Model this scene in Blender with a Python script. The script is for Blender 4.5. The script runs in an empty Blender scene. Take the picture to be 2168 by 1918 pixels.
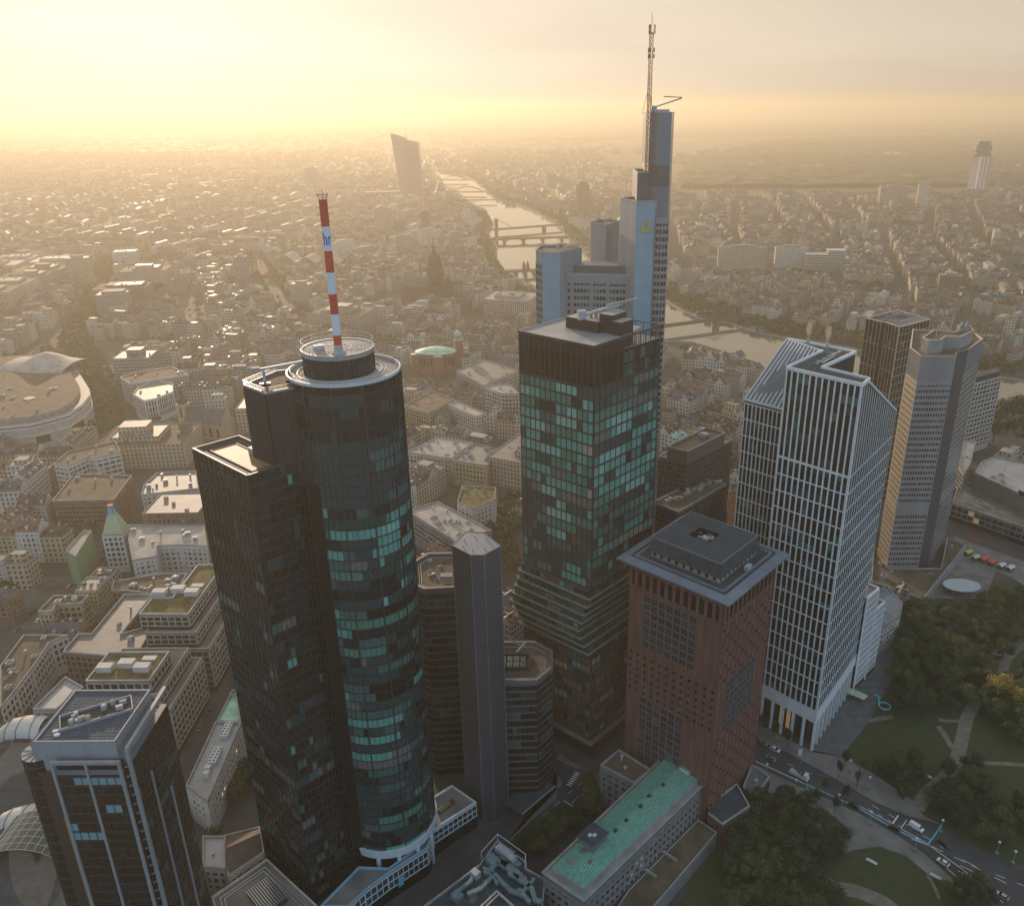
import bpy, bmesh, math, random
import numpy as np
from mathutils import Vector, Matrix
random.seed(7); rng = np.random.default_rng(7)
PI = math.pi
S = bpy.context.scene
COL = S.collection
# ------------------------------------------------------------------ camera
CAMH = 262.0
cam_data = bpy.data.cameras.new('camera'); cam = bpy.data.objects.new('camera', cam_data); COL.objects.link(cam)
S.camera = cam
PW, PH, PPX, PPY, HY, VY, ROLL = 2168., 1918., 1167., 959., 226., 5310., math.radians(0.4)
FOC = math.sqrt((PPY-HY)*(VY-PPY)); PITCH = math.atan((PPY-HY)/FOC)
cam_data.sensor_fit = 'HORIZONTAL'; cam_data.sensor_width = 36.0
cam_data.lens = FOC/PW*36.0
cam_data.shift_x = (PW/2-PPX)/PW; cam_data.shift_y = 0.0
cam_data.clip_start = 1.0; cam_data.clip_end = 90000.0
fwd = Vector((0, math.cos(PITCH), -math.sin(PITCH))); r0 = Vector((1, 0, 0)); u0 = r0.cross(fwd)
cR, sR = math.cos(ROLL), -math.sin(ROLL)
RT = cR*r0+sR*u0; UP = -sR*r0+cR*u0
mw = Matrix((( RT.x, UP.x, -fwd.x, 0), (RT.y, UP.y, -fwd.y, 0), (RT.z, UP.z, -fwd.z, CAMH), (0, 0, 0, 1)))
cam.matrix_world = mw
# surveyed point of the photo (source pixels) at a known height -> place in metres
def P(px, py, z=0.0):
    d = fwd+RT*((px-PPX)/FOC)-UP*((py-PPY)/FOC); t = (z-CAMH)/d.z
    return (d.x*t, d.y*t)
def Q(x, y, z):
    v = Vector((x, y, z-CAMH)); w = v.dot(fwd)
    if w < 1: return (-9999, -9999, 1)
    return (PPX+FOC*v.dot(RT)/w, PPY-FOC*v.dot(UP)/w, w)
# ------------------------------------------------------------------ light
SUN_EL, SUN_AZ = math.radians(10.0), math.radians(-23.0)     # azimuth from +Y, negative = left
W = bpy.data.worlds.new('World'); S.world = W; W.use_nodes = True
nt = W.node_tree; bg = nt.nodes['Background']
sky = nt.nodes.new('ShaderNodeTexSky'); sky.sky_type = 'NISHITA'; sky.sun_disc = False
sky.sun_elevation = SUN_EL; sky.sun_rotation = SUN_AZ; sky.altitude = 100
sky.air_density = 1.2; sky.dust_density = 3.0; sky.ozone_density = 1.5
bg.inputs[1].default_value = 0.1
# the morning sky is cream round the sun and blue behind the camera
tcw = nt.nodes.new('ShaderNodeTexCoord'); dp = nt.nodes.new('ShaderNodeVectorMath'); dp.operation = 'DOT_PRODUCT'; dp.inputs[1].default_value = (math.sin(SUN_AZ), math.cos(SUN_AZ), 0)
nt.links.new(tcw.outputs['Generated'], dp.inputs[0]); rmp = nt.nodes.new('ShaderNodeMapRange'); rmp.inputs[1].default_value = -.5; rmp.inputs[2].default_value = .6; nt.links.new(dp.outputs['Value'], rmp.inputs[0])
hs = nt.nodes.new('ShaderNodeHueSaturation'); hs.inputs['Saturation'].default_value = 0; nt.links.new(sky.outputs[0], hs.inputs['Color'])
tn = nt.nodes.new('ShaderNodeMixRGB'); tn.inputs[1].default_value = (3.9, 5.4, 7.1, 1); tn.inputs[2].default_value = (4.45, 3.82, 3.02, 1); nt.links.new(rmp.outputs[0], tn.inputs[0])
ml = nt.nodes.new('ShaderNodeMixRGB'); ml.blend_type = 'MULTIPLY'; ml.inputs[0].default_value = 1; gm = nt.nodes.new('ShaderNodeGamma'); gm.inputs[1].default_value = .2; nt.links.new(hs.outputs[0], gm.inputs[0]); nt.links.new(gm.outputs[0], ml.inputs[1]); nt.links.new(tn.outputs[0], ml.inputs[2]); cn = nt.nodes.new('ShaderNodeTexNoise'); cn.inputs['Scale'].default_value = 3.2; cn.inputs['Detail'].default_value = 6; cmp_ = nt.nodes.new('ShaderNodeMapping'); cmp_.inputs['Scale'].default_value = (1, 1, 7); nt.links.new(tcw.outputs['Generated'], cmp_.inputs[0]); nt.links.new(cmp_.outputs[0], cn.inputs['Vector'])
cr = nt.nodes.new('ShaderNodeMapRange'); cr.inputs[1].default_value = .35; cr.inputs[2].default_value = .7; cr.inputs[3].default_value = 1.03; cr.inputs[4].default_value = .93; nt.links.new(cn.outputs['Fac'], cr.inputs[0])
m3 = nt.nodes.new('ShaderNodeMixRGB'); m3.blend_type = 'MULTIPLY'; m3.inputs[0].default_value = 1; nt.links.new(ml.outputs[0], m3.inputs[1]); nt.links.new(cr.outputs[0], m3.inputs[2]); nt.links.new(m3.outputs[0], bg.inputs[0])
sl = bpy.data.lights.new('sun', 'SUN'); so = bpy.data.objects.new('sun', sl); COL.objects.link(so)
sl.energy = 4.7; sl.angle = math.radians(0.5); sl.color = (1.0, 0.755, 0.54)
sd = Vector((math.sin(SUN_AZ)*math.cos(SUN_EL), math.cos(SUN_AZ)*math.cos(SUN_EL), math.sin(SUN_EL)))
so.rotation_euler = sd.to_track_quat('Z', 'Y').to_euler()
so.location = sd*900
S.view_settings.view_transform = 'Standard'; S.view_settings.look = 'None'; S.view_settings.gamma = 1
S.view_settings.exposure = 0.26
S.cycles.max_bounces = 6; S.cycles.volume_bounces = 1; S.cycles.diffuse_bounces = 2; S.cycles.glossy_bounces = 3
S.cycles.volume_step_rate = 4; S.cycles.volume_max_steps = 64
S.cycles.caustics_reflective = False; S.cycles.caustics_refractive = False
S.cycles.use_denoising = True
# ------------------------------------------------------------------ materials
MAT = {}
def mat(name, col, rough=.8, metal=0.0, noise=0.0, scale=.5, bump=0.0, col2=None, spec=None, emit=None, estr=1, streak=False):
    m = bpy.data.materials.new(name); m.use_nodes = True; t = m.node_tree; b = t.nodes['Principled BSDF']
    b.inputs['Base Color'].default_value = (*col, 1); b.inputs['Roughness'].default_value = rough; b.inputs['Metallic'].default_value = metal
    if spec is not None: b.inputs['Specular IOR Level'].default_value = spec
    if noise or bump:
        tc = t.nodes.new('ShaderNodeTexCoord'); no = t.nodes.new('ShaderNodeTexNoise'); no.inputs['Scale'].default_value = scale; no.inputs['Detail'].default_value = 5
        src = tc.outputs['Object']
        if streak:
            mp = t.nodes.new('ShaderNodeMapping'); mp.inputs['Scale'].default_value = (1, 1, .12); t.links.new(src, mp.inputs[0]); src = mp.outputs[0]
        t.links.new(src, no.inputs['Vector'])
        if noise:
            mx = t.nodes.new('ShaderNodeMixRGB'); c2 = col2 or tuple(c*(1-noise) for c in col)
            c1 = col if col2 else tuple(min(1, c*(1+noise*.6)) for c in col)
            mx.inputs[1].default_value = (*c1, 1); mx.inputs[2].default_value = (*c2, 1)
            rp = t.nodes.new('ShaderNodeMapRange'); rp.inputs[1].default_value = .35; rp.inputs[2].default_value = .65
            t.links.new(no.outputs['Fac'], rp.inputs[0]); t.links.new(rp.outputs[0], mx.inputs[0]); t.links.new(mx.outputs[0], b.inputs['Base Color'])
        if bump:
            bp = t.nodes.new('ShaderNodeBump'); bp.inputs['Strength'].default_value = bump; bp.inputs['Distance'].default_value = 1.0
            t.links.new(no.outputs['Fac'], bp.inputs['Height']); t.links.new(bp.outputs[0], b.inputs['Normal'])
    if emit: b.inputs['Emission Color'].default_value = (*emit, 1); b.inputs['Emission Strength'].default_value = estr
    MAT[name] = m; return m
def wallmat(name, wall, pane, bay=3.2, floor=3.4, wf=.45, hf=.5, noise=.25):
    # rendered wall with a grid of window openings laid out in wall metres (UV), for houses too far to show frames
    m = mat(name, wall, .85); t = m.node_tree; b = t.nodes['Principled BSDF']
    uv = t.nodes.new('ShaderNodeUVMap'); sp = t.nodes.new('ShaderNodeSeparateXYZ'); t.links.new(uv.outputs[0], sp.inputs[0])
    def M(op, a, bb=None):
        n = t.nodes.new('ShaderNodeMath'); n.operation = op
        for i, v in enumerate((a, bb)):
            if v is None: continue
            if isinstance(v, (int, float)): n.inputs[i].default_value = v
            else: t.links.new(v, n.inputs[i])
        return n.outputs[0]
    fx = M('FRACT', M('DIVIDE', sp.outputs[0], bay)); fz = M('FRACT', M('DIVIDE', sp.outputs[1], floor))
    mx_ = M('LESS_THAN', M('ABSOLUTE', M('SUBTRACT', fx, .5)), wf/2); mz_ = M('LESS_THAN', M('ABSOLUTE', M('SUBTRACT', fz, .5)), hf/2)
    msk = M('MULTIPLY', mx_, mz_)
    tc = t.nodes.new('ShaderNodeObjectInfo')
    no = t.nodes.new('ShaderNodeTexNoise'); no.inputs['Scale'].default_value = .15; no.inputs['Detail'].default_value = 4
    geo = t.nodes.new('ShaderNodeNewGeometry'); t.links.new(geo.outputs['Position'], no.inputs['Vector'])
    mx = t.nodes.new('ShaderNodeMixRGB'); mx.inputs[1].default_value = (*[c*(1-noise) for c in wall], 1); mx.inputs[2].default_value = (*[min(1, c*(1+noise)) for c in wall], 1)
    t.links.new(no.outputs['Fac'], mx.inputs[0])
    m2 = t.nodes.new('ShaderNodeMixRGB'); m2.inputs[2].default_value = (*pane, 1); t.links.new(msk, m2.inputs[0]); t.links.new(mx.outputs[0], m2.inputs[1])
    t.links.new(m2.outputs[0], b.inputs['Base Color'])
    rr = t.nodes.new('ShaderNodeMapRange'); rr.inputs[3].default_value = .85; rr.inputs[4].default_value = .12; t.links.new(msk, rr.inputs[0]); t.links.new(rr.outputs[0], b.inputs['Roughness'])
    bp = t.nodes.new('ShaderNodeBump'); bp.inputs['Strength'].default_value = .8; bp.inputs['Distance'].default_value = .25; bp.invert = True
    t.links.new(msk, bp.inputs['Height']); t.links.new(bp.outputs[0], b.inputs['Normal'])
    return m
mat('asphalt', (.05, .052, .057), .8, noise=.3, scale=.12)
mat('ground_far', (.07, .068, .05), .95, noise=.5, scale=.004, col2=(.13, .12, .09))
mat('ground_city', (.075, .073, .068), .95, noise=.45, scale=.02, col2=(.045, .05, .038)); mat('blind_grey', (.13, .135, .14), .5); mat('glass_glint', (.13, .085, .04), .12); mat('brown_wall', (.2, .13, .09), .85, noise=.2, scale=.2); mat('pink_wall', (.34, .24, .2), .85, noise=.15, scale=.2)
mat('paving', (.16, .155, .15), .85, noise=.3, scale=.12)
mat('court', (.09, .09, .082), .9, noise=.45, scale=.08)
mat('water', (.085, .095, .075), .07, bump=.015, scale=.25, spec=1.0)
mat('grass', (.028, .052, .014), .95, noise=.6, scale=.3, col2=(.05, .055, .02))
mat('path', (.17, .15, .12), .95, noise=.25, scale=.3)
mat('leaf_a', (.04, .062, .02), .75); mat('leaf_b', (.08, .10, .026), .75); mat('leaf_c', (.022, .042, .015), .8); mat('leaf_gold', (.36, .25, .04), .7)
mat('bark', (.05, .04, .03), .95)
mat('roof_tile', (.15, .08, .055), .6, noise=.35, scale=.2)
mat('roof_slate', (.07, .072, .08), .55, noise=.3, scale=.2)
mat('roof_flat', (.15, .145, .14), .6, noise=.35, scale=.1)
mat('roof_light', (.33, .315, .29), .8, spec=.2, noise=.25, scale=.1)
mat('roof_green', (.12, .10, .035), .95, noise=.5, scale=.25)
mat('roof_brown', (.10, .075, .05), .9, noise=.35, scale=.15)
mat('roof_metal', (.28, .30, .32), .5, .3, noise=.15, scale=.1)
mat('copper', (.10, .31, .25), .7, noise=.5, scale=.9, col2=(.07, .20, .155))
mat('copper_light', (.30, .52, .40), .6, noise=.3, scale=.3)
mat('concrete', (.28, .28, .27), .85, noise=.2, scale=.2)
mat('stone', (.42, .39, .35), .8, noise=.15, scale=.3)
mat('white_wall', (.55, .53, .5), .8, noise=.12, scale=.2)
mat('sandstone', (.24, .12, .08), .9, noise=.3, scale=.3)
mat('yellow_wall', (.42, .34, .2), .85, noise=.15, scale=.2)
mat('unit_metal', (.36, .38, .40), .6, .1, noise=.15, scale=.5)
mat('dark_metal', (.05, .052, .055), .4, .4)
mat('white_metal', (.50, .56, .60), .45)
mat('alu', (.5, .52, .54), .3, .6)
mat('pipe_teal', (.16, .25, .28), .4, .3, noise=.2, scale=.4)
mat('glass_dark', (.010, .020, .026), .06, bump=.02, scale=.3)
mat('glass_black', (.008, .009, .010), .12)
mat('glass_mid', (.03, .06, .068), .08, bump=.02, scale=.3)
mat('glass_blue', (.03, .06, .085), .1)
mat('blind_teal', (.11, .33, .28), .25); mat('blind_pale', (.22, .44, .38), .25); mat('blind_dull', (.05, .13, .12), .2); mat('blind_green', (.07, .21, .16), .22); mat('glass_teal', (.02, .065, .06), .08)
mat('blind_cream', (.33, .32, .26), .5); mat('lamp_win', (.8, .55, .25), .5, emit=(1, .7, .35), estr=1.6)
mat('louvre', (.02, .02, .02), .5, .3)
mat('white_paint', (.7, .7, .7), .6); mat('cyan_paint', (.10, .45, .62), .5)
mat('red_paint', (.55, .06, .035), .5, noise=.15, scale=.5); mat('white_mast', (.62, .68, .74), .5); mat('blue_letter', (.02, .08, .35), .5)
mat('orange_brick', (.38, .15, .06), .8, noise=.2, scale=.3)
WALLS = {'wm_white': 'white', 'wm_cream': 'cream', 'wm_grey': 'grey', 'wm_brown': 'brown', 'wm_stone': 'pale stone', 'wm_pink': 'pinkish'}
wallmat('wm_white', (.50, .47, .42), (.04, .045, .05)); wallmat('wm_cream', (.44, .36, .25), (.04, .04, .04)); wallmat('wm_grey', (.27, .26, .25), (.03, .035, .04), bay=2.4, wf=.6)
wallmat('wm_brown', (.20, .14, .10), (.03, .03, .03)); wallmat('wm_stone', (.37, .31, .25), (.035, .04, .04), bay=2.8, hf=.55); wallmat('wm_pink', (.33, .22, .18), (.035, .035, .035))
ROOFS = {'roof_tile': 'red tiled', 'roof_tile_dark': 'brown tiled', 'roof_slate': 'slate', 'roof_flat': 'flat grey', 'roof_light': 'flat pale', 'roof_brown': 'flat brown', 'copper_light': 'green copper', 'roof_green': 'planted'}
mat('roof_tile_dark', (.085, .055, .045), .85, noise=.35, scale=.2)
vK = lambda x, y: (700+x/3.407, 230+y/3.407)
vL = lambda x, y: (1390+x/2.627, 460+y/2.627)
vS = lambda x, y: (x/3.931, 600+y/3.931)
vT = lambda x, y: (300+x/3.407, 440+y/3.407)
vU = lambda x, y: (840+x/3.478, 660+y/3.478)
# ------------------------------------------------------------------ mesh builder
class MB:
    def __init__(s): s.v = []; s.f = []; s.m = []; s.uv = []; s.mats = []
    def mi(s, m):
        if m not in s.mats: s.mats.append(m)
        return s.mats.index(m)
    def face(s, pts, m, uv=None):
        n = len(s.v); s.v.extend(tuple(p) for p in pts); s.f.append(tuple(range(n, n+len(pts)))); s.m.append(s.mi(m)); s.uv.append(uv)
    def prism(s, poly, z0, z1, ms, mt=None, bottom=False, ztop=None):
        # poly counter-clockwise seen from above; ztop optional per-corner roof height
        n = len(poly); zt = ztop or [z1]*n
        for i in range(n):
            a = poly[i]; b = poly[(i+1) % n]; L = math.hypot(b[0]-a[0], b[1]-a[1])
            nb = max(1, round(L/3.2)); o = (L-nb*3.2)/2
            s.face([(a[0], a[1], z0), (b[0], b[1], z0), (b[0], b[1], zt[(i+1) % n]), (a[0], a[1], zt[i])], ms, [(-o, 0), (L-o if 0 else L-o, 0), (L-o, zt[(i+1) % n]-z0), (-o, zt[i]-z0)])
        if mt is not False: s.face([(p[0], p[1], z) for p, z in zip(poly, zt)], mt or ms)
        if bottom: s.face([(p[0], p[1], z0) for p in reversed(poly)], ms)
    def box(s, c, sx, sy, z0, z1, m, rot=0.0, mt=None, bottom=True):
        s.prism(rect(c[0], c[1], sx, sy, rot), z0, z1, m, mt, bottom)
    def bar(s, p, q, w, d, m, up=(0, 0, 1)):
        p = Vector(p); q = Vector(q); t = (q-p).normalized(); u = Vector(up)
        if abs(t.dot(u)) > .95: u = Vector((1, 0, 0))
        a = t.cross(u).normalized()*w/2; b = a.cross(t).normalized()*d/2
        c = [p-a-b, p+a-b, p+a+b, p-a+b, q-a-b, q+a-b, q+a+b, q-a+b]
        for f in ((0, 1, 2, 3), (7, 6, 5, 4), (0, 4, 5, 1), (1, 5, 6, 2), (2, 6, 7, 3), (3, 7, 4, 0)): s.face([c[i] for i in f][::-1], m)
    def tube(s, p, q, r0, r1, m, n=8, cap=True):
        p = Vector(p); q = Vector(q); t = (q-p).normalized(); u = Vector((0, 0, 1)) if abs(t.z) < .9 else Vector((1, 0, 0))
        a = t.cross(u).normalized(); b = a.cross(t)
        A = [p+(a*math.cos(2*PI*i/n)+b*math.sin(2*PI*i/n))*r0 for i in range(n)]; B = [q+(a*math.cos(2*PI*i/n)+b*math.sin(2*PI*i/n))*r1 for i in range(n)]
        for i in range(n): j = (i+1) % n; s.face([A[j], A[i], B[i], B[j]], m)
        if cap: s.face(A, m); s.face(B[::-1], m)
    def lathe(s, c, prof, m, n=24):
        # prof: [(r, z), ...] bottom to top
        for (ra, za), (rb, zb) in zip(prof, prof[1:]):
            for i in range(n):
                t0, t1 = 2*PI*i/n, 2*PI*(i+1)/n
                q = [(c[0]+ra*math.cos(t0), c[1]+ra*math.sin(t0), za), (c[0]+ra*math.cos(t1), c[1]+ra*math.sin(t1), za), (c[0]+rb*math.cos(t1), c[1]+rb*math.sin(t1), zb), (c[0]+rb*math.cos(t0), c[1]+rb*math.sin(t0), zb)]
                if ra < 1e-6: q = [q[0], q[2], q[3]]
                elif rb < 1e-6: q = q[:3]
                s.face(q, m)
    def build(s, name, parent=None, smooth=False, origin=None):
        me = bpy.data.meshes.new(name)
        o0 = Vector(origin) if origin is not None else (ORG.get(parent.name, Vector((0, 0, 0))) if parent else Vector((0, 0, 0)))
        me.from_pydata([(v[0]-o0[0], v[1]-o0[1], v[2]-o0[2]) for v in s.v], [], s.f)
        for m in s.mats: me.materials.append(MAT[m])
        me.polygons.foreach_set('material_index', s.m)
        if smooth: me.polygons.foreach_set('use_smooth', [True]*len(s.f))
        if any(u is not None for u in s.uv):
            l = me.uv_layers.new(name='UVMap'); arr = []
            for f, u in zip(s.f, s.uv): arr.extend([c for p in (u or [(0, 0)]*len(f)) for c in p])
            l.data.foreach_set('uv', arr)
        me.update()
        ob = bpy.data.objects.new(name, me); COL.objects.link(ob)
        if parent: ob.parent = parent; ORG[ob.name] = o0
        elif origin is not None: ob.location = o0
        return ob
ORG = {}
def rect(cx, cy, sx, sy, rot=0.0):
    c, s = math.cos(rot), math.sin(rot)
    return [(cx+x*c-y*s, cy+x*s+y*c) for x, y in ((-sx/2, -sy/2), (sx/2, -sy/2), (sx/2, sy/2), (-sx/2, sy/2))]
def ccw(poly):
    a = sum(poly[i][0]*poly[(i+1) % len(poly)][1]-poly[(i+1) % len(poly)][0]*poly[i][1] for i in range(len(poly)))
    return list(poly) if a > 0 else list(poly)[::-1]
def inset(poly, d):
    # move every edge inwards by d (ccw polygon)
    n = len(poly); out = []
    for i in range(n):
        a, b, c = Vector(poly[i-1]), Vector(poly[i]), Vector(poly[(i+1) % n])
        u = (b-a).normalized(); v = (c-b).normalized(); n1 = Vector((-u.y, u.x)); n2 = Vector((-v.y, v.x)); k = n1+n2
        if k.length < 1e-4: out.append(tuple(b+n1*d)); continue
        out.append(tuple(b+k*(d/max(.15, k.dot(n1))) ) if True else None)
    return out
def empty(name, x, y, z=0.0, rz=0.0):
    o = bpy.data.objects.new(name, None); COL.objects.link(o); o.location = (x, y, z); o.rotation_euler = (0, 0, rz); o.empty_display_size = .5
    ORG[o.name] = Vector((x, y, z)); return o
def tag(o, label=None, cat=None, group=None, kind=None):
    if label: o['label'] = label
    if cat: o['category'] = cat
    if group: o['group'] = group
    if kind: o['kind'] = kind
    return o
def thing(name, x, y, label, cat, group=None): return tag(empty(name, x, y), label, cat, group)
def inpoly(x, y, poly):
    r = False; n = len(poly)
    for i in range(n):
        x1, y1 = poly[i]; x2, y2 = poly[i-1]
        if (y1 > y) != (y2 > y) and x < (x2-x1)*(y-y1)/(y2-y1)+x1: r = not r
    return r
def centroid(poly): return (sum(p[0] for p in poly)/len(poly), sum(p[1] for p in poly)/len(poly))
# ------------------------------------------------------------------ facade kit
class Panes:
    # collects the panes of one building; the 100 that show largest become window parts, the rest one part
    def __init__(s): s.p = []
    def add(s, pts, m):
        c = [sum(p[i] for p in pts)/len(pts) for i in range(3)]
        u = Vector(pts[1])-Vector(pts[0]); v = Vector(pts[-1])-Vector(pts[0]); n = u.cross(v); 
        sz = 0
        px, py, w = Q(*c)
        vis = 1 if (-5 < px < PW+5 and -5 < py < PH+5) else .02
        d = (Vector((0, 0, CAMH))-Vector(c)); sz = max(0, n.dot(d.normalized()))/d.length_squared*vis
        s.p.append((sz, pts, m))
    def flush(s, root, name='window', cap=100, hide=None):
        s.p.sort(key=lambda t: -t[0])
        vis = [t for t in s.p if t[0] > 0]
        k = 0
        for i, (sz, pts, m) in enumerate(s.p):
            if k >= cap or (hide and hide(pts)): continue
            s.p[i] = None; k += 1
            mb = MB(); mb.face(pts, m); mb.build(name, root)
        rest = [t for t in s.p if t]
        if rest:
            mb = MB()
            for sz, pts, m in rest: mb.face(pts, m)
            o = mb.build(name+'_panes' if rest else name, root); o['kind'] = 'stuff'
def facade(fr, panes, A, B, z0, z1, nx, nz, vw, hw, depth, mfr, choose, vdepth=None, jit=.006, mh=None, zA=None, ends=True, off=0.0, sub=1):
    # A->B runs left to right seen from outside. Bars: vw wide posts, hw high bands, standing depth proud of plane
    A = Vector((A[0], A[1], 0)); B = Vector((B[0], B[1], 0)); u = (B-A); L = u.length; u.normalize(); n = Vector((u.y, -u.x, 0))
    if off: A = A+n*off; B = B+n*off
    vd = vdepth if vdepth is not None else depth+.04
    bw = L/nx; fh = (z1-z0)/nz
    if fr is not None:
        for i in range(nx+1):
            if not ends and i in (0, nx): continue
            x = min(max(i*bw, vw/2), L-vw/2); p = A+u*x+n*(vd/2)
            fr.bar(p+Vector((0, 0, z0)), p+Vector((0, 0, z1)), vw, vd, mfr, up=n)
        for j in range(nz+1):
            z = min(max(z0+j*fh, z0+hw/2), z1-hw/2)
            p = A+n*(depth/2)
            fr.bar(p+Vector((0, 0, z)), p+u*L+Vector((0, 0, z)), depth, hw, mh or mfr, up=(0, 0, 1))
    if panes is not None:
        for j in range(nz):
            for i in range(nx):
                m = choose(i, j)
                if m is None: continue
                a = A+u*(i*bw+vw/2)+n*.05; b = A+u*((i+1)*bw-vw/2)+n*.05; zl = z0+j*fh+hw/2; zh = z0+(j+1)*fh-hw/2
                t = [rng.normal(0, jit)*bw for _ in range(4)]; 
                panes.add([tuple(a+n*t[0]+Vector((0, 0, zl))), tuple(b+n*t[1]+Vector((0, 0, zl))), tuple(b+n*t[2]+Vector((0, 0, zh))), tuple(a+n*t[3]+Vector((0, 0, zh)))], m)
def parapet(mb, poly, z, h, t, m, out=0.0):
    o = inset(poly, -out) if out else poly; i = inset(poly, t)
    n = len(poly)
    for k in range(n):
        j = (k+1) % n
        mb.face([(*o[k], z+h), (*o[j], z+h), (*i[j], z+h), (*i[k], z+h)], m)
        mb.face([(*o[k], z), (*o[j], z), (*o[j], z+h), (*o[k], z+h)], m)
        mb.face([(*i[j], z), (*i[k], z), (*i[k], z+h), (*i[j], z+h)], m)
        if out: mb.face([(*o[j], z), (*o[k], z), (*i[k], z), (*i[j], z)], m)
def roof_units(root, poly, z, n, seed=0, m='unit_metal', smin=1.2, smax=3.5, hmax=2.2):
    r = random.Random(seed); xs = [p[0] for p in poly]; ys = [p[1] for p in poly]; k = 0; tries = 0
    ang = math.atan2(poly[1][1]-poly[0][1], poly[1][0]-poly[0][0]); ip = inset(poly, 2.5)
    while k < n and tries < 200:
        tries += 1; x = r.uniform(min(xs), max(xs)); y = r.uniform(min(ys), max(ys))
        if not inpoly(x, y, ip): continue
        mb = MB(); sx, sy, h = r.uniform(smin, smax), r.uniform(smin, smax), r.uniform(.6, hmax)
        if r.random() < .25: mb.lathe((x, y), [(.5, z), (.5, z+h), (.8, z+h), (.8, z+h+.3), (0, z+h+.5)], m, 10); nm = 'roof_vent'
        else:
            mb.box((x, y), sx, sy, z, z+h, m, ang, bottom=False); nm = 'roof_unit'
            mb.box((x, y), sx*.6, sy*.6, z+h, z+h+.25, 'dark_metal', ang, bottom=False)
        mb.build(nm, root); k += 1
def pick(*ws):
    ms, p = zip(*ws); tot = sum(p)
    def f(i=0, j=0): return rng.choice(ms, p=[q/tot for q in p])
    return f
# ------------------------------------------------------------------ towers (all outlines surveyed from roof corners at their heights)
mat('roof_sunlit', (.30, .17, .08), .6, .0, noise=.2, scale=.4); mat('red_granite', (.16, .075, .062), .6, noise=.32, scale=.7, streak=True); mat('red_granite2', (.13, .062, .052), .6); mat('granite_grey', (.12, .105, .11), .6)
mat('slate_blue', (.13, .17, .21), .5, noise=.15, scale=.2); mat('roof_dark', (.04, .055, .07), .9, noise=.3, scale=.3)
mat('bronze', (.075, .065, .06), .4, .5)
vA = lambda x, y: (380+x/2.917, 380+y/2.917)
vB = lambda x, y: (1060+x/3.288, 600+y/3.288)
vC = lambda x, y: (860+x/2.781, 1100+y/2.781)
vD = lambda x, y: (1060+x/2.582, y/2.582)
vE = lambda x, y: (1280+x/2.698, 1050+y/2.698)
vG = lambda x, y: (1500+x/3.172, 680+y/3.172)
vH = lambda x, y: (1560+x/2.518, 1200+y/2.518)
vF = lambda x, y: (1800+x/2.916, 640+y/2.916)
vN = lambda x, y: (900+x/3.097, 1550+y/3.097)
vM = lambda x, y: (x/3.49, 1400+y/3.49)
vQ = lambda x, y: (x/3.615, 1000+y/3.615)
vR = lambda x, y: (380+x/3.297, 1400+y/3.297)
TOWERPOLYS = []
def block_footprint(poly): TOWERPOLYS.append(poly)
def runs(nx, nz, weights_for_row, hold=.72):
    g = []
    for j in range(nz):
        f = pick(*weights_for_row(j)); row = []; cur = f()
        for i in range(nx):
            if rng.random() > hold: cur = f()
            row.append(cur)
        g.append(row)
    return lambda i, j: g[j % nz][i % nx]
def seg_rail(root, pts, z, h, m='alu', step=1, name='railing', closed=False):
    mb = MB(); n = len(pts)
    for k in range(n if closed else n-1):
        a, b = pts[k], pts[(k+1) % n]
        mb.bar((*a, z+h), (*b, z+h), .1, .1, m); mb.bar((*a, z+h*.5), (*b, z+h*.5), .06, .06, m)
        mb.bar((*a, z), (*a, z+h), .09, .09, m, up=(1, 0, 0))
    return mb.build(name, root)
def circle(c, r, n=40, a0=0, a1=2*PI): return [(c[0]+r*math.cos(a0+(a1-a0)*i/n), c[1]+r*math.sin(a0+(a1-a0)*i/n)) for i in range(n)]

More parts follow.
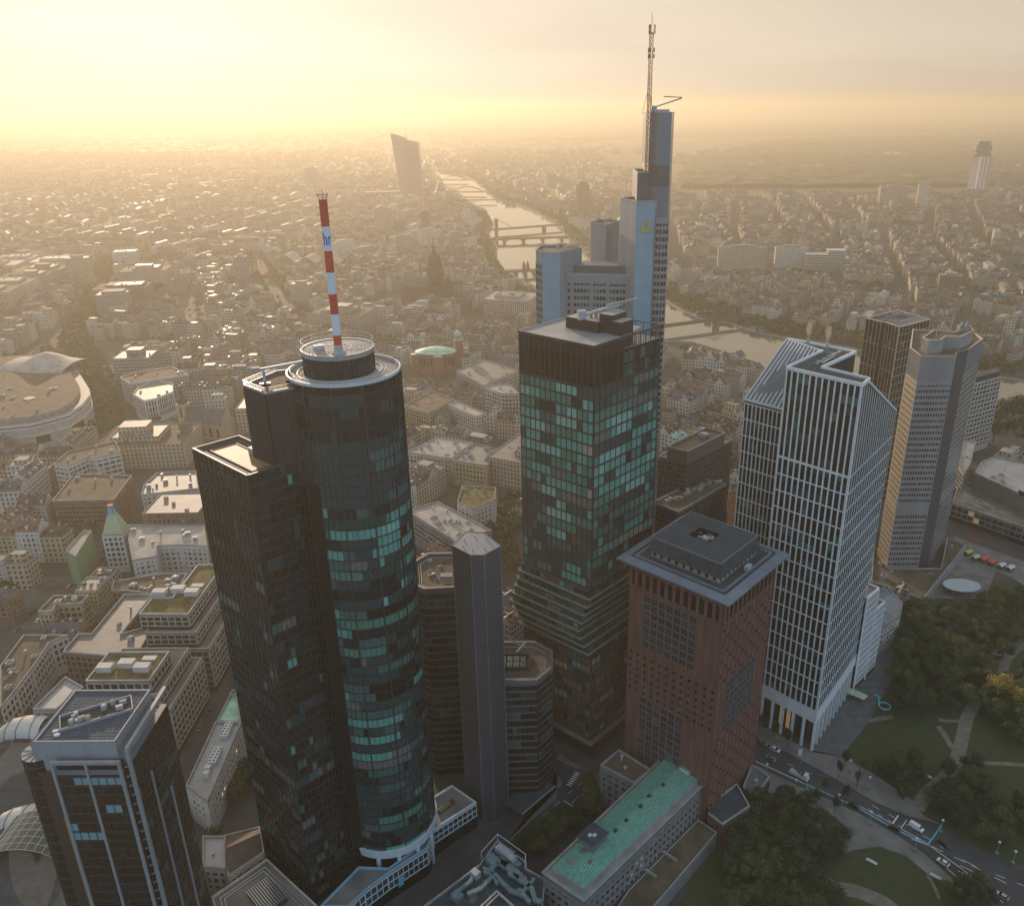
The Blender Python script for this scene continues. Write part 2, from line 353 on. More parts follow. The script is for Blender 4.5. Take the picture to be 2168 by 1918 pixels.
# ---- round glass tower with mast
def round_tower():
    c = (-61.2, 240.6); r = 16.6; top = 190.0; zb = 16.0
    T = thing('round_tower', *c, 'tall round dark glass tower carrying the red and white striped mast', 'skyscraper')
    block_footprint(rect(-72, 236, 80, 50)); pn = Panes()
    n = 60; A = circle(c, r, n); body = MB(); body.prism(A, zb, top, 'glass_black', 'roof_light'); body.build('tower_body', T)
    fr = MB()
    nz = 49; fh = 3.5; z0 = top-2.5-nz*fh
    def w(j):
        z = z0+j*fh
        if z > 172: return (('glass_dark', 3), ('glass_black', 2), ('glass_mid', 1))
        if 150 < z: return (('glass_teal', 3), ('glass_mid', 4), ('blind_dull', 2.5))
        k = [.4, .2, 3, .6, 4, .3, 7, 7, .5, 2][j % 10]*(1.0 if z > 55 else .3)
        return (('glass_dark', 1.5), ('glass_teal', 2.2), ('glass_black', .8), ('blind_green', k*.6), ('blind_teal', k), ('blind_dull', 1+k*.8), ('glass_mid', 1.5), ('blind_grey', .5), ('blind_pale', k*.15))
    g = runs(n, nz, w, .78)
    for k in range(n):
        a0, a1 = A[k], A[(k+1) % n]; mid = ((a0[0]+a1[0])/2-c[0], (a0[1]+a1[1])/2-c[1])
        if mid[1] > 6: continue
        u = Vector((a1[0]-a0[0], a1[1]-a0[1], 0)); L = u.length; u.normalize(); nn = Vector((u.y, -u.x, 0))
        p = Vector((*a0, 0)); fr.bar(p+nn*.08+Vector((0, 0, zb)), p+nn*.08+Vector((0, 0, top)), .1 if k % 5 else .45, .2 if k % 5 else .5, 'dark_metal' if k % 5 else 'bronze', up=nn)
        for j in range(nz+1):
            z = z0+j*fh; q = p+nn*.12+Vector((0, 0, z)); fr.bar(q-u*.01, q+u*L, .24, .32, 'dark_metal')
        for j in range(nz):
            m = g(k, j); zl = z0+j*fh+.18; zh = zl+fh-.36; t = [rng.normal(0, .02) for _ in range(4)]
            if (k*7+j*3) % 5 == 0: fr.bar(p+u*L*.72+nn*.14+Vector((0, 0, zl)), p+u*L*.72+nn*.14+Vector((0, 0, zh)), .09, .12, 'dark_metal', up=nn)
            a = p+nn*.04; b = a+u*L
            pn.add([tuple(a+nn*t[0]+Vector((0, 0, zl))), tuple(b+nn*t[1]+Vector((0, 0, zl))), tuple(b+nn*t[2]+Vector((0, 0, zh))), tuple(a+nn*t[3]+Vector((0, 0, zh)))], m)
    fr.build('facade_grid', T); pn.flush(T)
    d = (-62.5, 241.0); dr = 10.3
    mb = MB(); parapet(mb, circle(c, r, 60), top, .9, .5, 'white_metal'); mb.build('roof_rim', T)
    mb = MB(); mb.lathe(d, [(12.4, top+.02), (12.4, top+.25), (12.1, top+.25), (12.1, top+.02)], 'white_metal', 60); mb.lathe(d, [(13.6, top+.02), (13.6, top+.15), (13.4, top+.15), (13.4, top+.02)], 'white_metal', 60); mb.build('roof_rail_track', T)
    mb = MB(); D = circle(d, dr, 48); mb.prism(D, top, 197, 'glass_dark', 'roof_light')
    for i in range(48): mb.bar((*D[i], top), (*D[i], 197.2), .16, .2, 'dark_metal', up=(1, 0, 0))
    mb.lathe(d, [(dr+.25, 195.8), (dr+.35, 197.25), (dr-.3, 197.25), (dr-.3, 196.9)], 'alu', 48)
    mb.build('viewing_drum', T)
    seg_rail(T, circle(d, dr, 40), 197.1, 2.4, 'alu', closed=True)
    seg_rail(T, circle(c, r-1.2, 60), top, 1.6, 'alu', closed=True)
    mb = MB(); mb.lathe(d, [(4.2, 197.03), (4.2, 197.08), (3.9, 197.08), (3.9, 197.03)], 'white_paint', 40); mb.build('deck_ring', T)
    for (x, y, sx, sy, h) in ((-67, 237.5, 3, 1.6, 1.6), (-67.5, 241, 1.2, 1.2, 1.1)):
        mb = MB(); mb.box((x, y), sx, sy, 197.05, 197.05+h, 'unit_metal', .4); mb.build('roof_unit', T)
    # white collar and podium pillars
    mb = MB(); mb.lathe(c, [(r+.6, zb-1.5), (r+.9, zb+1.8), (r+.1, zb+1.8)], 'white_metal', 60); mb.lathe(c, [(r-2, 0), (r-2, zb)], 'glass_black', 40); mb.build('base_collar', T)
    for a in (-120, -95, -70, -45, -20): mb = MB(); x, y = c[0]+(r+.2)*math.cos(math.radians(a)), c[1]+(r+.2)*math.sin(math.radians(a)); mb.tube((x, y, 0), (x, y, zb), .8, .8, 'white_metal', 12); mb.build('pillar', T)
    # mast
    m0 = P(*vA(985, 1078), 197.0); M = thing('mast', *m0, 'red and white striped antenna mast standing on the round tower roof', 'antenna mast'); M.location.z = 197; ORG[M.name] = Vector((*m0, 197.0))
    def zat(py):
        lo, hi = 150, 300
        for _ in range(40):
            md = (lo+hi)/2
            if Q(*m0, md)[1] > py: lo = md
            else: hi = md
        return lo
    ys = [1078, 1020, 960, 830, 705, 573, 440, 290, 122]; zs = [zat(380+y/2.917) for y in ys]
    cols = ['unit_metal', 'red_paint', 'white_mast', 'red_paint', 'white_mast', 'red_paint', 'white_mast', 'red_paint']
    for i, cm in enumerate(cols):
        mb = MB(); ra = 1.12
        if i == 0: mb.lathe(m0, [(2.0, zs[0]), (2.0, zs[0]+.4), (1.25, zs[0]+1.2), (ra, zs[1])], cm, 20)
        else:
            mb.lathe(m0, [(ra, zs[i]), (ra, zs[i+1])], cm, 20)
            if i == len(cols)-1: mb.lathe(m0, [(ra, zs[i+1]), (0, zs[i+1]+.05)], cm, 20)
        mb.build('mast_section', M, smooth=False)
    mb = MB()
    for k in range(8):
        a = k*PI/4; x, y = m0[0]+1.0*math.cos(a), m0[1]+1.0*math.sin(a); mb.tube((x, y, zs[-1]), (m0[0]+1.5*math.cos(a), m0[1]+1.5*math.sin(a), zs[-1]+1.5), .06, .05, 'bark', 5)
    mb.tube((m0[0], m0[1], zs[-1]), (m0[0], m0[1], zs[-1]+2.4), .1, .06, 'bark', 6)
    mb.lathe(m0, [(1.55, zs[-1]+1.0), (1.6, zs[-1]+1.1), (1.5, zs[-1]+1.1)], 'bark', 16); mb.build('top_aerial', M)
    for zz in (zs[-1]-2.2, zs[-1]-4.0, zs[-1]-5.6):
        mb = MB(); mb.bar((m0[0]-2, m0[1], zz), (m0[0]+2, m0[1], zz), .09, .09, 'bark'); mb.build('rung_aerial', M)
    # letters h r painted on the second band, wrapped round it
    zc = (zs[6]+zs[7])/2; hgt = 3.3
    def wrap(name, strokes, ang0):
        mb = MB()
        for (x0, x1, za, zb_) in strokes:
            nn = 4
            for i in range(nn):
                t0 = ang0+(x0+(x1-x0)*i/nn)/1.15; t1 = ang0+(x0+(x1-x0)*(i+1)/nn)/1.15
                pt = lambda t, z: (m0[0]+1.15*math.cos(t), m0[1]+1.15*math.sin(t), zc+z)
                mb.face([pt(t0, za), pt(t1, za), pt(t1, zb_), pt(t0, zb_)], 'blue_letter')
        mb.build(name, M)
    a0 = -PI/2-.25+.05
    wrap('letter_h', [(-.55, -.15, -1.7, 1.7), (-.15, .25, .15, .62), (.2, .58, -1.7, .35)], a0)
    wrap('letter_r', [(.85, 1.22, -1.7, .62), (1.22, 1.75, .12, .62)], a0)
    return T
round_tower()

# ---- dark box tower beside it
def box_tower():
    L, F, R = (-108.8, 237.6), (-85.3, 216.7), (-74.8, 227.4); Bk = (L[0]+R[0]-F[0], L[1]+R[1]-F[1]); poly = [L, F, R, Bk]
    T = thing('box_tower', *centroid(poly), 'black square glass tower with recessed orange lit roof left of the round tower', 'skyscraper')
    top = 167.0; pn = Panes(); mb = MB(); mb.prism(poly, 0, top-1.2, 'glass_black', 'roof_brown'); mb.build('tower_body', T)
    fr = MB(); nz = 46; g = runs(40, nz, lambda j: (('glass_dark', 5), ('glass_black', 4), ('blind_grey', .4), ('glass_mid', 1), ('blind_teal', .8 if j in (12, 13, 18, 19, 20, 27, 28, 30, 36) else .02), ('blind_dull', .5)), .6)
    facade(fr, pn, L, F, 3, top, 12, nz, .18, .5, .18, 'dark_metal', lambda i, j: g(i, j) if g(i, j) not in ('blind_teal',) else 'glass_mid')
    facade(fr, pn, F, R, 3, top, 9, nz, .2, .5, .18, 'dark_metal', g)
    fr.build('facade_grid', T); pn.flush(T)
    mb = MB(); parapet(mb, poly, top-1.2, 1.2, .5, 'granite_grey'); parapet(mb, inset(poly, 1.6), top-1.2, .55, .25, 'granite_grey'); mb.build('parapet', T)
    mb = MB(); parapet(mb, inset(poly, 3.2), top-1.2, .5, .3, 'granite_grey'); mb.build('track_rail', T)
    mb = MB(); mb.prism(inset(poly, 3.6), top-1.2, top-.9, 'roof_brown', 'roof_sunlit'); mb.build('roof_deck', T)  # deck top coloured orange to carry the low sunlight on it
    q = P(*vR(0, 0), 0)
    x, y = P(*((380+500/3.013), 900+170/3.013), 167)
    mb = MB(); mb.box((x, y), 7, 2.4, top-.9, top+.9, 'unit_metal', -.72); mb.box((x+1.2, y-.6), 2.2, 2.0, top+.9, top+2.4, 'white_metal', -.72); mb.build('roof_unit', T)
    # service slab behind, ribbed
    slab = [(-88.5, 232.2), (-79.8, 224.6), (-68, 233), (-70, 250), (-83, 246)]
    mb = MB(); mb.prism(slab, 60, 188, 'dark_metal', 'roof_brown')
    for a, b in zip(slab[:2], slab[1:3]):
        Lg = math.hypot(b[0]-a[0], b[1]-a[1]); k = int(Lg/.9)
        for i in range(k+1):
            x, y = a[0]+(b[0]-a[0])*i/k, a[1]+(b[1]-a[1])*i/k; mb.bar((x, y, 160), (x, y, 188), .22, .3, 'dark_metal', up=(1, 0, 0))
    parapet(mb, slab, 188, .7, .35, 'roof_metal', .1); mb.build('service_slab', T)
    seg_rail(T, [slab[4], slab[0], slab[1], slab[2]], 188.7, 1.2)
    x, y = -81.5, 230.5; mb = MB(); mb.bar((x, y, 188), (x, y, 193), .7, .7, 'unit_metal', up=(1, 0, 0)); mb.bar((x-2.6, y+.5, 193.2), (x+10, y+6, 194.2), .7, .6, 'unit_metal'); mb.box((x, y), 3, 1.6, 188.7, 189.6, 'dark_metal', .4); mb.box((x-2.4, y+.4), 2.4, 2, 192.7, 194.1, 'roof_light', .4); mb.build('cleaning_crane', T)
    mb = MB(); rp = [(-75.0, 227.0), (-71.5, 224.8), (-66, 226), (-64, 240), (-76, 240)]
    mb.prism(rp, 0, 160, 'glass_black', 'dark_metal'); pn2 = Panes(); fr = MB(); facade(fr, None, (-75.0, 227.0), (-71.5, 224.8), 3, 160, 2, 44, .18, .45, .15, 'dark_metal', None); mb.build('link_slab', T); fr.build('link_grid', T)
box_tower()

# ---- black and teal tower with terraces
def terrace_tower():
    L, F, R = [P(*p, 184) for p in (vB(127, 330), vB(655, 437), vB(1115, 290))]; Bk = (L[0]+R[0]-F[0], L[1]+R[1]-F[1]); poly = [L, F, R, Bk]
    block_footprint(rect(14, 318, 75, 75, .6))
    T = thing('terrace_tower', *centroid(poly), 'slender black tower with teal windows and stepped terraces below its waist', 'skyscraper')
    top = 184.0; zs = 84.0; lo = 54.0; pn = Panes()
    mb = MB(); mb.prism(poly, zs, top-5, 'glass_black', 'roof_metal'); mb.build('tower_body', T)
    def w(j, n=22):
        # j counted from bottom of the shaft
        z = j/n
        k = 9 if .40 < z < .80 else (3.2 if z > .8 else 1.8)
        return (('glass_dark', .5), ('glass_teal', 1.6), ('blind_green', k*.8), ('glass_mid', 2), ('blind_teal', k), ('blind_pale', k*.55), ('blind_dull', 1.8), ('blind_cream', .4), ('blind_grey', .8), ('glass_glint', .12))
    nz = 19; z1 = 168.0; fr = MB()
    g1 = runs(14, nz, w, .55); g2 = runs(12, nz, w, .6)
    facade(fr, pn, L, F, zs+.5, z1, 14, nz, .32, .75, .22, 'dark_metal', g1); facade(fr, pn, F, R, zs+.5, z1, 12, nz, .32, .75, .22, 'dark_metal', g2)
    for A_, B_, k in ((L, F, 14), (F, R, 12)):
        facade(fr, None, A_, B_, z1, top, k, 1, .32, .5, .3, 'bronze', None); facade(fr, None, A_, B_, z1, top, k*3, 1, .1, .3, .12, 'dark_metal', None)
    fr.build('facade_grid', T)
    mb = MB()
    for A_, B_, k0, k1, n in ((L, F, 0, 14, 14), (F, R, 0, 5, 12)):
        for i in range(k0, k1):
            a = [A_[t]+(B_[t]-A_[t])*i/n for t in (0, 1)]; b = [A_[t]+(B_[t]-A_[t])*(i+1)/n for t in (0, 1)]
            mb.face([(*a, z1+.4), (*b, z1+.4), (*b, top), (*a, top)], 'louvre')
    mb.build('louvre_band', T)
    # upper screen, open to the sky on the right hand side
    for i in range(5, 12):
        a = [F[t]+(R[t]-F[t])*i/12 for t in (0, 1)]; b = [F[t]+(R[t]-F[t])*(i+1)/12 for t in (0, 1)]
        for zz in (168.6, 173.6): pn.add([(*a, zz), (*b, zz), (*b, zz+4.4), (*a, zz+4.4)], ['blind_teal', 'blind_dull', 'glass_mid', 'blind_pale'][int(rng.integers(4))])
    fb = MB()
    for i in range(10):
        a = [R[t]+(Bk[t]-R[t])*i/9 for t in (0, 1)]; fb.bar((*a, 176), (*a, top), .3, .3, 'dark_metal', up=(1, 0, 0))
    fb.bar((*R, top), (*Bk, top), .3, .3, 'dark_metal'); fb.bar((*R, 179), (*Bk, 179), .2, .2, 'dark_metal'); fb.bar((*F, top), (*R, top), .4, .35, 'dark_metal'); fb.bar((*L, top), (*F, top), .5, .4, 'roof_metal'); fb.bar((*L, top), (*Bk, top), .5, .4, 'roof_metal'); fb.build('open_screen', T)
    m5 = [F[t]+(R[t]-F[t])*5/12 for t in (0, 1)]; m6 = [L[t]+(Bk[t]-L[t])*.55 for t in (0, 1)]
    mb = MB(); mb.prism(ccw([L, F, tuple(m5), (m5[0]+8, m5[1]+16), Bk]), top-.9, top-.3, 'roof_metal', 'roof_metal'); mb.build('roof_deck', T)
    c = centroid(poly); ang = math.atan2(F[1]-L[1], F[0]-L[0])
    for (dx, dy, sx, sy, h) in ((-1, 1.5, 15, 12, 5.5), (8.5, 2.5, 6, 9, 8.2), (13.5, 1.5, 4.5, 8, 6.2)):
        x = c[0]+dx*math.cos(ang)-dy*math.sin(ang); y = c[1]+dx*math.sin(ang)+dy*math.cos(ang)
        mb = MB(); mb.box((x, y), sx, sy, top-5, top+h-1.5, 'louvre', ang, 'roof_metal'); mb.build('plant_room', T)
    x, y = c[0]+3, c[1]-1
    mb = MB(); mb.bar((x-6, y-1, top+5.2), (x+9, y+4, top+8.5), 1.1, 1.1, 'unit_metal'); mb.bar((x+3, y+2, top+8.3), (x+15, y+5, top+10.2), .7, .7, 'roof_metal'); mb.box((x-6.5, y-1), 3, 2.4, top+3.8, top+7.2, 'unit_metal', .3); mb.build('cleaning_crane', T)
    for k in range(6): mb = MB(); mb.box((x-3+k*2, y+1.5+.3*k), 1.1, 1.1, top+4, top+5.5+.3*(k % 3), 'unit_metal', .3); mb.build('roof_unit', T)
    # lower shaft
    ux = Vector((F[0]-L[0], F[1]-L[1])).normalized(); uy = Vector((R[0]-F[0], R[1]-F[1])).normalized()
    base = [Vector(p) for p in poly]
    def shifted(sl, sr, gr=0):   # move the plan towards the viewer's left and outwards
        o = -ux*sl-uy*0+Vector((0, 0)); q = [p-uy*sr-ux*sl for p in base]
        return [tuple(v) for v in inset([tuple(t) for t in q], -gr)]
    low = [tuple(v) for v in inset([tuple(t) for t in base], -.6)]; low = [(x+.2, y+6.5) for x, y in low]
    low = [(x, y-4) for x, y in low]
    mb = MB(); mb.prism(low, 0, lo, 'glass_black', 'roof_flat'); mb.build('lower_shaft', T)
    def w2(j): return (('glass_dark', 4), ('glass_glint', 2.4), ('blind_grey', 1), ('glass_mid', 2.2), ('blind_dull', 1.2), ('blind_teal', .35), ('blind_cream', .3))  # amber panes have golden reflections put into their base colour
    fr = MB(); nzl = 12; g3 = runs(15, nzl, w2, .45); g4 = runs(13, nzl, w2, .45)
    facade(fr, pn, low[0], low[1], 9, lo, 15, nzl, .32, .7, .22, 'dark_metal', g3); facade(fr, pn, low[1], low[2], 9, lo, 13, nzl, .32, .7, .22, 'dark_metal', g4)
    fr.build('lower_grid', T)
    nlev = 8
    for k in range(nlev):
        z0 = lo+k*(zs-lo)/nlev; z1_ = z0+(zs-lo)/nlev
        e = [1.0, 2.6, 3.8, 4.6, 3.6, 2.6, 1.7, .8][k]; f2 = [2.8, 2.6, 2.1, 1.8, 1.5, 1.2, .8, .4][k]
        pl = [tuple(p-ux*e*.9-uy*(.6*e)) for p in base]; pl[2] = tuple(Vector(pl[2])+uy*(f2+e*.6)+ux*.9*e*.4); pl[3] = tuple(Vector(pl[3])+uy*f2)
        mb = MB(); mb.prism(ccw(pl), z0+.35, z1_, 'glass_black', 'roof_flat'); mb.build('terrace_floor', T)
        ed = MB(); ol = inset(ccw(pl), -1.1); ed.prism(ol, z0, z0+.38, 'dark_metal', 'roof_flat', True); parapet(ed, ol, z0+.38, .25, .3, 'blind_pale'); ed.build('terrace_slab', T)
        rl = MB(); 
        for q in range(len(ol)):
            a_, b_ = ol[q], ol[(q+1) % len(ol)]; rl.bar((*a_, z0+1.4), (*b_, z0+1.4), .12, .1, 'alu')
        rl.build('terrace_railing', T)
        fr = MB(); pl = ccw(pl); gk = runs(15, 1, w2, .4)
        facade(fr, pn, pl[0], pl[1], z0+.4, z1_-.1, 14, 1, .3, .5, .15, 'dark_metal', gk); facade(fr, pn, pl[1], pl[2], z0+.4, z1_-.1, 13, 1, .3, .5, .15, 'dark_metal', gk); fr.build('terrace_grid', T)
        if 1 <= k <= 6:
            pm = MB()
            for q in range(7):
                t = (q+.5)/7; x = ol[0][0]+(ol[1][0]-ol[0][0])*t; y = ol[0][1]+(ol[1][1]-ol[0][1])*t; pm.lathe((x+.3, y+.3), [(0, z0+.5), (.5, z0+.8), (.45, z0+1.5), (0, z0+1.9)], 'leaf_c', 6)
            o = pm.build('planter', T); o['kind'] = 'stuff'
    mb = MB(); cn = inset(low, -2.6); mb.prism(cn, 7.2, 8.2, 'dark_metal', 'roof_flat', True); mb.build('entrance_canopy', T)
    # round blind window shield letter on lower corner
    pn.flush(T)
terrace_tower()

# ----
# ---- red granite tower with overhanging roof
def red_tower():
    z = 107.0; q = [P(x/.9428, y/.9428, z) for x, y in ((1230, 1113), (1455, 1209), (1578, 1106), (1390, 1025))]
    L, F, R = [Vector(p) for p in q[:3]]; Bk = L+R-F; roof = [tuple(v) for v in (L, F, R, Bk)]
    body = [tuple(v) for v in inset(roof, 3.9)]; c = centroid(body); block_footprint(roof)
    T = thing('red_tower', *c, 'reddish brown granite tower under a wide overhanging grey roof', 'skyscraper')
    mb = MB(); mb.prism(body, 0, z-3, 'red_granite', 'roof_flat'); mb.build('tower_body', T)
    pn = Panes(); fr = MB()
    W_ = [(body[0], body[1]), (body[1], body[2])]
    zt = z-3
    # loggia of tall slots under the roof
    for A_, B_ in W_: facade(fr, pn, A_, B_, zt-8.5, zt-.3, 12, 1, 1.2, .8, .6, 'red_granite', lambda i, j: 'glass_black')
    for A_, B_ in W_: facade(fr, None, A_, B_, 10, zt-9, 12, 4, .18, .18, .12, 'red_granite2', None)
    fr.build('facade_ribs', T)
    lot = MB()
    def win(A_, B_, x, zc, w, h, mm, framed):
        A_ = Vector((*A_, 0)); B_ = Vector((*B_, 0)); u = (B_-A_).normalized(); n = Vector((u.y, -u.x, 0)); o = A_+u*x+Vector((0, 0, zc))
        f = lambda a, b, d: tuple(o+u*a+n*d+Vector((0, 0, b)))
        if framed:
            for (a0, a1, b0, b1) in ((-w/2-.28, -w/2, -h/2-.28, h/2+.28), (w/2, w/2+.28, -h/2-.28, h/2+.28)):
                lot.bar(f((a0+a1)/2, b0, .1), f((a0+a1)/2, b1, .1), .28, .3, 'granite_grey', up=n)
            for bb in (-h/2-.14, h/2+.14, 0): lot.bar(f(-w/2, bb, .09), f(w/2, bb, .09), .26, .28 if bb else .12, 'granite_grey')
            lot.bar(f(0, -h/2, .08), f(0, h/2, .08), .1, .2, 'granite_grey', up=n)
        pn.add([f(-w/2, -h/2, .05), f(w/2, -h/2, .05), f(w/2, h/2, .05), f(-w/2, h/2, .05)], mm)
    dk = pick(('glass_black', 4), ('glass_dark', 4), ('glass_mid', 1), ('blind_dull', .3))
    def field(A_, B_, rows, big):
        Lw = math.hypot(B_[0]-A_[0], B_[1]-A_[1]); n = 12; bw = Lw/n
        for j in range(rows):
            zc = zt-11.5-j*3.3
            for i in range(n):
                kind = big(i, j)
                if kind == 2: win(A_, B_, (i+.5)*bw, zc, bw-.75, 2.3, dk(), True)
                elif kind == 1 and (i+j) % 2 == 0: win(A_, B_, (i+.5)*bw, zc, 1.15, 1.25, 'glass_black', False)
                elif kind == 3: win(A_, B_, (i+.5)*bw, zc, 1.15, 1.25, 'glass_black', False)
    field(*W_[0], 26, lambda i, j: (2 if 2 <= i <= 8 and j < 7 else 0 if j < 8 else (3 if j < 14 else (2 if 2 <= i <= 7 and j < 23 else (3 if j < 25 and False else 0)))) if not (8 <= j < 14 and False) else 0)
    field(*W_[1], 26, lambda i, j: 1 if j < 8 else (2 if 2 <= i <= 8 and j < 15 else (0 if j < 15 else 1 if j < 25 else 0)))
    lot.build('window_frames', T); pn.flush(T)
    mb = MB()
    for A_, B_ in W_:
        n = 12
        for i in range(n+1): x, y = A_[0]+(B_[0]-A_[0])*i/n, A_[1]+(B_[1]-A_[1])*i/n; mb.bar((x, y, 0), (x, y, 13), .8, .8, 'red_granite2', up=(1, 0, 0))
    mb.build('base_pillars', T)['kind'] = 'stuff'
    # roof plate: sloping rim
    mb = MB(); i1 = inset(roof, 3.2); n = 4
    for k in range(4):
        j = (k+1) % 4
        mb.face([(*roof[k], z), (*roof[j], z), (*i1[j], z+.9), (*i1[k], z+.9)], 'slate_blue'); mb.face([(*roof[k], z-.6), (*roof[j], z-.6), (*roof[j], z), (*roof[k], z)], 'slate_blue'); mb.face([(*roof[j], z-.6), (*roof[k], z-.6), (*body[k], z-3), (*body[j], z-3)], 'slate_blue')
    mb.prism(i1, z-1.5, z+.2, 'slate_blue', 'roof_dark'); parapet(mb, i1, z+.2, .7, .4, 'slate_blue'); mb.build('roof_plate', T)
    mb = MB(); i2 = inset(roof, 8.2); parapet(mb, inset(roof, 5), z+.2, .8, .8, 'slate_blue'); mb.build('roof_rail', T)
    mb = MB(); i3 = inset(roof, 9.6); mb.prism(i3, z+.2, z+2.9, 'concrete', 'concrete')
    for k in range(4):
        j = (k+1) % 4; Lk = math.hypot(i3[j][0]-i3[k][0], i3[j][1]-i3[k][1]); m_ = 9
        for t in range(m_): 
            a = [i3[k][s]+(i3[j][s]-i3[k][s])*(t+.2)/m_ for s in (0, 1)]; b = [i3[k][s]+(i3[j][s]-i3[k][s])*(t+.6)/m_ for s in (0, 1)]
            mb.bar((*a, z+1.6), (*b, z+1.6), .1, 1.8, 'glass_dark')
    mb.build('penthouse', T)
    i4 = inset(roof, 8.6); i5 = inset(roof, 9.4); zz = z+8.2; c2 = centroid(roof)
    hole = [tuple((Vector(p)-Vector(c2))*.30+Vector(c2)) for p in i5]; hole = [tuple(Vector(h)+Vector((3*0, 1.5))) for h in hole]
    mb = MB()
    for k in range(4):
        j = (k+1) % 4
        mb.face([(*i4[k], z+2.8), (*i4[j], z+2.8), (*i5[j], zz), (*i5[k], zz)], 'roof_dark'); mb.face([(*i5[k], zz), (*i5[j], zz), (*hole[j], zz), (*hole[k], zz)], 'roof_dark'); mb.face([(*hole[k], zz), (*hole[j], zz), (*hole[j], zz-4), (*hole[k], zz-4)], 'louvre')
    mb.face([(*h, zz-4) for h in hole], 'louvre'); mb.face([(*i4[k], z+2.8) for k in (3, 2, 1, 0)], 'roof_dark'); mb.build('roof_hood', T)
    mb = MB()
    for k in range(4): mb.bar((*i5[k], zz+.05), (*i5[(k+1) % 4], zz+.05), .35, .3, 'slate_blue')
    mb.build('hood_edge', T)
    hc = centroid(hole); r = random.Random(3)
    for k in range(12):
        u_ = Vector(hole[1])-Vector(hole[0]); v_ = Vector(hole[3])-Vector(hole[0]); p = Vector(hole[0])+u_*r.uniform(.1, .9)+v_*r.uniform(.1, .9)
        mb = MB(); mb.box(tuple(p), r.uniform(1, 3), r.uniform(.8, 2), zz-4, zz-r.uniform(.3, 2.4), r.choice(['pipe_teal', 'unit_metal', 'unit_metal', 'dark_metal']), math.atan2(u_.y, u_.x)); mb.build('roof_unit', T)
    mb = MB(); e1 = inset(roof, 6.4); x, y = e1[1][0]+.55*(e1[2][0]-e1[1][0]), e1[1][1]+.55*(e1[2][1]-e1[1][1]); mb.box((x, y), 3.4, 1.6, z+.6, z+2.2, 'unit_metal', math.atan2(e1[2][1]-e1[1][1], e1[2][0]-e1[1][0])); mb.build('cleaning_trolley', T)
red_tower()
mat('grid_white', (.68, .71, .73), .45, noise=.08, scale=.3); mat('silver_clad', (.42, .42, .44), .35, .45, noise=.12, scale=.15, streak=True); mat('silver_sun_tone', (.72, .62, .50), .36, .65)  # last one is the silver cladding with warm sunlight put into its colour
mat('hex_clad', (.085, .09, .105), .45, .3, noise=.15, scale=.12, streak=True); mat('bronze', (.075, .065, .06), .4, .5); mat('pale_clad', (.27, .30, .325), .5, noise=.12, scale=.3, streak=True)
mat('blue_tile', (.22, .36, .44), .25, noise=.06, scale=.2); mat('grey_stone', (.24, .25, .26), .6); mat('gold_emblem', (.42, .40, .08), .4); mat('dark_clad', (.10, .095, .09), .5, .2)
mat('tall_blue', (.15, .20, .25), .3, .3, noise=.2, scale=.08, streak=True); mat('rust', (.26, .075, .03), .7); mat('sunset_reflection', (.32, .17, .04), .5)
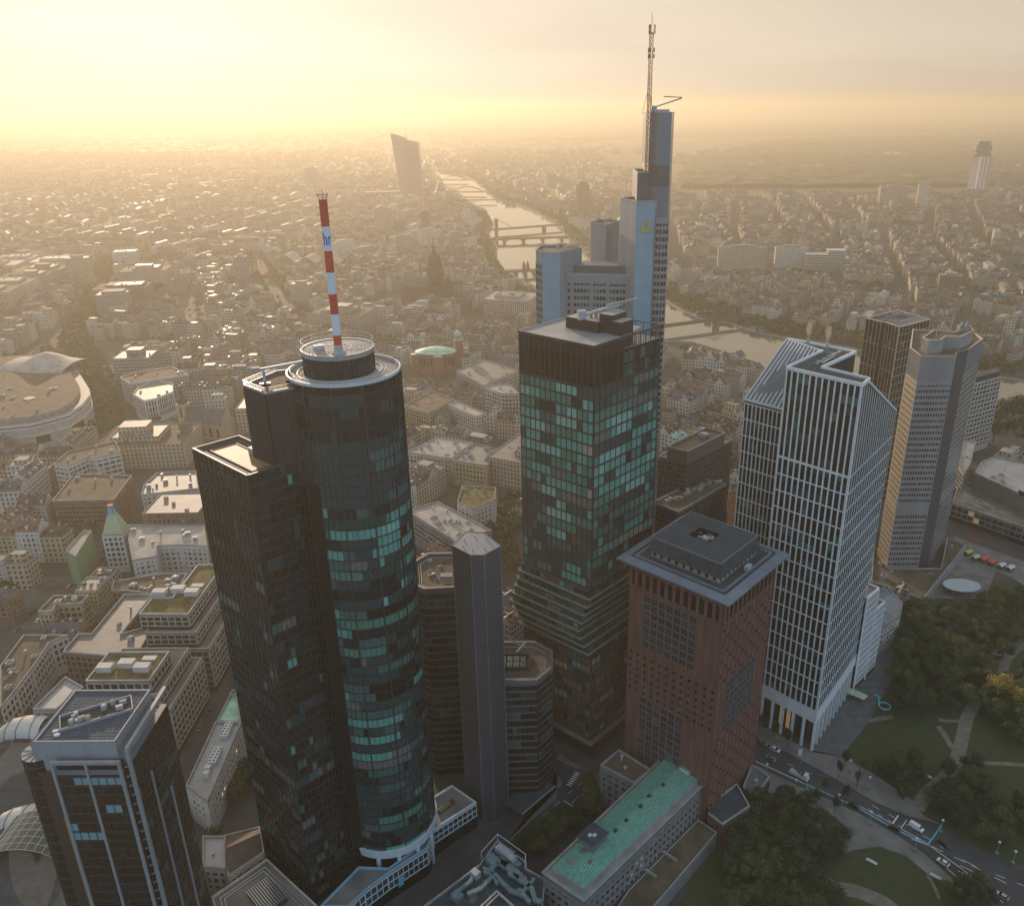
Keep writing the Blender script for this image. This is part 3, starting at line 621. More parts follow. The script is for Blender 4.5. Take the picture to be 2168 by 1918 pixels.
# ---- white gridded tower with slanted tops
def grid_tower():
    LL, X, A, B, R, RB, E = (84.7, 349.2), (105.2, 328.1), (91.5, 314.7), (113.2, 292.4), (144.7, 334.6), (128, 352), (103.1, 357.9)
    X = (100.5, 333.0); N, Sx, D, C = (105.0, 314.6), (112.5, 338.5), (125.6, 336.4), (118.3, 299.6)
    T = thing('gridded_tower', 113, 325, 'white gridded office tower with two slanted roof halves', 'skyscraper'); block_footprint([LL, A, B, R, (150, 345), E])
    hi, lo = 167.5, 143.0; pn = Panes()
    foot = ccw([LL, X, A, B, R, RB, E]); ins = [LL, X, (A[0]+4, A[1]+4), (B[0]+1.5, B[1]+5), (R[0]-4, R[1]+1), RB, E]
    mb = MB(); mb.prism(foot, 15, lo, 'glass_black', False, True); mb.prism(ccw(ins), 0, 15, 'glass_black', False)
    mb.face([(*A, lo), (*B, lo), (*B, hi), (*A, hi)], 'glass_black'); mb.face([(*B, lo), (*R, lo), (*C, hi), (*B, hi)], 'glass_black')
    mb.face([(*X, lo), (*A, lo), (*A, hi), (*Sx, hi)], 'glass_black')
    mb.face([(*LL, lo), (*X, lo), (*Sx, hi), (*E, hi)], 'slate_blue'); mb.face([(*C, hi), (*R, lo), (*RB, lo), (*D, lo), (*N, hi)], 'slate_blue')
    mb.face([(*N, lo), (*D, lo), (*D, hi), (*N, hi)], 'glass_dark'); mb.face([(*LL, lo), (*E, hi), (*E, lo)], 'glass_black'); mb.face([(*RB, lo), (*E, lo), (*E, hi), (*D, hi)], 'glass_black')
    mb.build('tower_body', T)
    mb = MB(); mb.face([(*p, hi) for p in (A, B, C, N)], 'roof_dark'); mb.face([(*p, hi) for p in (A, N, D, E, Sx)], 'roof_dark'); mb.build('roof_deck', T)
    G = 'grid_white'; mb = MB()
    for a, b in ((A, B), (B, C), (C, N), (N, D), (D, E), (Sx, A)): mb.bar((*a, hi+.3), (*b, hi+.3), .9, 1.2, G)
    mb.bar((*E, hi+.3), (*Sx, hi+.3), .5, .6, G); mb.build('roof_edge', T)
    mb = MB(); mb.bar((104, 319, hi+.3), (113, 330, hi+.3), 1.6, .5, 'slate_blue'); mb.bar((107, 320, hi+.5), (116, 331.5, hi+.5), .5, .5, 'alu'); mb.bar((113, 329, hi+1), (118, 334, hi+1.2), .5, .5, 'alu'); mb.build('roof_track', T)
    for k in range(5): mb = MB(); x, y = 106+k*3.2, 322+k*3.6; mb.box((x, y), 1.4, 1.0, hi, hi+.9, 'unit_metal', .9); mb.build('roof_unit', T)
    for (x, y) in ((110, 351), (116, 344)): mb = MB(); mb.tube((x, y, hi), (x, y, hi+2), .7, .7, 'unit_metal', 10); mb.build('flue', T)
    # slanted louvre roof with ribs
    mb = MB(); e3 = lambda p, z: Vector((p[0], p[1], z))
    for i in range(12):
        t = i/11; a = e3(LL, lo).lerp(e3(X, lo), t); b = e3(E, hi).lerp(e3(Sx, hi), t); up = Vector((0, 0, .45)); mb.bar(a+up, b+up, .55, .9, G)
    mb.bar(e3(LL, lo)+Vector((0, 0, .3)), e3(X, lo)+Vector((0, 0, .3)), .7, .9, G); mb.build('roof_ribs', T)
    mb = MB()
    for k in range(34):
        t = .16+.82*k/33; a = e3(LL, lo).lerp(e3(E, hi), t); b = e3(X, lo).lerp(e3(Sx, hi), t); mb.bar(a+Vector((0, 0, .3)), b+Vector((0, 0, .3)), .28, .22, 'alu')
    mb.build('roof_louvres', T)
    fr = MB(); nz = 16; zb = 21.0; ht = 131.0
    dk = runs(30, 40, lambda j: (('glass_black', 5), ('glass_dark', 5), ('glass_mid', 1.6), ('blind_dull', .6), ('glass_blue', .5)), .3)
    facade(fr, None, A, B, zb, ht, 12, nz-1, .66, .5, .25, G, None); facade(fr, None, A, B, ht, hi, 12, 1, .66, .5, .25, G, None)
    facade(None, pn, A, B, zb, hi-1, 12, 38, .62, .45, .5, G, dk)
    facade(fr, None, LL, X, zb, lo-1, 11, 16, .5, .45, .25, G, None); facade(None, pn, LL, X, zb, lo-1, 11, 34, .55, .45, .5, G, dk)
    # right face under its falling edge
    u = Vector((R[0]-B[0], R[1]-B[1])); Lr = u.length; n_ = 17; nn = Vector((u.y, -u.x)).normalized()
    topz = lambda t: hi-max(0, (t-.12)/.88)*(hi-lo)
    for i in range(n_+1):
        t = i/n_; p = Vector(B)+u*t+nn*.12; w_ = .34 if i else 1.3; fr.bar((*p, 15), (*p, topz(t)), w_, .22, G, up=(*nn, 0))
    for j in range(16):
        z = zb+(ht-zb)/15*j; p = Vector(B)+nn*.1; q = Vector(R)+nn*.1; fr.bar((*p, z), (*q, z), .18, .42, G)
    pC = Vector(B)+u*.12+nn*.3; pR = Vector(R)+nn*.3; fr.bar((*pC, hi), (*pR, lo), .7, .8, G)
    for i in range(n_):
        for j in range(34):
            z = zb+j*3.87*(1.0); z2 = z+3.4; t1 = (i+1)/n_
            if z2 > topz(t1): continue
            a = Vector(B)+u*((i+.08)/n_)+nn*.05; b = Vector(B)+u*((i+.92)/n_)+nn*.05; pn.add([(*a, z), (*b, z), (*b, z2), (*a, z2)], dk(i, j))
    # band of mesh and tall columns at the foot
    mb = MB()
    for a, b in ((LL, X), (X, A), (A, B), (B, R)):
        a, b = Vector(a), Vector(b); w_ = (b-a).normalized(); n2 = Vector((w_.y, -w_.x))*.3
        mb.face([(*(a+n2), 15), (*(b+n2), 15), (*(b+n2), 21), (*(a+n2), 21)], G)
    mb.build('mesh_band', T)
    for a, b, k in ((A, B, 6), (B, R, 10), (LL, X, 5)):
        for i in range(k+1):
            if i == 0 and a == B: continue
            x, y = a[0]+(b[0]-a[0])*i/k, a[1]+(b[1]-a[1])*i/k; mb = MB(); mb.bar((x, y, 0), (x, y, 15.4), 1.0, 1.0, G, up=(b[0]-a[0], b[1]-a[1], 0)); mb.build('column', T)
    fr.build('facade_grid', T); pn.flush(T)
    mb = MB(); i_ = ccw(ins)
    for k in range(8): 
        t = (k+.2)/8; a = [ins[2][s]+(ins[3][s]-ins[2][s])*t for s in (0, 1)]; b = [ins[2][s]+(ins[3][s]-ins[2][s])*(t+.07) for s in (0, 1)]
        m = 'lamp_dim' if k in (3, 4) else 'glass_mid'
        mb.face([(a[0]-.06, a[1]-.06, .5), (b[0]-.06, b[1]-.06, .5), (b[0]-.06, b[1]-.06, 12), (a[0]-.06, a[1]-.06, 12)], m)
    mb.build('lobby_glazing', T)
mat('lamp_dim', (.5, .32, .15), .5, emit=(1, .6, .3), estr=.12)
grid_tower()
def annex():
    A, B = (144.9, 333.0), (160.5, 349.0); n = Vector((B[1]-A[1], A[0]-B[0])).normalized(); back = (-10, 11)
    T = thing('gridded_annex', 150, 347, 'low white gridded block built against the right foot of the gridded tower', 'office block')
    for (t0, t1, z, nz) in ((0, .55, 52, 13), (.55, 1, 40, 10)):
        a = (A[0]+(B[0]-A[0])*t0+n.x*0, A[1]+(B[1]-A[1])*t0); b = (A[0]+(B[0]-A[0])*t1, A[1]+(B[1]-A[1])*t1); poly = ccw([a, b, (b[0]+back[0], b[1]+back[1]), (a[0]+back[0], a[1]+back[1])])
        mb = MB(); mb.prism(poly, 0, z-.5, 'glass_black', 'roof_flat'); parapet(mb, poly, z-.5, .9, .4, 'grid_white', .1); mb.build('block', T)
        fr = MB(); pn = Panes(); k = 7 if t0 == 0 else 5
        facade(fr, pn, a, b, 3, z, k, nz, .55, .8, .4, 'grid_white', pick(('glass_black', 4), ('glass_dark', 3), ('glass_mid', 1))); fr.bar((*a, 0), (*a, z), .9, .9, 'grid_white', up=(1, 0, 0)); fr.build('facade_grid', T); pn.flush(T, cap=60)
annex()
# ---- silver tower
def silver_tower():
    z = 137.0; pts = [vF(*p) for p in ((372, 280), (440, 330), (655, 328), (660, 308), (728, 290), (820, 222), (770, 190))]; poly = [P(*p, z) for p in pts]; poly = ccw(poly+[(poly[0][0]+18, poly[0][1]+42)])
    i0 = 0; L, F, R, N1, M_, K = [P(*p, z) for p in pts[:6]]
    T = thing('silver_tower', *centroid(poly), 'silver clad octagonal tower with its left side glowing warm in the sun', 'skyscraper'); block_footprint(rect(226, 468, 90, 95))
    mb = MB(); mb.prism(poly, 0, z-1, 'silver_clad', 'roof_brown'); parapet(mb, poly, z-1, 1, .5, 'silver_sun_tone'); mb.build('tower_body', T)
    pn = Panes(); fr = MB(); gz = pick(('glass_black', 3), ('glass_dark', 3), ('glass_mid', 2.5), ('blind_dull', .8))
    z1 = z-15
    facade(fr, pn, F, R, 4, z1, 13, 34, .45, 1.7, .08, 'silver_clad', lambda i, j: None if j in (11, 12) else gz(), vdepth=.16)
    facade(fr, pn, M_, K, 4, z1, 13, 34, .45, 1.7, .08, 'silver_clad', lambda i, j: None if j in (11, 12) else gz())
    facade(fr, pn, L, F, 4, z1, 9, 34, .6, 1.6, .08, 'silver_sun_tone', lambda i, j: None if j in (11, 12) else 'glass_mid', vdepth=.22)
    for a, b, k in ((L, F, 8), (F, R, 16), (M_, K, 16)): facade(fr, None, a, b, z1, z, k, 1, .3, .3, .3, 'silver_clad', None)
    mb = MB(); 
    for a, b in ((R, N1), (N1, M_)):
        n = Vector((b[1]-a[1], a[0]-b[0])).normalized()*.15; mb.face([(a[0]+n.x, a[1]+n.y, 0), (b[0]+n.x, b[1]+n.y, 0), (b[0]+n.x, b[1]+n.y, z), (a[0]+n.x, a[1]+n.y, z)], 'hex_clad')
    mb.build('blank_recess', T); fr.build('facade_grid', T); pn.flush(T)
    rp = [P(*vF(*p), z+6) for p in ((445, 225), (485, 240), (560, 238), (590, 215), (680, 220), (762, 180), (745, 160), (640, 190), (520, 175))]
    mb = MB(); mb.prism(ccw(rp), z-1, z+6, 'concrete', 'roof_brown'); parapet(mb, ccw(rp), z+6, .8, .5, 'silver_sun_tone'); mb.build('plant_room', T)
    x, y = P(*vF(700, 170), z+6); mb = MB(); mb.lathe((x, y), [(3.6, z+6), (3.6, z+8.2), (3.0, z+8.2), (3.0, z+7.2), (0, z+7.2)], 'concrete', 16); mb.build('roof_tank', T)
    for k in range(7): mb = MB(); mb.box((x-3+k, y-1.5+(k % 3)*1.3), .7, .7, z+7, z+9+(k % 3)*.6, 'unit_metal'); mb.build('roof_unit', T)
    mb = MB(); x, y = P(*vF(530, 215), z+6); mb.tube((x, y, z+6), (x, y, z+13), .25, .15, 'unit_metal', 6); mb.build('aerial', T)
silver_tower()
def bronze_tower():
    z = 128.0; q = [P(*vF(*p), z) for p in ((100, 98), (195, 120), (225, 125), (305, 152), (492, 105), (420, 85), (360, 70), (300, 48))]; poly = ccw(q)
    T = thing('framed_tower', *centroid(poly), 'dark twin slab tower with thin pale frame lines behind the silver tower', 'skyscraper'); block_footprint(rect(235, 555, 70, 70))
    mb = MB(); mb.prism(poly, 0, z-.5, 'glass_dark', 'roof_dark'); parapet(mb, poly, z-.5, .8, .45, 'silver_sun_tone', .1); mb.build('tower_body', T)
    fr = MB(); pn = Panes(); gz = runs(12, 34, lambda j: (('glass_black', 5), ('glass_dark', 4), ('glass_mid', 1), ('blind_cream', .35 if j > 26 else .05)), .5)
    for a, b, k, h in ((q[0], q[1], 4, 8), (q[2], q[3], 4, 8), (q[3], q[4], 9, 22)):
        facade(fr, None, a, b, 3, z, k, h, .28, .3, .35, 'silver_sun_tone', None); facade(None, pn, a, b, 3, z, k*2, 34, .3, .9, .3, 'alu', gz)
    fr.build('facade_grid', T); pn.flush(T)
    mb = MB()
    for k in range(1, 12):
        t = k/12
        for (a, b, c, d) in ((q[3], q[4], q[2], q[5]), ):
            p = (a[0]+(c[0]-a[0])*t, a[1]+(c[1]-a[1])*t); r_ = (b[0]+(d[0]-b[0])*t, b[1]+(d[1]-b[1])*t); mb.bar((*p, z+.1), (*r_, z+.1), .15, .3, 'alu')
    mb.build('roof_slats', T); roof_units(T, poly, z, 6, 5)
bronze_tower()
def river_block():
    z = 64.0; A, B = P(*vF(770, 480), z), P(*vF(940, 435), z); L = P(*vF(745, 445), z); C = (B[0]+L[0]-A[0], B[1]+L[1]-A[1]); poly = ccw([A, B, C, L])
    T = thing('riverside_block', *centroid(poly), 'pale high block with a dark roof storey beside the river at the right', 'tower block'); block_footprint(rect(*centroid(poly), 60, 60))
    mb = MB(); mb.prism(poly, 0, z-3, 'stone', 'roof_flat'); mb.prism(inset(poly, 1.5), z-3, z+1, 'dark_metal', 'roof_dark'); mb.build('tower_body', T)
    fr = MB(); pn = Panes(); gz = pick(('glass_black', 4), ('glass_blue', 3), ('glass_mid', 1)); facade(fr, pn, A, B, 4, z-3, 8, 15, 1.0, 1.3, .35, 'stone', gz); facade(fr, pn, L, A, 4, z-3, 4, 15, 1.6, 1.6, .35, 'stone', gz); fr.build('facade_grid', T); pn.flush(T)
river_block()
# ---- three part tower group with the plain six sided shaft
def hex_group():
    block_footprint(rect(-28, 280, 70, 45))
    Hx = [(-35, 261.5), (-27.8, 254.4), (-23.3, 254.4), (-18, 260.7), (-25, 271), (-31.2, 271.7)]; z = 120.0
    T = thing('shaft_tower', *centroid(Hx), 'windowless dark grey six sided shaft between two office wings', 'tower')
    mb = MB(); mb.prism(Hx, 0, z, 'hex_clad', 'slate_blue')
    for k in range(6): mb.bar((*Hx[k], 0), (*Hx[k], z), .25, .25, 'slate_blue', up=(1, 0, 0)); mb.bar((*Hx[k], z), (*Hx[(k+1) % 6], z), .3, .25, 'slate_blue')
    for k in range(3):
        a, b = Hx[k], Hx[k+1]; u = Vector((b[0]-a[0], b[1]-a[1])); n = Vector((u.y, -u.x)).normalized()*.02
        for j in range(1, 32): zz = j*3.75; mb.bar((a[0]+n.x, a[1]+n.y, zz), (b[0]+n.x, b[1]+n.y, zz), .06, .09, 'dark_metal')
    mb.build('shaft', T)
    for k in range(7): mb = MB(); a = k*.9; x, y = -26.5+5*math.cos(a), 262.5+5*math.sin(a); mb.lathe((x, y), [(.18, z), (.18, z+.5), (.35, z+.5), (0, z+.8)], 'unit_metal', 8); mb.build('roof_vent', T)
    wings = ((91.0, [(-53.6, 287), (-53.2, 282.9), (-49.2, 279.8), (-35, 281.2), (-33, 308), (-51.2, 307.8), (-56.2, 300.8)], 'left dark bronze framed wing of the three part tower group with a brown roof terrace', 25),
             (59.0, [(-22.4, 265.0), (-6.1, 265.7), (-.2, 273.6), (-.3, 284.2), (-7.1, 290.7), (-24, 290.8)], 'lower right wing of the three part tower group with clipped corners and rooftop fans', 16))
    for wi, (z, poly, lab, nz) in enumerate(wings):
        T = thing('office_wing', *centroid(poly), lab, 'office tower'); pn = Panes(); fr = MB()
        mb = MB(); mb.prism(poly, 0, z-1, 'glass_black', 'roof_brown'); mb.build('tower_body', T)
        mb = MB(); parapet(mb, poly, z-1.4, 1.8, .7, 'granite_grey', .4); parapet(mb, inset(poly, 1.5), z-1, .3, .2, 'alu'); parapet(mb, inset(poly, 2.4), z-1, .3, .2, 'alu'); mb.build('parapet', T)
        gz = runs(40, nz, lambda j: (('glass_black', 5), ('glass_dark', 4), ('glass_mid', 1), ('blind_teal', .9 if j in (10, 14, 20) else .05), ('blind_dull', .4)), .55)
        for k in range(len(poly)):
            a, b = poly[k], poly[(k+1) % len(poly)]; n = Vector((b[1]-a[1], a[0]-b[0])).normalized(); Lk = math.hypot(b[0]-a[0], b[1]-a[1])
            if n.dot(Vector((-a[0], -a[1])).normalized()) < -.2: continue
            facade(fr, pn, a, b, 3, z-1.5, max(2, round(Lk/1.65)), nz, .22, .85, .25, 'bronze', gz, vdepth=.4, mh='granite_grey')
        fr.build('facade_grid', T); pn.flush(T)
        seg_rail(T, [tuple(p) for p in inset(poly, .9)], z-.9, 1.2, closed=True)
        if wi == 0:
            mb = MB(); mb.box((-41.5, 288.5), 4.6, 3, z-.2, z+1.3, 'roof_light', .05); mb.build('roof_hatch', T)
            roof_units(T, poly, z-1, 5, 12, smax=1.6, hmax=1)
        else:
            mb = MB(); parapet(mb, rect(-15.5, 277.5, 13, 9), z-1, 1.8, .3, 'dark_metal'); mb.build('fan_enclosure', T)
            for k in range(8): mb = MB(); x, y = -19.5+(k % 4)*2.6, 275.3+(k//4)*4; mb.box((x, y), 1.7, 2.0, z-1, z+.6, 'unit_metal'); mb.box((x, y), 1.3, 1.6, z+.6, z+.75, 'dark_metal'); mb.build('cooling_fan', T)
            mb = MB(); mb.bar((-14.5, 284.5, z-.5), (-11.2, 288.8, z+1), .7, .7, 'unit_metal'); mb.bar((-13, 286.5, z+1), (-20, 289.8, z+4.6), .5, .5, 'alu'); mb.build('cleaning_crane', T)
    mb = MB(); mb.prism([(-19.5, 258.8), (-12.5, 253.6), (.8, 268.4), (-2.6, 271), (-8, 264.6), (-17, 264)], 3.6, 4.2, 'dark_metal', 'roof_dark', True); mb.bar((-12.5, 253.6, 4.2), (.8, 268.4, 4.2), .35, .4, 'unit_metal')
    for x, y in ((-17.5, 260), (-12, 256), (-2, 267)): mb.tube((x, y, 0), (x, y, 3.7), .2, .2, 'dark_metal', 8)
    o = mb.build('entrance_canopy'); tag(o, 'flat dark canopy over the pavement at the foot of the lower right wing', 'canopy')
hex_group()
# ---- tallest tower: three cored office tower with lattice mast
def cored_tower():
    T = thing('cored_tower', 25, 430, 'tallest pale blue office tower of the group with stepped cores, seen behind the black tower', 'skyscraper'); block_footprint(rect(26, 440, 75, 60)); pn = Panes()
    def blk(poly, z0, z1, ms, mt, nm, cap=None):
        mb = MB(); poly = ccw(poly); mb.prism(poly, z0, z1, ms, mt)
        if cap: parapet(mb, poly, z1, .8, .4, cap, .1)
        return mb.build(nm, T)
    def joints(a, b, z0, z1, nx, dz, m='slate_blue', w=.1):
        mb = MB(); a = Vector(a); b = Vector(b); u = (b-a).normalized(); n = Vector((u.y, -u.x))*.04
        for i in range(nx+1): p = a.lerp(b, i/nx)+n; mb.bar((*p, z0), (*p, z1), w, .1, m, up=(n.x, n.y, 0))
        z = z0
        while z < z1: mb.bar((*(a+n), z), (*(b+n), z), .1, w, m); z += dz
        mb.build('panel_joints', T)
    lc = [(-7, 429), (-3.7, 423), (5.1, 421), (16.2, 435.5), (10, 447), (-5, 443)]; blk(lc, 0, 195, 'pale_clad', 'roof_brown', 'left_core', 'pale_clad')
    mb = MB(); 
    def skin(a, b, z0, z1, m, d=.12):
        u = Vector((b[0]-a[0], b[1]-a[1])).normalized(); n = Vector((u.y, -u.x))*d; mb.face([(a[0]+n.x, a[1]+n.y, z0), (b[0]+n.x, b[1]+n.y, z0), (b[0]+n.x, b[1]+n.y, z1), (a[0]+n.x, a[1]+n.y, z1)], m)
    m2, m3, m1 = (41.3, 415.0), (50.6, 418.7), (35.1, 432.6); cB, cC, cA, cD = (47.8, 426.0), (56.6, 418.4), (47, 452), (62, 449)
    skin(lc[1], lc[2], 0, 194, 'blue_tile'); skin(m2, m3, 0, 218.5, 'blue_tile'); mb.build('blue_cladding', T)
    blk([m2, m3, (56, 425), (50, 442), m1], 0, 219.5, 'pale_clad', 'rust', 'right_core', 'pale_clad')
    blk([(42.4, 425.6), (48.2, 425.2), (52, 430), (50, 446), (42, 446)], 219, 232, 'granite_grey', 'roof_brown', 'middle_core', 'pale_clad')
    blk([cB, (52, 420.6), cC, cD, cA], 0, 258.3, 'tall_blue', 'roof_metal', 'tall_core', 'tall_blue')
    joints(lc[1], lc[2], 0, 194, 4, 9, 'slate_blue'); joints(m2, m3, 0, 218, 4, 9); joints(cB, cC, 190, 258, 8, 34, 'slate_blue', .12); joints((52, 420.6), cC, 219, 258, 6, 13, 'slate_blue', .12); joints(lc[2], lc[3], 120, 194, 8, 4, 'pale_clad', .12)
    # dark upper storeys on the tall core
    mb = MB()
    for (a, b) in ((cA, cB), (cB, (52, 420.6)), ((52, 420.6), cC)): skin(a, b, 226, 236, 'granite_grey', .06)
    mb.build('dark_band', T)
    blk([(21.8, 458), (28.8, 443), (37.2, 461), (30, 470)], 0, 205, 'pale_clad', 'roof_brown', 'rear_core', 'pale_clad')
    # gallery wing between cores
    wl, wr = (5.5, 426.0), (41.0, 419.8); blk([wl, wr, (44, 440), (10, 446)], 0, 184, 'grey_stone', 'roof_metal', 'office_wing')
    mb = MB(); mb.prism(ccw([(7.5, 430), (38.5, 425), (42, 438), (12, 443)]), 184, 188, 'granite_grey', 'slate_blue'); parapet(mb, ccw([wl, wr, (44, 440), (10, 446)]), 184, .8, .5, 'pale_clad'); mb.build('wing_roof', T)
    fr = MB(); g = lambda i, j: None if i in (0, 3, 9, 14, 20) else (None if rng.random() < .02 else ['glass_black', 'glass_dark', 'glass_mid', 'blind_dull', 'glass_black'][int(rng.integers(5))])
    facade(fr, pn, wl, wr, 102, 181.5, 22, 22, .35, 1.7, .25, 'grey_stone', g)
    facade(fr, pn, (-7, 429), (-3.7, 423), 100, 190, 4, 25, .3, 1.2, .2, 'grey_stone', pick(('glass_dark', 3), ('glass_mid', 2), ('blind_dull', 1)))
    facade(fr, pn, m3, (56.4, 424), 100, 205, 3, 28, .3, 1.5, .2, 'grey_stone', pick(('glass_dark', 3), ('glass_mid', 2)))
    facade(fr, pn, cC, (cC[0]+1.5, cC[1]+12), 100, 250, 3, 40, .3, 1.5, .2, 'grey_stone', pick(('glass_dark', 3), ('glass_mid', 2)))
    # glazed bay below the emblem side
    cols = MB(); cb = [(51.2, 418.4), (54.2, 416.9), (57.4, 418.0)]
    mbb = MB(); mbb.prism([cb[0], cb[1], cb[2], (57.4, 421), (51.2, 421)], 100, 212, 'grey_stone', 'roof_metal'); mbb.build('rounded_bay', T)
    facade(fr, pn, cb[0], cb[1], 100, 211, 2, 31, .25, 1.5, .15, 'grey_stone', pick(('glass_dark', 4), ('glass_mid', 2), ('blind_dull', .6))); facade(fr, pn, cb[1], cb[2], 100, 211, 2, 31, .25, 1.5, .15, 'grey_stone', pick(('glass_dark', 4), ('glass_mid', 2)))
    fr.build('facade_bands', T); pn.flush(T)
    # emblem: looped triangular ribbon
    u = (Vector(m3)-Vector(m2)).normalized(); n = Vector((u.y, -u.x)); c = Vector(m2).lerp(Vector(m3), .52)+n*.35; zc = Q and 208.2
    mb = MB(); 
    def ep(a, b): p = c+u*a; return (p.x, p.y, zc+b)
    tri = [(0, 3.1), (1.0, 2.7), (2.9, -1.2), (2.5, -2.3), (-2.5, -2.3), (-2.9, -1.2), (-1.0, 2.7)]; inn = [(0, 1.7), (.3, 1.5), (1.55, -.9), (1.4, -1.1), (-1.4, -1.1), (-1.55, -.9), (-.3, 1.5)]
    for k in range(7):
        j = (k+1) % 7; mb.face([ep(*tri[j]), ep(*tri[k]), ep(*inn[k]), ep(*inn[j])], 'gold_emblem')
    for k in range(7):
        j = (k+1) % 7; a, b = ep(*tri[k]), ep(*tri[j]); mb.bar(a, b, .3, .3, 'gold_emblem')
    mb.build('emblem', T)
    # roof plant and crane arm on the tall core
    mb = MB(); mb.box((53, 430), 7, 9, 258.3, 260.4, 'unit_metal'); mb.build('plant_room', T)
    mb = MB(); x, y = 49.5, 428; mb.box((x, y), 2.5, 2.2, 258.5, 262, 'unit_metal'); mb.bar((x+.5, y, 261.5), (x+13, y+2, 265.2), .5, .6, 'unit_metal'); mb.bar((x+13.2, y+2, 265.5), (x+4.5, y+2, 266), .35, .4, 'rust'); mb.build('cleaning_crane', T)
    for (x, y, z) in ((8, 433, 195.8), (10, 436, 195.8), (4, 430, 195.8), (29, 455, 205.8), (32, 459, 205.8), (26, 458, 205.8)): mb = MB(); mb.box((x, y), 1.6, 1.2, z, z+1.5, 'unit_metal', .5); mb.tube((x, y, z+1.5), (x+.3, y, z+5), .09, .05, 'dark_metal', 5); mb.build('roof_unit', T)
    seg_rail(T, [lc[0], lc[1], lc[2], lc[3]], 195.8, 1.3); mb = MB(); mb.bar((6, 428, 196.5), (15, 437, 197.6), .5, .6, 'alu'); mb.build('roof_gantry', T)
    # lattice mast
    top = None; mx, my = 46.6, 424.5
    lo_, hi_ = 200, 420
    for _ in range(40):
        md = (lo_+hi_)/2
        if Q(mx, my, md)[1] > 27: lo_ = md
        else: hi_ = md
    top = lo_
    M = thing('lattice_mast', mx, my, 'thin rusty lattice mast rising from the tallest tower', 'antenna mast'); M.location.z = 232; ORG[M.name] = Vector((mx, my, 232))
    mb = MB(); r = 1.0
    def leg(k, z): rr = r if z < top-8 else r*.5; a = 2*PI*k/3+.3; return (mx+rr*math.cos(a), my+rr*math.sin(a), z)
    def sect(z0, z1, nm, w=.17):
        mb = MB(); z = z0; st = 2.4
        while z < z1-.1:
            zn = min(z1, z+st)
            for k in range(3):
                mb.bar(leg(k, z), leg(k, zn), w, w, 'rust'); mb.bar(leg(k, z), leg((k+1) % 3, zn), w*.6, w*.6, 'rust'); mb.bar(leg(k, zn), leg((k+1) % 3, zn), w*.6, w*.6, 'rust')
            z = zn
        mb.build(nm, M)
    sect(232, 256, 'mast_section', .3); sect(256, 275, 'mast_section', .3); sect(275, top-8, 'mast_section', .26)
    mb = MB(); mb.bar((mx, my, top-8), (mx, my, top), .22, .22, 'gold_emblem', up=(1, 0, 0)); mb.bar((mx+1.2, my, top-10), (mx, my, top), .15, .15, 'gold_emblem'); mb.build('mast_tip', M)
    mb = MB()
    for k in range(3):
        a = 2*PI*k/3+.9; mb.bar((mx+3.0*math.cos(a), my+3.0*math.sin(a), 258.5), leg(k, 268), .2, .2, 'rust')
    mb.build('strut', M)
    for zz in (282, 284.5, 292, 294): 
        for k in range(3): mb = MB(); a = 2*PI*k/3; mb.box((mx+1.5*math.cos(a), my+1.5*math.sin(a)), .6, .5, zz, zz+1.8, 'rust', a); mb.build('panel_aerial', M)
cored_tower()
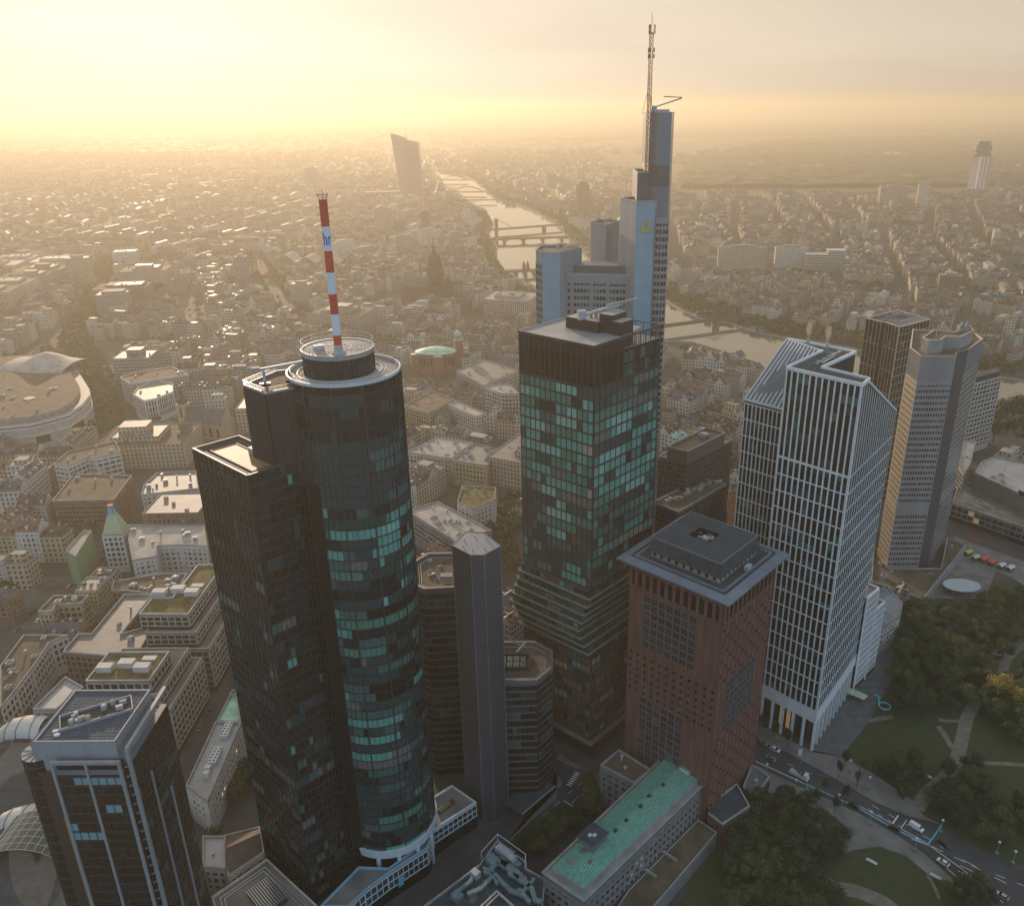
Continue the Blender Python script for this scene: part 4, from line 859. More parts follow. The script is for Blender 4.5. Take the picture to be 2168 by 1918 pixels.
# ---- lower left tower with framed front
def framed_front_tower():
    z = 100.0; x0, x1, y0, y1 = -144.3, -121.9, 186.8, 209.1
    T = thing('corner_tower', -133, 198, 'dark glass tower at the lower left with pale frames and a slate paved roof', 'skyscraper'); block_footprint(rect(-133, 200, 50, 50))
    mb = MB(); mb.prism([(x0-1.2, y0), (x1+.0, y0), (x1+.0, y1), (x0-1.2, y1)], 0, z-.6, 'pale_clad', 'solar_slate'); parapet(mb, [(x0, y0), (x1, y0), (x1, y1), (x0, y1)], z-.6, .5, .28, 'pale_clad', .1); mb.build('tower_core', T)
    mb = MB()
    for k in range(1, 16): x = x0+(x1-x0)*k/16; mb.bar((x, y0+.5, z-.57), (x, y1-.5, z-.57), .06, .06, 'slate_blue')
    for k in range(1, 16): y = y0+(y1-y0)*k/16; mb.bar((x0+.5, y, z-.56), (x1-.5, y, z-.56), .06, .06, 'slate_blue')
    mb.build('roof_slab_joints', T)
    mb = MB(); c = Vector(((x0+x1)/2+.4, (y0+y1)/2+.6)); rp = [tuple(c+Vector((a*8.3-b*3.1*0.55, a*4.6+b*3.1))) for a, b in ((-1, -1), (1, -1), (1, 1), (-1, 1))]; rp = ccw(rp)
    mb.prism(rp, z-.6, z-.55, 'louvre', 'louvre'); parapet(mb, rp, z-.6, .9, .28, 'pale_clad'); mb.build('plant_well', T)
    r = random.Random(5)
    for k in range(11):
        a, b = r.uniform(-.85, .85), r.uniform(-.7, .7); p = c+Vector((a*8.3-b*3.1*.55, a*4.6+b*3.1)); mb = MB()
        if k % 3 == 0: mb.lathe(tuple(p), [(.8, z-.5), (.8, z+.9), (.5, z+1.2), (0, z+1.2)], r.choice(['roof_light', 'rust', 'unit_metal']), 10)
        else: mb.box(tuple(p), r.uniform(.8, 2), r.uniform(.6, 1.4), z-.5, z+r.uniform(.4, 1.2), r.choice(['unit_metal', 'dark_metal', 'roof_light']), .5)
        mb.build('roof_unit', T)
    for p in ((-140.5, 191), (-139.3, 189.4)): mb = MB(); mb.box(p, 1.5, .9, z-.55, z+.1, 'white_metal', .3); mb.build('roof_hatch', T)
    pn = Panes(); fr = MB()
    # front screen
    fz = 94.5; a, b = (-139.4, 184.6), (-120.7, 184.6); mb = MB(); mb.prism([a, b, (b[0], 187), (a[0], 187)], 0, fz-4, 'glass_black', 'roof_metal'); 
    mb.prism([(a[0], a[1]+1.2), (b[0], b[1]+1.2), (b[0], 187), (a[0], 187)], fz-4, fz-1, 'louvre'); mb.build('front_bay', T)
    g = runs(8, 26, lambda j: (('glass_black', 4), ('glass_dark', 2), ('blind_cyan', 2.6 if 17 <= j <= 24 else .12)), .7)
    facade(fr, pn, a, b, 4, fz-5, 8, 25, .14, .55, .2, 'dark_metal', g)
    for i in (0, 4, 8): x = a[0]+(b[0]-a[0])*i/8; fr.bar((x, a[1]-.3, 0), (x, a[1]-.3, fz), .75 if i != 4 else .6, .7, 'pale_clad', up=(0, -1, 0))
    fr.bar((a[0]-.35, a[1]-.3, fz), (b[0]+.35, b[1]-.3, fz), .9, 1.0, 'pale_clad'); fr.bar((a[0], a[1]-.1, fz-3.6), (b[0], b[1]-.1, fz-3.6), .5, 1.4, 'slate_blue')
    # right screen
    sz = 97.0; p0, p1 = (-119.0, 186.6), (-119.6, 213.5); mb = MB(); mb.prism([(-121.9, 187.8), (p0[0]-.6, 187.8), (p1[0]-.6, p1[1]), (-121.9, p1[1])], 0, sz-6, 'glass_black', 'slate_blue'); mb.build('side_bay', T)
    g2 = runs(14, 27, lambda j: (('glass_black', 5), ('glass_dark', 4), ('glass_mid', 1.2), ('blind_dull', .8)), .6)
    facade(fr, pn, (p0[0]-.6, 187.8), (p1[0]-.6, p1[1]), 4, sz-6, 13, 26, .2, .5, .2, 'dark_metal', g2)
    fr.bar((*p0, sz), (*p1, sz), 1.0, 1.3, 'pale_clad'); fr.bar((*p0, 0), (*p0, sz), .9, .9, 'pale_clad', up=(1, 0, 0)); fr.bar((p0[0], 195.5, 0), (p0[0], 195.5, sz-16), .5, .5, 'pale_clad', up=(1, 0, 0)); fr.bar((p0[0], 204, 0), (p0[0], 204, sz-30), .5, .5, 'pale_clad', up=(1, 0, 0))
    for k in range(26): zz = 6+k*3.4; fr.bar((-120.6, 186.2, zz), (-119.2, 187.4, zz), .5, .25, 'pale_clad')
    fr.build('facade_frames', T); 
    # round stair bay
    cc = (-146.2, 190.3); rr = 4.6; C_ = circle(cc, rr, 24); mb = MB(); mb.prism(C_, 0, 93.5, 'glass_black', 'pale_clad'); 
    for k in range(24):
        mb.bar((*C_[k], 0), (*C_[k], 93.5), .12, .15, 'bronze', up=(1, 0, 0))
    for k in range(12): mb.bar((*cc, 93.6), (cc[0]+rr*math.cos(k*PI/6), cc[1]+rr*math.sin(k*PI/6), 93.6), .1, .15, 'dark_metal')
    for j in range(1, 27): mb.lathe(cc, [(rr+.02, j*3.5), (rr+.1, j*3.5+.1), (rr+.02, j*3.5+.25)], 'bronze', 24)
    mb.build('round_bay', T); mb = MB(); mb.face([(-141.2, 185.3, 30), (-139.8, 185.3, 30), (-139.8, 185.3, 74), (-141.2, 185.3, 74)], 'sunset_reflection'); mb.face([(-145.5, 186.0, 0), (-139.8, 185.25, 0), (-139.8, 185.25, 90), (-145.5, 186.0, 90)], 'bronze'); mb.build('panel_and_reflection', T)  # orange strip is a painted sunset reflection, the bronze face a real panel
    pn.flush(T)
mat('solar_slate', (.035, .06, .10), .85, noise=.25, scale=.6); mat('blind_cyan', (.16, .33, .40), .3)
framed_front_tower()
# ------------------------------------------------------------------ surveyed buildings of the city
def block(label, pts, z, wall, roof, name='office_block', cat='office building', bay=3.0, fl=3.5, vw=1.0, hw=1.25, dep=.2, zb=3.5, frame=None, g=None, cap=60, units=4, par=None, zt=None, foot=True, world=False, group=None, seed=1, parts=None, mh=None, vd=None, z0=0):
    poly = ccw([tuple(p) for p in pts] if world else [P(*p, z) for p in pts])
    if foot: block_footprint(poly)
    c = centroid(poly); T = parts or thing(name, *c, label, cat, group)
    mb = MB(); mb.prism(poly, z0, z-.8, wall, roof); mb.build('wall', T)
    mb = MB(); parapet(mb, poly, z-.8, .9, .5, par or 'concrete', .05); mb.build('parapet', T)
    gz = g or pick(('glass_black', 4), ('glass_dark', 4), ('glass_mid', 1.2), ('blind_cream', .3), ('blind_dull', .3)); pn = Panes(); fr = MB(); top = zt or z-1.2; nz = max(1, round((top-zb)/fl))
    for k in range(len(poly)):
        a, b = poly[k], poly[(k+1) % len(poly)]; n = Vector((b[1]-a[1], a[0]-b[0])).normalized(); L = math.hypot(b[0]-a[0], b[1]-a[1])
        if L < 2.5 or n.dot(-Vector(((a[0]+b[0])/2, (a[1]+b[1])/2)).normalized()) < .02: continue
        facade(fr, pn, a, b, zb, top, max(1, round(L/bay)), nz, vw, hw, dep, frame or wall, gz, mh=mh, vdepth=vd)
    if fr.v: fr.build('facade_frame', T)
    pn.flush(T, cap=cap)
    if units: roof_units(T, poly, z-.8, units, seed)
    return T, poly
# lower left: stepped stone blocks
G4 = dict(bay=3.3, fl=3.7, vw=.55, hw=.6, dep=.28, vd=.32, frame='stone')
def stepped(label, steps, seed):
    T = None
    for i, (pts, z, zb) in enumerate(steps):
        T, poly = block(label, pts, z, 'glass_black' if True else 'stone', 'roof_green' if i == len(steps)-1 else 'roof_flat', world=True, parts=T, par='stone', units=0, z0=0 if i == 0 else steps[i-1][1]-1, zb=zb, cap=50, **G4)
    for k in range(3): mb = MB(); c = centroid(poly); mb.box((c[0]-9+k*8, c[1]-2+3*(k % 2)), 6.5, 4, z-.8, z+1.8, 'white_wall'); mb.build('roof_unit', T)
    mb = MB(); parapet(mb, inset(poly, 1.8), z-.8, .25, .3, 'path'); mb.build('gravel_border', T); 
    for k in range(2): mb = MB(); mb.box((c[0]+8-k*3, c[1]+6), 3, 3, z-.75, z-.2, 'white_wall'); mb.build('roof_hatch', T)
stepped('light stone gridded block with planted roof stepping down right of the corner tower', [([(-200, 292.5), (-164, 292.5), (-164, 329), (-200, 329)], 25, 3), ([(-199, 293.6), (-168, 293.6), (-168, 327), (-199, 327)], 32, 26), ([(-198, 294.5), (-171, 294.5), (-171, 315), (-198, 315)], 38.5, 33)], 1)
stepped('larger stone gridded block with planted roof and brown courtyard walls beside the box tower', [([(-196, 336), (-163.5, 336), (-164, 394), (-196, 394)], 25, 3), ([(-193, 338), (-169, 338), (-169, 392), (-193, 392)], 33, 26), ([(-196, 341.5), (-172.5, 341), (-172.5, 388), (-186, 388), (-186, 356), (-196, 356)], 41, 34)], 2)
T, pl = block('flat grey roofed department store wing with a deep inner court between the stone blocks', [vQ(480, 1370), vQ(830, 1400), vQ(1060, 1370), vQ(1190, 1160), vQ(930, 1230), vQ(1170, 930), vQ(950, 930), vQ(700, 1230), vQ(600, 1230)], 26, 'brown_wall', 'roof_flat', units=3, par='concrete')
block('low brown roofed terrace house row with a parapet left of the department store wing', [vQ(290, 1060), vQ(410, 940), vQ(680, 935), vQ(620, 1000), vQ(430, 1010), vQ(400, 1060)], 20, 'yellow_wall', 'roof_brown', cap=30)
block('grey office row with rooftop plant near the left picture edge', [vQ(0, 1480), vQ(180, 1240), vQ(520, 1240), vQ(380, 1300), vQ(240, 1500), vQ(120, 1660), vQ(0, 1800)], 20, 'white_wall', 'roof_brown', cap=40, units=10)
block('dark slate roofed hall with a long ribbed roof behind the corner tower', [vQ(250, 1808), vQ(500, 1560), vQ(640, 1640), vQ(560, 1700), vQ(430, 1808)], 26, 'concrete', 'roof_metal', units=0, cap=20)
block('low warehouse with rows of white skylights, dark box tower to its left', [vQ(850, 900), vQ(870, 830), vQ(1240, 770), vQ(1430, 770), vQ(1330, 990), vQ(1180, 930), vQ(960, 900)], 22, 'brown_wall', 'roof_brown', units=12, cap=20)
# white building with turret
block('white office building with rows of dark square windows behind the planted roofs', [vQ(1010, 670), vQ(1190, 640), vQ(1200, 560), vQ(1380, 550), vQ(1580, 560), vQ(1560, 400), vQ(960, 400)], 24, 'white_wall', 'roof_light', vw=1.6, hw=1.7, bay=3.4, units=8)
def turret():
    z = 26; c = P(*vQ(885, 440), z); T, pl = block('white corner turret crowned by a pale green and blue glass pyramid', rect(*c, 12, 12, .1), z, 'white_wall', 'roof_metal', name='corner_turret', cat='turret', world=True, units=0, cap=20)
    mb = MB(); a = rect(*c, 11, 11, .1); b = rect(*c, 4, 4, .1); d = rect(*c, 2.6, 2.6, .1)
    for p, q, z0, z1, m in ((a, b, z-.5, z+11, 'pyramid_glass'), (b, d, z+11, z+16, 'pyramid_blue')):
        for k in range(4): mb.face([(*p[k], z0), (*p[(k+1) % 4], z0), (*q[(k+1) % 4], z1), (*q[k], z1)], m)
    mb.face([(*p, z+16) for p in d], 'dark_metal'); mb.build('glass_pyramid', T); mb = MB()
    for k in range(4):
        mb.bar((*a[k], z-.5), (*b[k], z+11), .3, .3, 'white_wall'); mb.bar((*b[k], z+11), (*d[k], z+16), .25, .25, 'dark_metal')
        for t in (.25, .5, .75): mb.bar([a[k][0]+(b[k][0]-a[k][0])*t, a[k][1]+(b[k][1]-a[k][1])*t, z-.5+11.5*t], [a[(k+1) % 4][0]+(b[(k+1) % 4][0]-a[(k+1) % 4][0])*t, a[(k+1) % 4][1]+(b[(k+1) % 4][1]-a[(k+1) % 4][1])*t, z-.5+11.5*t], .2, .2, 'white_wall')
    mb.box(c, 3.2, 3.2, z+16, z+16.8, 'rust', .1); mb.build('pyramid_ribs', T)
mat('pyramid_glass', (.35, .42, .25), .25); mat('pyramid_blue', (.12, .38, .55), .3); mat('net_green', (.20, .32, .18), .8)
turret()
block('building wrapped in green scaffold netting left of the corner turret', [vQ(500, 600), vQ(640, 440), vQ(700, 445), vQ(580, 640)], 22, 'net_green', 'roof_light', units=0, vw=2.6, hw=3.2, cap=5)
block('brown department store with banded window rows in front of the church square', [vQ(400, 215), vQ(870, 205), vQ(1010, 20), vQ(560, 10)], 24, 'brown_wall', 'roof_brown', bay=2.2, vw=.5, hw=1.9, units=4)
block('stone corner building with grey upper storeys touching the box tower', [vQ(1080, 170), vQ(1100, 95), vQ(1200, 0), vQ(1500, -10), vQ(1520, 120)], 27, 'stone', 'roof_flat', vw=1.5, hw=1.6, units=8)
block('white office block with broad window bands above the brown department store', [vS(450, 1500), vS(560, 1520), vS(730, 1440), vS(790, 1450), vS(1000, 1400), vS(960, 1310), vS(560, 1400)], 27, 'white_wall', 'roof_brown', bay=4, vw=.9, hw=1.7, units=5)
# long office with banded facade behind the shaft tower and its neighbours
block('long bent office slab with fine window bands and pale roof behind the hexagonal shaft', [vU(95, 1475), vU(140, 1440), vU(300, 1395), vU(520, 1510), vU(700, 1610), vU(480, 1650), vU(440, 1690)], 22, 'concrete', 'roof_light', bay=1.8, vw=.4, hw=1.6, fl=3.3, units=14, cap=80)
block('stone office wing with a clean white blank wall beside the long slab', [vU(445, 1400), vU(560, 1450), vU(720, 1380), vU(730, 1290), vU(480, 1280)], 25, 'white_wall', 'roof_green', units=3, vw=1.8, bay=3.4, hw=1.8)
block('stone perimeter block with two rows of arched windows, centre left of the terrace tower', [vU(70, 1030), vU(400, 1080), vU(560, 960), vU(300, 920)], 20, 'stone', 'roof_light', vw=1.4, hw=1.6, units=8)
block('ornate sandstone office with balconied windows, right neighbour of the stone perimeter block', [vU(405, 1090), vU(660, 1130), vU(750, 1010), vU(570, 965)], 20, 'yellow_wall', 'roof_flat', vw=1.4, hw=1.5, units=9)
block('cream flat roofed block below the copper domed church', [vU(50, 690), vU(230, 740), vU(420, 640), vU(260, 580)], 19, 'yellow_wall', 'roof_brown', units=3)
block('long white roofed row house reaching right of the cream block', [vU(370, 680), vU(580, 770), vU(660, 745), vU(400, 640)], 18, 'white_wall', 'roof_light', units=2)
block('large stone block with two inner wells right of the copper domed church', [vU(440, 430), vU(640, 540), vU(890, 430), vU(640, 350)], 19, 'stone', 'roof_flat', units=6)
block('grey high office left of the terrace tower with a stone stair shaft', [vU(650, 560), vU(770, 600), vU(900, 600), vU(830, 530), vU(700, 535)], 30, 'stone', 'roof_light', vw=.8, units=3)
# dark office blocks behind the red tower
gd = pick(('glass_black', 4), ('glass_dark', 5), ('bronze', 2), ('blind_dull', .4))
T, pl = block('tall dark brown office block with raised black roof box right of the terrace tower', [vB(1098, 1200), vB(1290, 1245), vB(1612, 1085), vB(1450, 1030)], 66, 'dark_clad', 'roof_flat', bay=1.5, vw=.5, hw=.8, fl=3.4, g=gd, units=0, par='concrete')
pb = [P(*vB(*p), 74) for p in ((1162, 1130), (1300, 1168), (1562, 1035), (1430, 1000))]
mb = MB(); mb.prism(ccw(pb), 65, 73, 'dark_clad', 'louvre'); parapet(mb, ccw(pb), 73, 1, .4, 'concrete'); mb.build('roof_box', T); c = centroid(pb)
mb = MB(); mb.box((c[0]+5, c[1]+6), 6, 4, 73, 75, 'roof_metal', .7); mb.box((c[0]+4, c[1]+5), 2, 2, 75, 76, 'unit_metal', .7); mb.build('roof_unit', T)
T, pl = block('lower dark brown office block with white rooftop ducts in front of the taller brown one', [vB(1055, 1520), vB(1235, 1590), vB(1570, 1395), vB(1400, 1350)], 48, 'dark_clad', 'roof_brown', bay=1.5, vw=.5, hw=.8, fl=3.4, g=gd, units=0, par='concrete')
r = random.Random(8)
for k in range(16): t = k/15; mb = MB(); a = P(*vB(1170+330*t, 1520-150*t), 48); mb.box((a[0]+r.uniform(-2, 2), a[1]+r.uniform(-2, 2)), r.uniform(1.5, 5), r.uniform(1, 2.5), 47, 48+r.uniform(.3, 1.6), 'roof_light' if k % 2 else 'unit_metal', .7); mb.build('roof_duct', T)
block('orange brick office wall wedged left of the gridded tower', [vB(1590, 1450), vB(1660, 1430), vB(1700, 1380), vB(1600, 1390)], 52, 'orange_brick', 'roof_brown', units=0, cap=10, vw=2.0, hw=2.2)
# ---- copper roofed hotel and neighbours near the bottom
def copper_hall():
    z = 24.0; A, B, C, D = [P(*vN(*p), z) for p in ((830, 880), (1035, 1020), (1790, 300), (1580, 160))]; core = ccw([A, B, C, D]); body = inset(core, -2.0); c = centroid(core)
    T = thing('copper_roofed_hall', *c, 'long grey stone building with a bright turquoise copper roof at the lower centre', 'building')
    mb = MB(); mb.prism(body, 0, z-2.6, 'granite_grey2', 'concrete'); parapet(mb, body, z-2.6, .5, .5, 'concrete', .5); mb.prism(core, z-2.6, z-.3, 'concrete', False); mb.build('wall', T)
    fr = MB(); pn = Panes()
    for k in range(4):
        a, b = body[k], body[(k+1) % 4]; n = Vector((b[1]-a[1], a[0]-b[0])).normalized()
        if n.dot(-Vector(a).normalized()) < 0: continue
        L = math.hypot(b[0]-a[0], b[1]-a[1]); facade(fr, pn, a, b, 3, z-4, round(L/2.7), 5, 1.3, 1.9, .18, 'granite_grey2', pick(('glass_black', 4), ('glass_dark', 3), ('white_wall', .5)))
    fr.build('window_surrounds', T); pn.flush(T)
    u = (Vector(B)-Vector(A)).normalized(); v = (Vector(C)-Vector(B)).normalized(); W_ = (Vector(B)-Vector(A)).length; L_ = (Vector(C)-Vector(B)).length
    m0, m1 = (Vector(A)+Vector(B))/2+v*3, (Vector(C)+Vector(D))/2-v*3; rf = MB(); e = [Vector(p) for p in (A, B, C, D)]; zr = z+1.3
    f3 = lambda p, zz: (p.x, p.y, zz)
    rf.face([f3(e[1], z-.3), f3(e[2], z-.3), f3(m1, zr), f3(m0, zr)], 'copper'); rf.face([f3(e[3], z-.3), f3(e[0], z-.3), f3(m0, zr), f3(m1, zr)], 'copper'); rf.face([f3(e[0], z-.3), f3(e[1], z-.3), f3(m0, zr)], 'copper'); rf.face([f3(e[2], z-.3), f3(e[3], z-.3), f3(m1, zr)], 'copper'); rf.build('copper_roof', T)
    sm = MB(); n_ = 60
    for k in range(n_):
        t = (k+.5)/n_; a = e[1].lerp(e[2], t); b = e[0].lerp(e[3], t); m_ = m0.lerp(m1, t); sm.bar(f3(a, z-.27), f3(m_, zr+.02), .12, .08, 'copper_light'); sm.bar(f3(b, z-.27), f3(m_, zr+.02), .12, .08, 'copper_light')
    sm.build('roof_seams', T)
    for t in (.36, .46, .6, .7, .83):
        p = m0.lerp(m1, t)+u*(.6 if t != .7 else 0); q = MB(); q.box((p.x, p.y), 1.5, 1.2, zr-.6, zr+.25, 'dark_metal', math.atan2(v.y, v.x)); q.build('roof_hatch', T)
    for t, s in ((.1, 1.5), (.04, -2.5), (.13, -2.2)): p = m0.lerp(m1, t)+u*s; q = MB(); q.box((p.x, p.y), 2, 2.4, z-.3, z+1, 'roof_flat', math.atan2(v.y, v.x)); q.build('roof_patch', T)
    p = m0.lerp(m1, .22)-u*2.6; q = MB(); pr_ = rect(p.x, p.y, 9, 7.5, math.atan2(v.y, v.x)); q.prism(inset(pr_, .8), z-1, z+3.6, 'white_wall', False); q.build('lift_house', T); q = MB()
    ip = inset(pr_, .7)
    for k in range(4):
        for i in range(9):
            x, y = [ip[k][s]+(ip[(k+1) % 4][s]-ip[k][s])*(i+.5)/9 for s in (0, 1)]; q.bar((x, y, z+1), (x, y, z+3.5), .5, .2, 'glass_black', up=(1, 0, 0))
    q.build('lift_house_glazing', T); q = MB(); q.prism(pr_, z+3.6, z+4.1, 'slate_blue', 'roof_dark', True); q.build('lift_house_roof', T)
    for s in (0, 1.6): q = MB(); q.box((p.x-1+s, p.y-.6), 1.3, .9, z+4.1, z+4.8, 'white_metal', .5); q.build('roof_unit', T)
    q = MB(); p = e[2].lerp(e[3], .35)-v*1.5; q.box((p.x, p.y), 1.6, 4.2, z-.2, z+1.6, 'white_metal', math.atan2(v.y, v.x))
    for i in range(5): q.lathe((p.x-u.x*1.6+u.x*.8*i, p.y-u.y*1.6+u.y*.8*i), [(.3, z+1.6), (.3, z+1.75), (0, z+1.75)], 'dark_metal', 8)
    q.build('fan_bank', T)
    # lower terrace roof on the park side
    T2 = thing('terrace_roof', c[0]+12, c[1]-10, 'low flat brown terrace roof running along the park side of the turquoise roofed hall', 'low roof')
    q = MB(); an = [P(*vN(*p), 7) for p in ((1915, 660), (1790, 575), (1330, 1040), (1200, 1240), (1420, 1240))]; an = ccw(an); q.prism(an, 0, 7, 'granite_grey2', 'roof_brown'); parapet(q, an, 7, .6, .35, 'concrete'); q.build('roof', T2)
    for t in (.35, .6): q = MB(); a = P(*vN(1660-540*(t-.2), 740+420*(t-.2)), 7); q.bar((a[0]-2, a[1]+2, 7.6), (a[0]+3.5, a[1]-3.2, 7.6), .8, 1.1, 'concrete'); q.build('skylight_ridge', T2)
mat('granite_grey2', (.17, .175, .18), .8, noise=.15, scale=.3)
copper_hall()
block('small grey block with square windows tucked behind the turquoise roofed hall', [vN(1150, 210), vN(1370, 330), vN(1480, 240), vN(1270, 110)], 21, 'granite_grey2', 'roof_brown', vw=1.6, hw=1.7, units=2, cap=40)
block('dark stone pavilion with a barrel like slate roof at the foot of the red tower', [vN(1820, 500), vN(1950, 600), vN(2130, 480), vN(2044, 330)], 11, 'red_granite2', 'roof_dark', units=0, cap=20, vw=1.6)
block('low dark annex with a flat roof between the red tower and the main road', [vE(790, 1660), vE(870, 1700), vE(945, 1600), vE(840, 1530)], 9, 'red_granite2', 'roof_flat', units=1, cap=10)
block('old stone building with a blue grey metal roof behind the gridded annex', [vH(738, 350), vH(728, 150), vH(800, 95), vH(885, 190), vH(868, 260)], 17, 'stone', 'slate_blue', units=2, vw=1.4, cap=30, par='slate_blue')
def duct_building():
    z = 15.0; pts = [P(*vN(*p), z) for p in ((-150, 1240), (355, 865), (475, 705), (665, 850), (665, 890), (790, 960), (760, 1240))]
    T, poly = block('low dark building with a maze of teal ventilation ducts on its roof, bottom centre', pts, z, 'dark_clad', 'roof_dark', world=True, units=0, cap=20, foot=False)
    def d(pp, w=1.1, m='pipe_teal', zz=z+.9):
        q = MB(); L = [(*P(*vN(*p), z), zz) for p in pp]
        for a, b in zip(L, L[1:]): q.bar(a, b, w, 1.0, m)
        for a in L: q.lathe(a[:2], [(w*.62, zz-.5), (w*.62, zz+.55), (0, zz+.6)], m, 8)
        q.build('duct', T)
    for pp, w in (([(430, 830), (560, 900), (640, 980)], 2.6), ([(640, 980), (700, 1040), (720, 1110), (750, 1120)], 1.6), ([(400, 930), (460, 950), (560, 1050), (640, 1080)], 1.5), ([(640, 1060), (710, 980)], 1.2), ([(330, 930), (300, 990), (210, 1060)], 1.3), ([(440, 960), (360, 1040), (290, 1070)], 1.4), ([(560, 940), (660, 1000)], 1.8), ([(620, 1050), (680, 1120)], 1.4), ([(470, 1000), (440, 920), (390, 905)], 1.1), ([(480, 860), (440, 900)], 1.6)): d(pp, w)
    for (x, y, sx, sy, h) in ((520, 800, 7, 2.6, 2.2), (560, 800, 3, 2.2, 1.6), (440, 860, 3.6, 3, 1.8), (600, 880, 3, 2, 2), (330, 940, 3, 2.4, 2.2), (210, 1080, 3.5, 3, 1.4), (520, 870, 5, 2.5, 1.4), (600, 930, 4, 2, 1.2)): q = MB(); c = P(*vN(x, y), z); q.box(c, sx, sy, z-.5, z+h, 'pipe_teal' if h < 2.1 else 'unit_metal', -.72); q.build('air_handler', T)
    q = MB(); a = P(*vN(540, 790), z+3); b = P(*vN(590, 830), z+3); q.tube((*a, z+2.6), (*b, z+2.6), 1.3, 1.3, 'unit_metal', 14); q.build('silencer_drum', T)
    q = MB(); f = [P(*vN(*p), z) for p in ((370, 830), (478, 712), (660, 845), (655, 900))]
    for k in range(4):
        q.bar((*f[k], z), (*f[k], z+3.4), .18, .18, 'white_metal', up=(1, 0, 0)); 
        if k < 3: q.bar((*f[k], z+3.4), (*f[k+1], z+3.4), .18, .18, 'white_metal')
    q.build('screen_frame', T)
    q = MB(); cc = [P(*vN(*p), z) for p in ((330, 1180), (470, 1045), (620, 1180))]
    for a, b in zip(cc, cc[1:]): q.bar((*a, z+.2), (*b, z+.2), .5, .9, 'stone'); q.bar((a[0]+.9, a[1]-.9, z+.2), (b[0]+.9, b[1]-.9, z+.2), .4, .6, 'stone')
    q.build('court_cornice', T)
duct_building()
def podium():
    z = 13.0; A = ccw([P(*p, z) for p in (vN(50, 425), vN(175, 345), vN(335, 455), vN(50, 640), vN(-40, 520))])
    T, pl = block('podium wing with flat roof and white edge right of the round tower foot', A, z, 'glass_black', 'roof_flat', world=True, units=0, par='white_metal', zb=6, zt=12, vw=.25, hw=.5, bay=2.2, fl=3, frame='white_metal', foot=False, cap=30, name='podium_wing', g=pick(('glass_blue', 1), ('glass_dark', 2)))
    q = MB(); a, b = P(*vN(90, 520), z), P(*vN(185, 440), z); q.bar((*a, z-.4), (*b, z-.4), 1.8, .8, 'leaf_c'); q.build('planted_strip', T)
    B = ccw([P(*p, z) for p in (vR(1250, 1430), vR(1460, 1440), vR(1700, 1260), vR(1770, 1180), vR(1730, 1300), vR(1450, 1480), vR(1290, 1600), vR(1180, 1708), vR(980, 1708))])
    T, pl = block('glazed podium front with pale blue fascia under the round tower', B, z, 'glass_black', 'roof_flat', world=True, units=0, par='blue_tile', zb=5, zt=12, vw=.25, hw=.5, bay=2.2, fl=3.5, frame='white_metal', foot=False, cap=30, name='podium_building', g=pick(('glass_blue', 2), ('glass_dark', 2)))
    q = MB(); a = P(*vR(1550, 1540), 6); q.face([(a[0]-1, a[1]-.5, 4), (a[0]+.6, a[1]+.9, 4), (a[0]+.6, a[1]+.9, 8.5), (a[0]-1, a[1]-.5, 8.5)], 'cyan_paint'); q.build('blue_banner', T)
    C = ccw([P(*p, z) for p in (vR(225, 1640), vR(610, 1375), vR(720, 1480), vR(960, 1700), vR(700, 1900), vR(300, 1900))])
    T, pl = block('podium wing with gravel roof and glass lantern at the box tower foot', C, z, 'stone', 'roof_flat', world=True, units=0, par='stone', foot=False, cap=20, name='podium_wing')
    q = MB(); parapet(q, inset(pl, 2.2), z-.7, .3, .2, 'alu'); parapet(q, inset(pl, 3.4), z-.7, .3, .2, 'alu'); q.build('roof_tracks', T)
    q = MB(); g4 = ccw([P(*p, z+1.5) for p in (vR(465, 1600), vR(620, 1490), vR(750, 1640), vR(590, 1760))]); q.prism(g4, z-1, z+1.2, 'dark_metal', 'glass_mid'); 
    for k in range(11): t = k/10; a = [g4[0][s]+(g4[1][s]-g4[0][s])*t for s in (0, 1)]; b = [g4[3][s]+(g4[2][s]-g4[3][s])*t for s in (0, 1)]; q.bar((*a, z+1.3), (*b, z+1.3), .14, .2, 'alu')
    q.build('glass_lantern', T)
podium()
